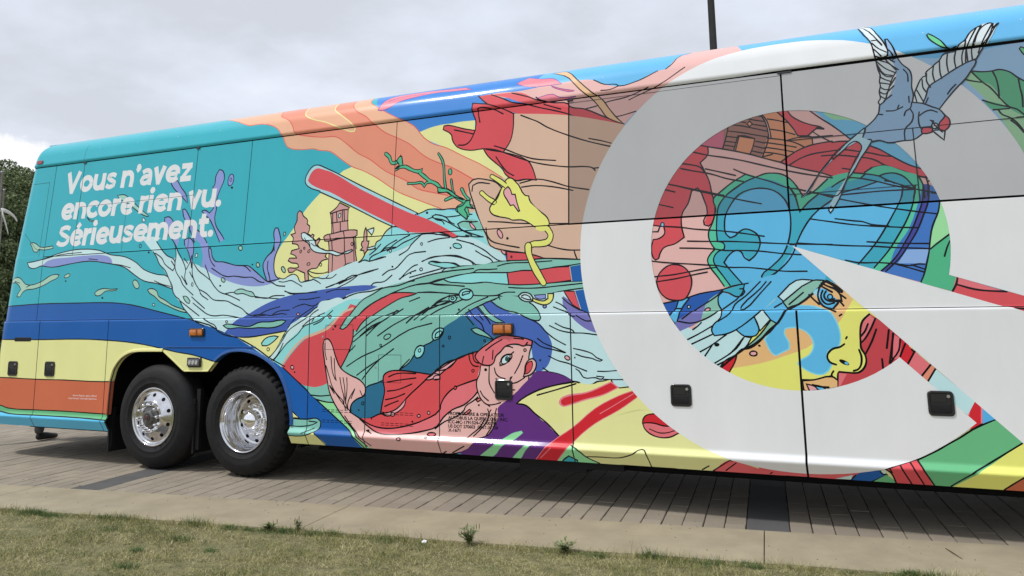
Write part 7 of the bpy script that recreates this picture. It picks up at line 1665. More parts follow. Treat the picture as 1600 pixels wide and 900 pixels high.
# lettering
STEMN = [(.12, 0), (.12, .78)]
GLY = {'V': (.86, [[(.115, 1.0), (.455, .0)], [(.405, .0), (.745, 1.0)]]), 'v': (.66, [[(.105, .78), (.355, .0)], [(.305, .0), (.555, .78)]]),
 'o': (.74, [[(.37 + .255*math.cos(k*math.pi/8), .39 + .275*math.sin(k*math.pi/8)) for k in range(17)]]),
 'u': (.70, [[(.12, .78), (.12, .34), (.17, .18), (.32, .115), (.46, .17), (.56, .34)], [(.57, .78), (.57, 0)]]),
 'n': (.70, [STEMN, [(.12, .44), (.20, .60), (.36, .66), (.51, .59), (.57, .42), (.57, 0)]]),
 'm': (1.06, [STEMN, [(.12, .44), (.19, .60), (.32, .66), (.46, .60), (.52, .44), (.52, 0)], [(.52, .44), (.60, .60), (.73, .66), (.87, .60), (.93, .44), (.93, 0)]]),
 's': (.60, [[(.53, .59), (.42, .655), (.30, .67), (.17, .63), (.15, .53), (.25, .44), (.37, .38), (.48, .30), (.46, .17), (.32, .11), (.19, .12), (.06, .20)]]),
 'S': (.76, [[(.66, .81), (.52, .88), (.38, .89), (.20, .83), (.17, .69), (.28, .58), (.48, .49), (.63, .39), (.62, .22), (.48, .125), (.33, .11), (.19, .14), (.05, .23)]]),
 'e': (.72, [[(.14, .385), (.61, .385)], [(.615, .36), (.58, .56), (.46, .65), (.36, .67), (.20, .60), (.115, .39), (.19, .19), (.37, .11), (.50, .135), (.61, .21)]]),
 'c': (.64, [[(.60, .57), (.49, .65), (.37, .67), (.20, .60), (.115, .39), (.20, .18), (.37, .11), (.49, .13), (.60, .21)]]),
 'r': (.47, [STEMN, [(.12, .42), (.19, .57), (.30, .645), (.44, .66)]]), 'i': (.28, [STEMN]),
 'z': (.64, [[(.07, .67), (.57, .67)], [(.50, .63), (.15, .15)], [(.06, .11), (.58, .11)]]),
 't': (.52, [[(.23, .99), (.23, .30), (.28, .16), (.37, .115), (.49, .14)], [(.03, .67), (.49, .67)]]),
 'a': (.68, [[(.13, .59), (.26, .66), (.38, .67), (.50, .60), (.55, .44), (.55, 0)], [(.55, .40), (.38, .41), (.20, .37), (.125, .25), (.18, .14), (.31, .10), (.45, .16), (.55, .30)]]),
 '.': (.30, []), "'": (.30, [[(.20, .90), (.19, .80), (.08, .70)]]), ' ': (.26, [])}
GLY['\u00e9'] = (GLY['e'][0], GLY['e'][1] + [[(.32, .83), (.47, 1.02)]])
def slogan(txt, b0, b1, cap):
    """heavy sans lettering drawn stroke by stroke, stretched to its measured length"""
    w_tot = sum(GLY[c][0] - .012 for c in txt) - .03; kx = (b1[0] - b0[0]) / w_tot; x_ = 0
    for c in txt:
        adv, strokes = GLY[c]
        def dotp(cx, cy, r_): vv = [(b0[0] + (x_ + cx + r_*math.cos(k*.3927)*cap/kx) * kx + cy*cap*.06, b0[1] + (cy + r_*math.sin(k*.3927)) * cap) for k in range(16)]; put('slogan', 'white', vv, [(0, k, k+1) for k in range(1, 15)])
        for si, st_ in enumerate(strokes):
            p = catmull([(b0[0] + (x_ + a_) * kx + b_ * cap * .06, b0[1] + b_ * cap) for a_, b_ in st_], False, 5)
            thin = .78 if (c in 'e\u00e9' and si == 0) or (c == 'z' and si == 1) else .9 if c in "'\u00e9" and si == len(strokes)-1 and c != 'e' else 1.0
            vv, tt = ribbon(p, .0625 * (.84 if c in 'sSa' else 1) * thin * cap / .262, False, True); put('slogan', 'white', vv, tt)
        if c == 'i': dotp(.12, .985, .145)
        if c == '.': dotp(.14, .145, .15)
        if c == "'": dotp(.16, .89, .125)
        x_ += adv - .012
slogan("Vous n'avez", (-8.690, 2.698), (-6.668, 2.692), .258)
slogan('encore rien vu.', (-8.690, 2.378), (-6.204, 2.372), .258)
slogan('S\u00e9rieusement.', (-8.700, 2.058), (-6.272, 2.054), .258)
for i, (s_, e_) in enumerate([('PROPRIETAIRE & OPERATEUR', -2.895), ('AUTOBUS LA QUEBECOISE INC.', -2.862), ('ICC-MC-1791524-Q-300356', -2.965), ('US DOT 270603  ONT-X-338', -2.955), ('X-1671', -3.313)]):
    text('operator', 'ink', s_, (-3.432, .346 - .0353 * i), (e_, .3485 - .0353 * i), .0262, .028)
text('credit', 'white', 'Pierre B\u00e9guin, agent officiel', (-8.161, .372), (-7.788, .376), .017, 0.0); text('credit', 'white', 'imprim\u00e9 par: Lettrage Signature', (-8.23, .341), (-7.785, .345), .017, 0.0)
NAMES = dict(band='livery_print', canyon='canyon_graphic', hand='hand_graphic', tower='tower_graphic', wave='wave_graphic', bar='red_bar_graphic', seaweed='seaweed_graphic', fish='fish_graphic', beam='beam_graphic', leaf='leaf_graphic', heart='heart_graphic', ring='ring_graphic', bird='bird_graphic', slogan='slogan_lettering', operator='operator_lettering', credit='credit_lettering', groove='panel_groove')
# fine seams, flaps and louvre slots: dark grooves
GN = [0]
def groove(pts, w=.004, g_=None, colr='ink', closed=False):
    GN[0] += 1; g_ = g_ or 'groove%d' % GN[0]
    vv, tt = ribbon(pts, w, closed); put(g_, colr, vv, tt)
    NAMES.setdefault(g_, 'panel_groove')
groove([(-8.39, 2.52), (-6.605, 2.53)], .0045); groove([(-7.60, 1.96), (-7.60, 2.525)], .0035)
groove([(-.517, 2.50), (1.25, 2.508)], .006); groove([(.367, 1.96), (.367, 2.505)], .008); groove([(-.517, 2.075), (.367, 2.082)], .0045); groove([(-2.29, 3.030), (-.517, 3.034)], .004)
groove([(-8.40, 3.085), (-8.40, 3.30)], .004)
groove([(-9.27, 2.86), (-8.97, 2.862), (-8.97, 1.955)], .005); groove([(-9.28, 2.25), (-9.05, 2.06), (-8.97, 2.03)], .005)
for a, b_, c, d in ((-4.752, -4.442, .895, 1.122), (-4.155, -3.915, .605, .850)):
    groove([(a, c), (b_, c), (b_, d), (a, d)], .0035, closed=True)
for (a, b_) in ((-4.77, -4.45), (-4.12, -3.80)):
    for tt_ in (.345, .327, .250, .232):
        q = a
        while q < b_: groove([(q, tt_), (q + .034, tt_)], .005, 'louvre%d' % int(-a * 10)); q += .05
PLAB = dict(band='teal, blue, yellow, orange and green printed bands', canyon='orange canyon layers and pink veil print', hand='tan hand with yellow plug and red flag print', tower='mauve sandcastle tower with tree print', wave='pale blue and green wave print with ink outlines', bar='slanted red bar print with pale rim', seaweed='green branching seaweed print', fish='pink and red fish with human head print', beam='yellow beam and red stripes print', leaf='green leaves print at upper right', heart='blue heart and face picture inside the ring', ring='white ring with pointed tail print', bird='blue flying bird print with red face', slogan='white French slogan in three lines', operator='small black operator lettering', credit='tiny white credit lettering')
livery = None
for q in ORDER:
    if q.startswith('louvre'): NAMES[q] = 'louvre_slots'
for g_ in ['band'] + [q for q in ORDER if q != 'band']:
    V_, T_, C_ = GRP[g_]
    bm = bmesh.new(); la = bm.faces.layers.int.new('c'); names = sorted(set(C_)); idx = {k: i for i, k in enumerate(names)}
    bv = [bm.verts.new(q) for q in V_]
    for t_, c_ in zip(T_, C_):
        try: f_ = bm.faces.new([bv[k] for k in t_]); f_[la] = idx[c_]
        except ValueError: pass
    cut_art(bm)
    ci = [f_[la] for f_ in bm.faces]
    o = wrap(bm, NAMES[g_], livery if livery else bus, PRINT)
    me = o.data
    ca_ = me.color_attributes.new('print', 'FLOAT_COLOR', 'CORNER')
    arr = np.ones((len(me.loops), 4), dtype=np.float32); lut = np.array([PALL[k] for k in names])
    tot = np.zeros(len(me.polygons), dtype=np.int32); me.polygons.foreach_get('loop_total', tot)
    arr[:, :3] = np.repeat(lut[np.array(ci)], tot, axis=0); ca_.data.foreach_set('color', arr.ravel())
    if g_ == 'band': livery = o
    if g_ in PLAB: o['label'] = PLAB[g_]
    if g_.startswith('louvre') or g_ in ('operator', 'credit'): o['kind'] = 'stuff'

# ------------------------------------------------------------------ arch trims, latches, lamps
def paint(name, rgb): return mat(name, lin(rgb), .32, coat=.5, spec=.35)
YEL, BLU, ORA = paint('yellow_trim', PAL['yellow']), paint('blue_trim', PAL['blue']), paint('orange_trim', PAL['orange'])
def trim(name, path, mt, w=.030, d=.016, closed=False):
    """raised lip following a line on the side surface"""
    P_ = [(p[0], p[1]) for p in catmull(path, closed, 4)]; n_ = len(P_); bm = bmesh.new(); rows = []
    for i, p in enumerate(P_):
        a = P_[max(i-1, 0)]; b_ = P_[min(i+1, n_-1)]; l_ = math.hypot(b_[0]-a[0], b_[1]-a[1]); nx, ny = -(b_[1]-a[1])/l_, (b_[0]-a[0])/l_
        sec = [(0.0, -.05), (0.0, d*.8), (.004, d), (w*.7, d*.9), (w, .0012)]
        rows.append([bm.verts.new(SS(p[0]+nx*k, max(p[1]+ny*k, -.02), o_)[0]) for k, o_ in sec])
    for a, b_ in zip(rows, rows[1:]):
        for k in range(4): bm.faces.new((a[k], b_[k], b_[k+1], a[k+1]))
    bmesh.ops.recalc_face_normals(bm, faces=bm.faces)
    me = bpy.data.meshes.new(name); bm.to_mesh(me); bm.free(); o = link(name, me, bus, mt); smooth_by_angle(o, 40); return o
trim('arch_trim', ARCH[2:10], YEL, .034); trim('arch_trim', [(-7.612, .19), (-7.60, .40), (-7.59, .545)], ORA, .022, .008); trim('arch_trim', ARCH[13:23] + [(-5.143, .19)], BLU, .034); trim('arch_trim', [(-6.837, .862), (-6.70, .775), (-6.54, .668)], YEL, .02, .006); trim('arch_trim', [(-6.53, .663), (-6.204, .668)], YEL, .016, .006); trim('arch_trim', [(-6.204, .668), (-6.12, .758)], YEL, .016, .006)
rid = bmesh.new(); rr_ = []
for s_ in (-6.80, -6.2, -5.60):
    rr_.append([rid.verts.new(SS(s_, t_, o_)[0]) for t_, o_ in ((.905, .003), (.910, .009), (.918, .009), (.921, .003))])
for a, b_ in zip(rr_, rr_[1:]):
    for k in range(3): rid.faces.new((a[k], b_[k], b_[k+1], a[k+1]))
me = bpy.data.meshes.new('fender_ridge'); rid.to_mesh(me); rid.free(); link('fender_ridge', me, bus, BLU)

def rrect(w, h, r, n_=5):
    o = []
    for cx, cy, a0 in ((w/2-r, h/2-r, 0), (-w/2+r, h/2-r, 90), (-w/2+r, -h/2+r, 180), (w/2-r, -h/2+r, 270)):
        for k in range(n_): a = R_(a0 + 90*k/(n_-1)); o.append((cx + r*math.cos(a), cy + r*math.sin(a)))
    return o
def plate(name, s, t, loops, mt, parent, cap=True):
    """stack of outlines (pts, offset) on the side surface"""
    bm = bmesh.new(); rows = []
    for pts, off in loops: rows.append([bm.verts.new(SS(s + x_, t + y_, off)[0]) for x_, y_ in pts])
    for a, b_ in zip(rows, rows[1:]):
        n_ = len(a)
        for k in range(n_): bm.faces.new((a[k], a[(k+1) % n_], b_[(k+1) % n_], b_[k]))
    if cap: bm.faces.new(rows[-1])
    bmesh.ops.recalc_face_normals(bm, faces=bm.faces)
    me = bpy.data.meshes.new(name); bm.to_mesh(me); bm.free(); o = link(name, me, parent, mt); smooth_by_angle(o, 30); return o
def latch(s, t, w=.160, h=.166):
    a = rrect(w, h, .026)
    b = plate('latch', s, t, [(a, 0), (a, .010), (rrect(w-.008, h-.008, .024), .013), (rrect(w-.030, h-.030, .016), .013), (rrect(w-.036, h-.036, .014), .0065)], PLASTIC, bus)
    plate('paddle', s - .012, t + .036, [(rrect(w*.62, h*.36, .006), .006), (rrect(w*.60, h*.34, .006), .0105)], PLASTIC, b)
    plate('finger_recess', s, t - .035, [(rrect(w*.74, h*.36, .006), .0066), (rrect(w*.72, h*.34, .006), .0072)], BLACK, b)
    plate('lock', s + .048, t + .048, [([(.013*math.cos(k*.524), .013*math.sin(k*.524)) for k in range(12)], .006), ([(.011*math.cos(k*.524), .011*math.sin(k*.524)) for k in range(12)], .0155)], STEEL, b)
for s_, t_ in ((-9.205, .657), (-8.57, .660), (-2.897, .570), (-1.395, .566), (.373, .561), (2.2, .561)): latch(s_, t_)
AMBERD = mat('amber_lens_dark', (.22, .05, .008), .25, coat=.5); LAMPD = mat('lamp_dark_glass', (.10, .10, .105), .2, coat=.6)
def lamp(s, t, w, h, lens, name='side_marker_lamp'):
    b = plate(name, s, t, [(rrect(w, h, .012), 0), (rrect(w, h, .012), .016), (rrect(w-.012, h-.012, .01), .022), (rrect(w-.02, h-.02, .008), .018)], PLASTIC, bus)
    plate('lens', s, t, [(rrect(w-.026, h-.026, .008), .016), (rrect(w-.03, h-.03, .008), .026), (rrect(w-.05, h-.05, .006), .030)], lens, b)
    if lens is AMBER: plate('lens_bar', s + .018, t, [(rrect(.022, h-.034, .003), .029), (rrect(.018, h-.038, .003), .0335)], AMBERD, b)
    else:
        for q in (-.045, 0, .045): plate('led', s + q, t, [(rrect(.032, .044, .012), .029), (rrect(.028, .040, .012), .0335)], LAMPW, b)
    return b
lamp(-6.372, 1.060, .200, .088, AMBER); lamp(-2.896, 1.076, .198, .098, AMBER); lamp(-6.387, .757, .185, .096, LAMPD, 'work_lamp')
plate('rear_marker_lamp', -9.185, 3.135, [(rrect(.11, .045, .01), 0), (rrect(.105, .042, .01), .012)], REDL, bus)
plate('pull_slot', -9.075, .990, [(rrect(.29, .048, .006), 0), (rrect(.28, .040, .006), .004)], BLACK, bus)
for s_, t_ in ((-4.786, 1.012), (-4.185, .738)):
    plate('flap_lock', s_, t_, [([(.011*math.cos(k*.524), .011*math.sin(k*.524)) for k in range(12)], 0), ([(.009*math.cos(k*.524), .009*math.sin(k*.524)) for k in range(12)], .004)], STEEL, bus)
# gutter clips where window frames meet the rail
for s_ in (-8.39, -6.605, -2.28, -.49):
    plate('rail_clip', s_, 3.058, [(rrect(.055 if s_ < -1 else .11, .022, .006), 0), (rrect(.05 if s_ < -1 else .105, .018, .005), .012)], PLASTIC, bus)
# roof rivets
rv = MB()
for s_ in np.arange(-8.8, 3.5, .62):
    p, nn = SS(float(s_), 3.235, .0); M_ = Matrix.Translation(p) @ Vector(nn).to_track_quat('Y', 'Z').to_matrix().to_4x4(); rv.lathe([(.0045, 0), (.004, .002), (.0, .003)], 8, M_)
tag(rv.build('roof_rivets', PAINT, bus), kind='stuff')
# rear lamp and bumper round the corner
tl = MB(); 
for a, b_ in ((.86, 1.02), (.66, .84)):
    pts = [SS(-9.74 - .02 * k, 0, .0)[0] for k in range(2)]
plate('tail_lamp', -9.71, .86, [(rrect(.13, .42, .03), 0), (rrect(.12, .41, .03), .022)], REDL, bus)
plate('bumper_corner', -9.74, .42, [(rrect(.34, .36, .05), .0), (rrect(.33, .34, .05), .045)], YEL, bus)

# ------------------------------------------------------------------ wheels
def tyre_obj(parent, drive):
    mb = MB(); n_ = 132
    pr = [(.288,.026),(.297,.004),(.315,-.006),(.343,-.015),(.348,-.019),(.353,-.017),(.395,-.020),(.405,-.0215),(.412,-.020),(.45,-.012),(.482,.004),(.498,.016),(.512,.030),(.524,.048),(.530,.060),(.531,.10),(.531,.16),(.531,.22),(.526,.238),(.50,.262),(.42,.292),(.30,.284)]
    def mod(i, k, r, y):
        if drive and 12 <= k <= 15 and i % 3 == 0: return r - (.016 if k < 15 else .013), y + .004
        if not drive and k in (13, 15): return r - .0, y
        return r, y
    mb.lathe(pr, n_, None, mod)
    if not drive:
        pass
    o = mb.build('tyre', TYRE, parent); smooth_by_angle(o, 24 if drive else 40)
    return o
def wheel(X, tagaxle, far=False):
    w = empty('wheel', (0, 0, 0)); w.parent = bus
    yy = -.008
    w.location = (X, yy if not far else WID - yy, .531)
    if far: w.rotation_euler = (0, 0, math.pi)
    tyre_obj(w, not tagaxle)
    if tagaxle:
        pr = [(.292,.03),(.300,.004),(.297,-.006),(.290,-.009),(.281,-.006),(.276,.006),(.268,.020),(.255,.024),(.235,.014),(.19,-.010),(.165,-.022),(.158,-.030),(.155,-.034),(.118,-.036),(.112,-.030),(.108,.0)]
        rim = MB().lathe(pr, 64).build('rim', CHROME, w); smooth_by_angle(rim, 50)
        hole_r, hole_y, hr = .222, .0068, .0165
        hub = MB().lathe([(.112,-.02),(.106,-.038),(.088,-.042),(.074,-.046),(.070,-.066),(.062,-.072),(.044,-.074),(.040,-.068),(.034,-.068),(.030,-.082),(.0,-.082)], 40).build('hub', mat('hub_metal', (.16, .155, .15), .35, metal=.85, noise=.3, nscale=50), w); smooth_by_angle(hub, 40)
        cap = MB().lathe([(.022,-.078),(.020,-.086),(.0,-.088)], 20).build('hub_plug', mat('red_plug', (.09, .02, .02), .4), w); smooth_by_angle(cap)
        nr, ny_, nh = .134, -.034, .062
    else:
        pr = [(.292,.03),(.300,.004),(.297,-.008),(.290,-.012),(.282,-.008),(.277,.004),(.270,.020),(.262,.032),(.259,.09),(.257,.105),(.248,.115),(.246,.185),(.238,.200),(.215,.205),(.175,.192),(.165,.184),(.160,.176),(.118,.174),(.115,.18)]
        rim = MB().lathe(pr, 64).build('rim', CHROME, w); smooth_by_angle(rim, 50)
        hole_r, hole_y, hr = .205, .2005, .0165
        hub = MB().lathe([(.118,.18),(.116,.165),(.110,.155),(.094,.150),(.094,.115),(.091,.095),(.082,.075),(.065,.059),(.044,.050),(.020,.046),(.0,.045)], 40).build('hub_cap', CHROME2, w); smooth_by_angle(hub, 40)
        nr, ny_, nh = .139, .178, .050
    hm = pydata('dark_hole_disc', *(lambda q: (q.v, q.f))(MB().lathe([(hr+.004, .002), (hr+.002, -.001), (hr, .0), (0, .0015)], 14)), True)  # black discs: the shade inside the hand holes put into the colour
    tiltang = math.atan2(.024, .045) if tagaxle else -.2
    for k in range(10):
        a = 2*math.pi*(k+.5)/10
        o = link('dark_hole_disc', hm, w); 
        if not hm.materials: hm.materials.append(SHELL)
        o.location = (hole_r*math.cos(a), hole_y - .003, hole_r*math.sin(a))
        nrm_ = Vector((-math.cos(a)*math.sin(tiltang), -math.cos(tiltang), -math.sin(a)*math.sin(tiltang))) if tagaxle else Vector((0, -1, 0))
        if tagaxle: nrm_ = Vector((math.cos(a)*.47, -.88, math.sin(a)*.47))
        o.rotation_euler = nrm_.to_track_quat('-Y', 'Z').to_euler()
    nm = pydata('wheel_nut', *(lambda q: (q.v, q.f))(MB().lathe([(.020, 0), (.0205, -.006), (.0165, -.008), (.0165, -nh*.66), (.013, -nh*.9), (.006, -nh), (0, -nh)], 12)), True); nm.materials.append(CHROME2)
    for k in range(10):
        a = 2*math.pi*k/10 + .1; o = link('wheel_nut', nm, w); o.location = (nr*math.cos(a), ny_, nr*math.sin(a))
    return w
wheel(-6.924, True); wheel(-5.712, False); wheel(-5.712, False, True); wheel(-6.924, True, True)
axl = MB(); 
for X in (-6.924, -5.712): axl.tube([(X, .2, .531), (X, WID-.2, .531)], .09, 12)
axl.build('axle', SHELL, bus)
MB().box(-5.125, -5.095, .10, .95, .30, 1.1).build('arch_dark_sheet', SHELL, bus)  # added dark sheet, stands in for the blackness behind the drive wheel
for a, b_, y0_, z0_, z1_ in ((-7.655, -7.615, .06, .13, .50), (-6.43, -6.36, .05, .18, .72)):
    mf = MB(); mf.box(a, a + .022, y0_, y0_ + .55, z0_, z1_); mf.box(a + .022, b_, y0_ + .02, y0_ + .06, z0_ + .04, z1_ + .1); o = mf.build('mud_flap', BLACK, bus)
# ------------------------------------------------------------------ lawn
def blades(name, n_, region, hmin, hmax, wmin, wmax, mt, lean=.6):
    """thin three-segment blades, one mesh"""
    u, vv_ = region(n_); m_ = len(u)
    h = rng.uniform(hmin, hmax, m_) * rng.choice([.6, 1, 1, 1.35], m_); w = rng.uniform(wmin, wmax, m_); a = rng.uniform(0, 2*math.pi, m_); ln = rng.uniform(.15, lean, m_) * h * 1.2; la = rng.uniform(0, 2*math.pi, m_)
    h = h * (.75 + .35*np.sin(u*5.3 + 2*np.sin(vv_*6.1)) * np.sin(vv_*7.7 + u*2.1) + .25*(rng.random(m_) > .93))
    bx = -.794 + .9917*u - .1165*vv_; by = -.147 + .1285*u + .9932*vv_
    V = np.zeros((m_, 5, 3), dtype=np.float32)
    dx, dy = np.cos(a)*w/2, np.sin(a)*w/2
    for k, (f_, ww) in enumerate(((0, 1), (0, -1), (.55, .8), (.55, -.8), (1, 0))):
        V[:, k, 0] = bx + dx*ww + np.cos(la)*ln*f_**1.8; V[:, k, 1] = by + dy*ww + np.sin(la)*ln*f_**1.8; V[:, k, 2] = -.008 + h*f_*(1 - .25*f_*ln/h)
    me = bpy.data.meshes.new(name); me.vertices.add(m_*5); me.vertices.foreach_set('co', V.ravel())
    tri = np.array([[0, 1, 3], [0, 3, 2], [2, 3, 4]], dtype=np.int32)
    idx = (np.arange(m_, dtype=np.int32)[:, None, None]*5 + tri[None]).reshape(-1)
    me.loops.add(len(idx)); me.loops.foreach_set('vertex_index', idx)
    me.polygons.add(m_*3); me.polygons.foreach_set('loop_start', np.arange(0, m_*9, 3, dtype=np.int32)); me.update(calc_edges=True); me.validate()
    return link(name, me, None, mt)
def grass_mat():
    mt = bpy.data.materials.new('dry_grass'); mt.use_nodes = True; t = mt.node_tree; b = t.nodes['Principled BSDF']; b.inputs['Roughness'].default_value = .7; b.inputs['Specular IOR Level'].default_value = .2
    g = N(t, 'ShaderNodeNewGeometry'); n1 = N(t, 'ShaderNodeTexNoise'); setin(n1, Scale=3.2, Detail=6.0, Roughness=.7); t.links.new(g.outputs['Position'], n1.inputs['Vector'])
    a = N(t, 'ShaderNodeMath', operation='MULTIPLY_ADD'); a.inputs[1].default_value = .55; t.links.new(g.outputs['Random Per Island'], a.inputs[0])
    b1 = N(t, 'ShaderNodeMath', operation='MULTIPLY'); b1.operation = 'MULTIPLY_ADD'; b1.inputs[1].default_value = 1.55; b1.inputs[2].default_value = -.28; t.links.new(n1.outputs[0], b1.inputs[0]); t.links.new(b1.outputs[0], a.inputs[2])
    r = N(t, 'ShaderNodeValToRGB'); e = r.color_ramp.elements
    e[0].position = .36; e[0].color = (.082, .135, .036, 1); e[1].position = 1.0; e[1].color = (.52, .46, .25, 1)
    for p_, c_ in ((.55, (.165, .19, .056, 1)), (.70, (.255, .245, .085, 1)), (.85, (.39, .345, .15, 1))): q = e.new(p_); q.color = c_
    t.links.new(a.outputs[0], r.inputs[0]); t.links.new(r.outputs[0], b.inputs['Base Color'])
    return mt
GRASS = grass_mat()
def reg(u0, u1, v0, v1):
    def f_(n_):
        u = rng.uniform(u0, u1, n_); v_ = rng.uniform(v0, v1, n_)
        edge = -.765 + .018*np.sin(u*3.1) + .014*np.sin(u*9.0) + .018*np.sin(u*23.0 + 1.3) + .012*np.sin(u*57.0) + rng.normal(0, .012, n_)
        k = v_ < edge; return u[k], v_[k]
    return f_
big = blades('lawn', 165000, reg(-8.0, 2.2, -2.1, -.735), .014, .036, .0018, .0036, GRASS, 1.5)
tag(big, 'dry short lawn of straw and green blades in front of the paving', 'grass', kind='stuff')
far_b = blades('outer_lawn', 60000, reg(-14, 9, -5.2, -2.1), .02, .055, .004, .007, GRASS, .8); tag(far_b, 'dry lawn continuing beneath the viewer', 'grass', kind='stuff')
fringe = blades('lawn_fringe', 9000, reg(-8.0, 2.2, -.86, -.725), .03, .085, .0018, .0032, GRASS, .9); tag(fringe, 'taller ragged blades along the concrete edge', 'grass', kind='stuff')

STRAW = mat('straw_blade', (.50, .44, .26), .8, noise=.3, nscale=30); TUFT = mat('green_blade', (.085, .145, .036), .7, noise=.4, nscale=25)
straw = blades('dead_straw', 7000, reg(-8.0, 2.2, -2.1, -.76), .012, .03, .0015, .003, STRAW, 4.5); tag(straw, 'pale dead straw blades lying across the lawn', 'straw', kind='stuff')
tc_u = rng.uniform(-7.5, 2.0, 46); tc_v = np.where(rng.random(46) < .5, rng.uniform(-.86, -.77, 46), rng.uniform(-2.0, -.8, 46))
def tuft_reg(n_):
    k = rng.integers(0, 46, n_); sp = rng.uniform(.02, .075, 46)[k]; return tc_u[k] + rng.normal(0, 1, n_)*sp, np.minimum(tc_v[k] + rng.normal(0, 1, n_)*sp*.6, -.735)
tf = blades('green_tufts', 9500, tuft_reg, .025, .065, .0018, .0036, TUFT, .9); tag(tf, 'darker green grass tufts scattered through the dry lawn', 'grass', kind='stuff')
gu = rng.uniform(-8, 2.4, 260); gv = rng.uniform(-.74, .9, 260); gs = rng.uniform(.001, .0034, 260)**1.0; gb = MB()
for a_, b_, s_ in zip(gu, gv, gs): q = K(float(a_), float(b_), .0045 if b_ < 0 else .001); s_ = float(s_); gb.box(q.x - s_, q.x + s_*1.4, q.y - s_, q.y + s_, q.z, q.z + s_)
tag(gb.build('grit', mat('grit', (.16, .13, .09), .95, noise=.4, nscale=40)), 'loose grit and crumbs scattered on concrete and pavers', 'grit', kind='stuff')
WEED = mat('weed_leaf', (.13, .185, .06), .6, noise=.4, nscale=60); WEEDS = mat('weed_stem', (.16, .17, .06), .7); SEED = mat('seed_head', (.19, .17, .08), .8)
def weed(loc, label, h, n_, spread, seed, heads=0):
    rnd = random.Random(seed); root = empty('weed_plant', loc); tag(root, label, 'weed', 'weeds at the lawn edge')
    st, lf, sd = MB(), MB(), MB()
    for k in range(n_):
        a = rnd.uniform(0, 6.28); l_ = rnd.uniform(.15, 1)*spread; hh = h*rnd.uniform(.55, 1.0)
        pts = [(math.cos(a)*l_*f_*f_ + rnd.gauss(0, .002), math.sin(a)*l_*f_*f_ + rnd.gauss(0, .002), hh*f_) for f_ in (0, .33, .66, 1)]
        st.tube(pts, [.0016, .0014, .0012, .0007], 4, False)
        for q in range(7):
            f_ = rnd.uniform(.1, 1); p = Vector((math.cos(a)*l_*f_*f_, math.sin(a)*l_*f_*f_, hh*f_)); b_ = rnd.uniform(0, 6.28); L_ = rnd.uniform(.018, .042); w_ = L_*.2
            d = Vector((math.cos(b_), math.sin(b_), rnd.uniform(-.1, .9))).normalized(); s_ = d.cross(Vector((0, 0, 1))).normalized()*w_; b0 = len(lf.v)
            lf.v += [tuple(p), tuple(p + d*L_*.5 + s_), tuple(p + d*L_), tuple(p + d*L_*.5 - s_)]; lf.f += [(b0, b0+1, b0+2), (b0, b0+2, b0+3)]
        if k < heads:
            p = Vector(pts[-1]); sd.tube([tuple(p), tuple(p + Vector((0, 0, .018))), tuple(p + Vector((0, 0, .036)))], [.0022, .0036, .001], 5)
    tag(st.build('stem', WEEDS, root), kind='stuff'); tag(lf.build('leaf_cluster', WEED, root), kind='stuff')
    if heads: tag(sd.build('seed_spike', SEED, root), kind='stuff')
    return root
weed((-2.613, -1.20, 0), 'bushy green weed with seed spikes at lawn edge, middle of the strip', .11, 30, .085, 3, 9)
weed((-1.951, -1.125, 0), 'low green weed tuft at lawn edge, nearest the right', .07, 26, .09, 5, 0)
weed((-4.16, -1.40, 0), 'green weed tuft at lawn edge near the coach wheels', .045, 24, .08, 8, 2)
weed((-3.94, -1.345, 0), 'pair of tall bare seed spikes beside the weed near the wheels', .07, 8, .04, 9, 4)
sc = bmesh.new(); bmesh.ops.create_icosphere(sc, subdivisions=2, radius=.017)
for v_ in sc.verts: v_.co *= 1 + random.uniform(-.35, .35); v_.co.z *= .55
me = bpy.data.meshes.new('paper_scrap'); sc.to_mesh(me); sc.free(); o = link('paper_scrap', me, None, mat('white_paper', (.75, .74, .72), .8)); o.location = (-2.861, -1.377, .040); tag(o, 'small crumpled white scrap lying on the dry lawn', 'litter')
tw = MB(); p0 = K(1.09, -.18, .007); tw.tube([tuple(p0), tuple(p0 + Vector((.03, -.10, .004))), tuple(p0 + Vector((.075, -.21, .0)))], [.0025, .004, .002], 5); o = tw.build('fallen_twig', mat('twig', (.09, .065, .035), .9)); tag(o, 'thin brown twig lying on the concrete strip', 'twig')

# ------------------------------------------------------------------ things behind the coach
DARKM = mat('dark_painted_steel', (.085, .088, .096), .45, noise=.15, nscale=8); GALV = mat('galvanised_steel', (.40, .41, .42), .45, metal=.6, noise=.2, nscale=12)
lp = empty('street_lamp', (-2.75, 10.9, 0)); tag(lp, 'dark grey street lamp pole rising behind the coach roof', 'street lamp')
MB().tube([(0, 0, 0), (0, 0, .5), (0, 0, 9.5)], [.12, .105, .072], 16).build('pole', DARKM, lp, True)
MB().tube([(0, 0, 9.4), (-.5, -.2, 9.75), (-1.4, -.55, 9.9)], [.05, .045, .04], 10).build('arm', DARKM, lp, True)
MB().box(-2.0, -1.3, -.75, -.45, 9.84, 9.96).build('lamp_head', DARKM, lp); MB().tube([(0, 0, 0), (0, 0, .16)], .19, 16).build('base', DARKM, lp, True)
def at(px, py, dist):
    d = right*((px-PPX)/F_PX) + down*((py-PPY)/F_PX) + fwd; h = math.hypot(d.x, d.y); return Vector((0, -6.26, 1.541)) + d*(dist/h)
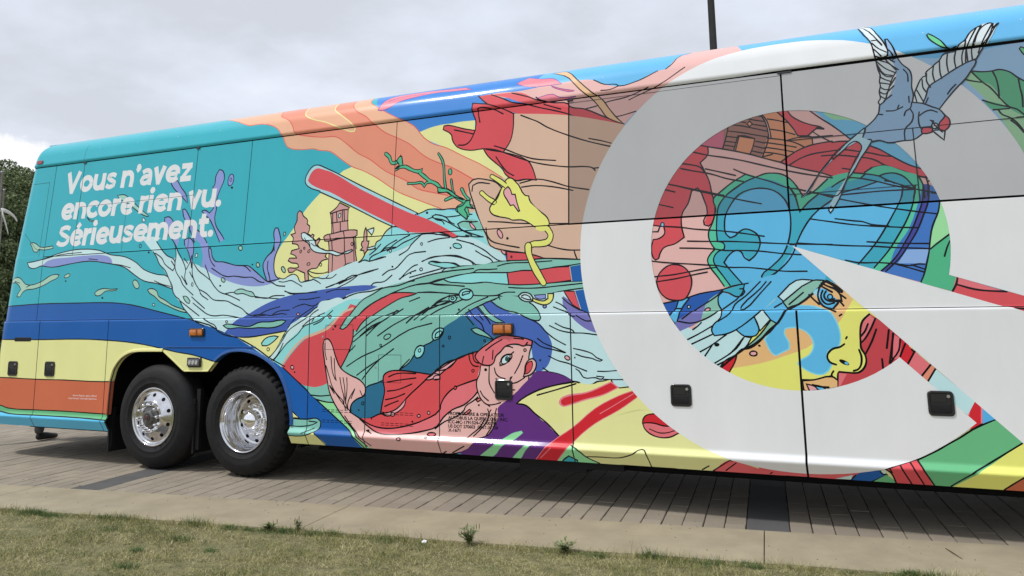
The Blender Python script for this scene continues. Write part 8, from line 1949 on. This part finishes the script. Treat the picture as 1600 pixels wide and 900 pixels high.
for px, py, dist, lab, rad_ in ((3.6, 268, 21.0, 'taller galvanised post left of the coach rear', .030), (6.6, 296, 21.6, 'shorter galvanised post left of the coach rear', .022)):
    tp = at(px, py, dist); ps = empty('metal_post', (tp.x, tp.y, -.06)); tag(ps, lab, 'post', 'posts left of the coach')
    MB().tube([(0, 0, 0), (0, 0, tp.z + .06)], rad_, 12).build('shaft', GALV, ps, True); MB().tube([(0, 0, tp.z + .05), (0, 0, tp.z + .08)], rad_ + .004, 12).build('cap', GALV, ps, True)
RIB = mat('pale_ribbon', (.62, .62, .58), .6)
def ribbon3(pts, w, name, parent):
    mb = MB(); 
    for i, p in enumerate(pts): q = Vector(p); wv = Vector((.05, .02, 1)).normalized()*w*(1 - .5*i/len(pts)); mb.v += [tuple(q - wv), tuple(q + wv)]
    for i in range(len(pts)-1): mb.f.append((2*i, 2*i+2, 2*i+3, 2*i+1))
    o = mb.build(name, RIB, parent, True); s_ = o.modifiers.new('thick', 'SOLIDIFY'); s_.thickness = .01; return o
rb = empty('pale_streamer', tuple(at(3, 329, 20.8))); tag(rb, 'pale plastic streamer blowing from the galvanised posts', 'streamer')
o0 = Vector(rb.location)
ribbon3([at(a, b_, 20.8) - o0 for a, b_ in ((1, 328), (8, 329), (16, 333), (22, 338), (26, 344), (27, 346))], .045, 'long_tail', rb); ribbon3([at(a, b_, 20.7) - o0 for a, b_ in ((3, 332), (6, 340), (9, 350), (11, 358), (13, 366))], .05, 'short_tail', rb)

# trees on the rise behind the coach
def leaf_mat(name, c0, c1):
    mt = bpy.data.materials.new(name); mt.use_nodes = True; t = mt.node_tree; b = t.nodes['Principled BSDF']; b.inputs['Roughness'].default_value = .6; b.inputs['Specular IOR Level'].default_value = .25
    g = N(t, 'ShaderNodeNewGeometry'); r = N(t, 'ShaderNodeValToRGB'); r.color_ramp.elements[0].color = (*c0, 1); r.color_ramp.elements[1].color = (*c1, 1); t.links.new(g.outputs['Random Per Island'], r.inputs[0]); t.links.new(r.outputs[0], b.inputs['Base Color']); return mt
LF = [leaf_mat('deep_green_leaf', (.08, .11, .045), (.20, .25, .11)), leaf_mat('olive_green_leaf', (.09, .12, .05), (.22, .26, .115))]
BARK = mat('bark', (.06, .048, .035), .9, noise=.3, nscale=5)
def tree_parts(seed, h, rad, n_, mt):
    r_ = np.random.default_rng(seed); tr = MB(); tr.tube([(0, 0, 0), (.1, 0, h*.3), (-.1, .1, h*.6), (0, 0, h*.92)], [h*.022, h*.017, h*.011, h*.003], 8)
    cl = []
    for k in range(46):
        f_ = .14 + .86*k/46; a = k*2.4; rr = rad*(1.0 - .75*max(0, f_-.35)/.65)*r_.uniform(.35, 1.0)*(.75 if f_ < .25 else 1); p = np.array([math.cos(a)*rr, math.sin(a)*rr, h*f_ + r_.normal(0, .04*h)]); cl.append(p)
        if k % 3 == 0: tr.tube([(0, 0, max(p[2]-rr*.5, .5)), (p[0]*.55, p[1]*.55, p[2]-rr*.15), tuple(p)], [h*.006, h*.004, h*.001], 5, False)
    cl = np.array(cl); c = cl[r_.integers(0, len(cl), n_)]; d = r_.normal(0, 1, (n_, 3)); d /= np.linalg.norm(d, axis=1)[:, None]
    pos = c + d*(r_.uniform(.25, 1, (n_, 1))**.5)*h*.085*np.array([1.15, 1.15, .85]); s = r_.uniform(.06, .15, n_)
    ax = r_.normal(0, 1, (n_, 3)); ax /= np.linalg.norm(ax, axis=1)[:, None]; bx = np.cross(ax, r_.normal(0, 1, (n_, 3))); bx /= np.linalg.norm(bx, axis=1)[:, None]
    V = np.stack([pos + ax*s[:, None], pos + bx*s[:, None]*.6, pos - ax*s[:, None], pos - bx*s[:, None]*.6], 1).astype(np.float32)
    me = bpy.data.meshes.new('crown'); me.vertices.add(n_*4); me.vertices.foreach_set('co', V.ravel()); me.loops.add(n_*4); me.loops.foreach_set('vertex_index', np.arange(n_*4, dtype=np.int32)); me.polygons.add(n_); me.polygons.foreach_set('loop_start', np.arange(0, n_*4, 4, dtype=np.int32)); me.update(calc_edges=True)
    me.materials.append(mt); tm = pydata('trunk', tr.v, tr.f, True); tm.materials.append(BARK); return me, tm
protos = [tree_parts(k, 11.0, 3.4, 22000, LF[k % 2]) for k in range(3)]
hill = pydata('rise', [(-120, 20, -.05), (-30, 75, -.05), (-30, 130, 9), (-180, 60, 9)], [(0, 1, 2, 3)]); tag(link('rise', hill, None, far_green), kind='structure')
spots = []
for row, (dist, base) in enumerate(((44, -.1), (50, .5), (57, 1.6), (66, 3.0))):
    for k, px in enumerate((-95, -48, -8, 30, 66) if row % 2 == 0 else (-70, -28, 12, 48)):
        spots.append((px + random.uniform(-8, 8), dist + random.uniform(-2, 2), base, row))
for i, (px, dist, base, row) in enumerate(spots):
    p = at(px, 480, dist); topz = at(px, 266 - 7*math.sin(i*1.7) + (14 if row < 1 else 0) + (36 if row == 0 else 0) + max(0, px - 12)*1.1, dist).z
    cm, tm = protos[i % 3]; sc_ = (topz - base)/11.0
    rt = empty('tree', (p.x, p.y, base)); rt.scale = (sc_*random.uniform(.85, 1.1), sc_*random.uniform(.85, 1.1), sc_*random.uniform(.92, 1.05)); rt.rotation_euler = (0, 0, random.uniform(0, 6.28))
    tag(rt, 'dark green leafy tree in the wood behind the coach rear', 'tree', 'trees in the wood behind the coach')
    link('crown', cm, rt); link('trunk', tm, rt)

# ------------------------------------------------------------------ person passing behind the coach
pr_ = empty('person', (-10.1, .85, 0)); tag(pr_, 'person walking behind the coach rear in grey trousers and dark shoes', 'person')
def skin(name, joints, edges, mt, parent, sub=2):
    me = bpy.data.meshes.new(name); me.from_pydata([j[:3] for j in joints], edges, []); o = link(name, me, parent, mt)
    sm = o.modifiers.new('skin', 'SKIN'); me.skin_vertices.new() if not me.skin_vertices else None
    for i, j in enumerate(joints): me.skin_vertices[0].data[i].radius = (j[3], j[4] if len(j) > 4 else j[3])
    me.skin_vertices[0].data[0].use_root = True
    ss_ = o.modifiers.new('sub', 'SUBSURF'); ss_.levels = sub; ss_.render_levels = sub; return o
SKINM = mat('skin_tone', (.45, .28, .20), .5); SHIRT = mat('dark_shirt', (.05, .06, .08), .85); TROU = mat('grey_trousers', (.085, .085, .08), .9, noise=.2, nscale=40); SHOE = mat('dark_shoe', (.022, .02, .02), .45)
skin('body', [(0, 0, .95, .13, .11), (0, 0, 1.2, .14, .10), (0, .02, 1.42, .16, .10), (0, .03, 1.53, .055), (0, .06, 1.66, .085, .10), (0, .05, 1.76, .06), (-.19, .02, 1.42, .055), (-.24, -.05, 1.15, .045), (-.24, .08, .92, .035), (.19, .02, 1.42, .055), (.25, .06, 1.15, .045), (.24, .22, .95, .035)],
     [(0, 1), (1, 2), (2, 3), (3, 4), (4, 5), (2, 6), (6, 7), (7, 8), (2, 9), (9, 10), (10, 11)], SHIRT, pr_)
skin('trousers', [(0, 0, .95, .14, .12), (.09, .02, .86, .095), (.10, .14, .50, .068), (.12, .09, .075, .060), (-.09, 0, .86, .095), (-.14, -.16, .55, .068), (-.20, -.50, .30, .055)], [(0, 1), (1, 2), (2, 3), (0, 4), (4, 5), (5, 6)], TROU, pr_)
skin('shoe', [(.12, .05, .055, .046, .055), (.12, .15, .060, .048, .055), (.115, .28, .042, .050, .040), (.11, .36, .036, .038, .030)], [(0, 1), (1, 2), (2, 3)], SHOE, pr_)
skin('shoe', [(-.20, -.56, .25, .046, .055), (-.20, -.50, .20, .048, .055), (-.20, -.42, .11, .050, .040), (-.20, -.37, .06, .038, .030)], [(0, 1), (1, 2), (2, 3)], SHOE, pr_)
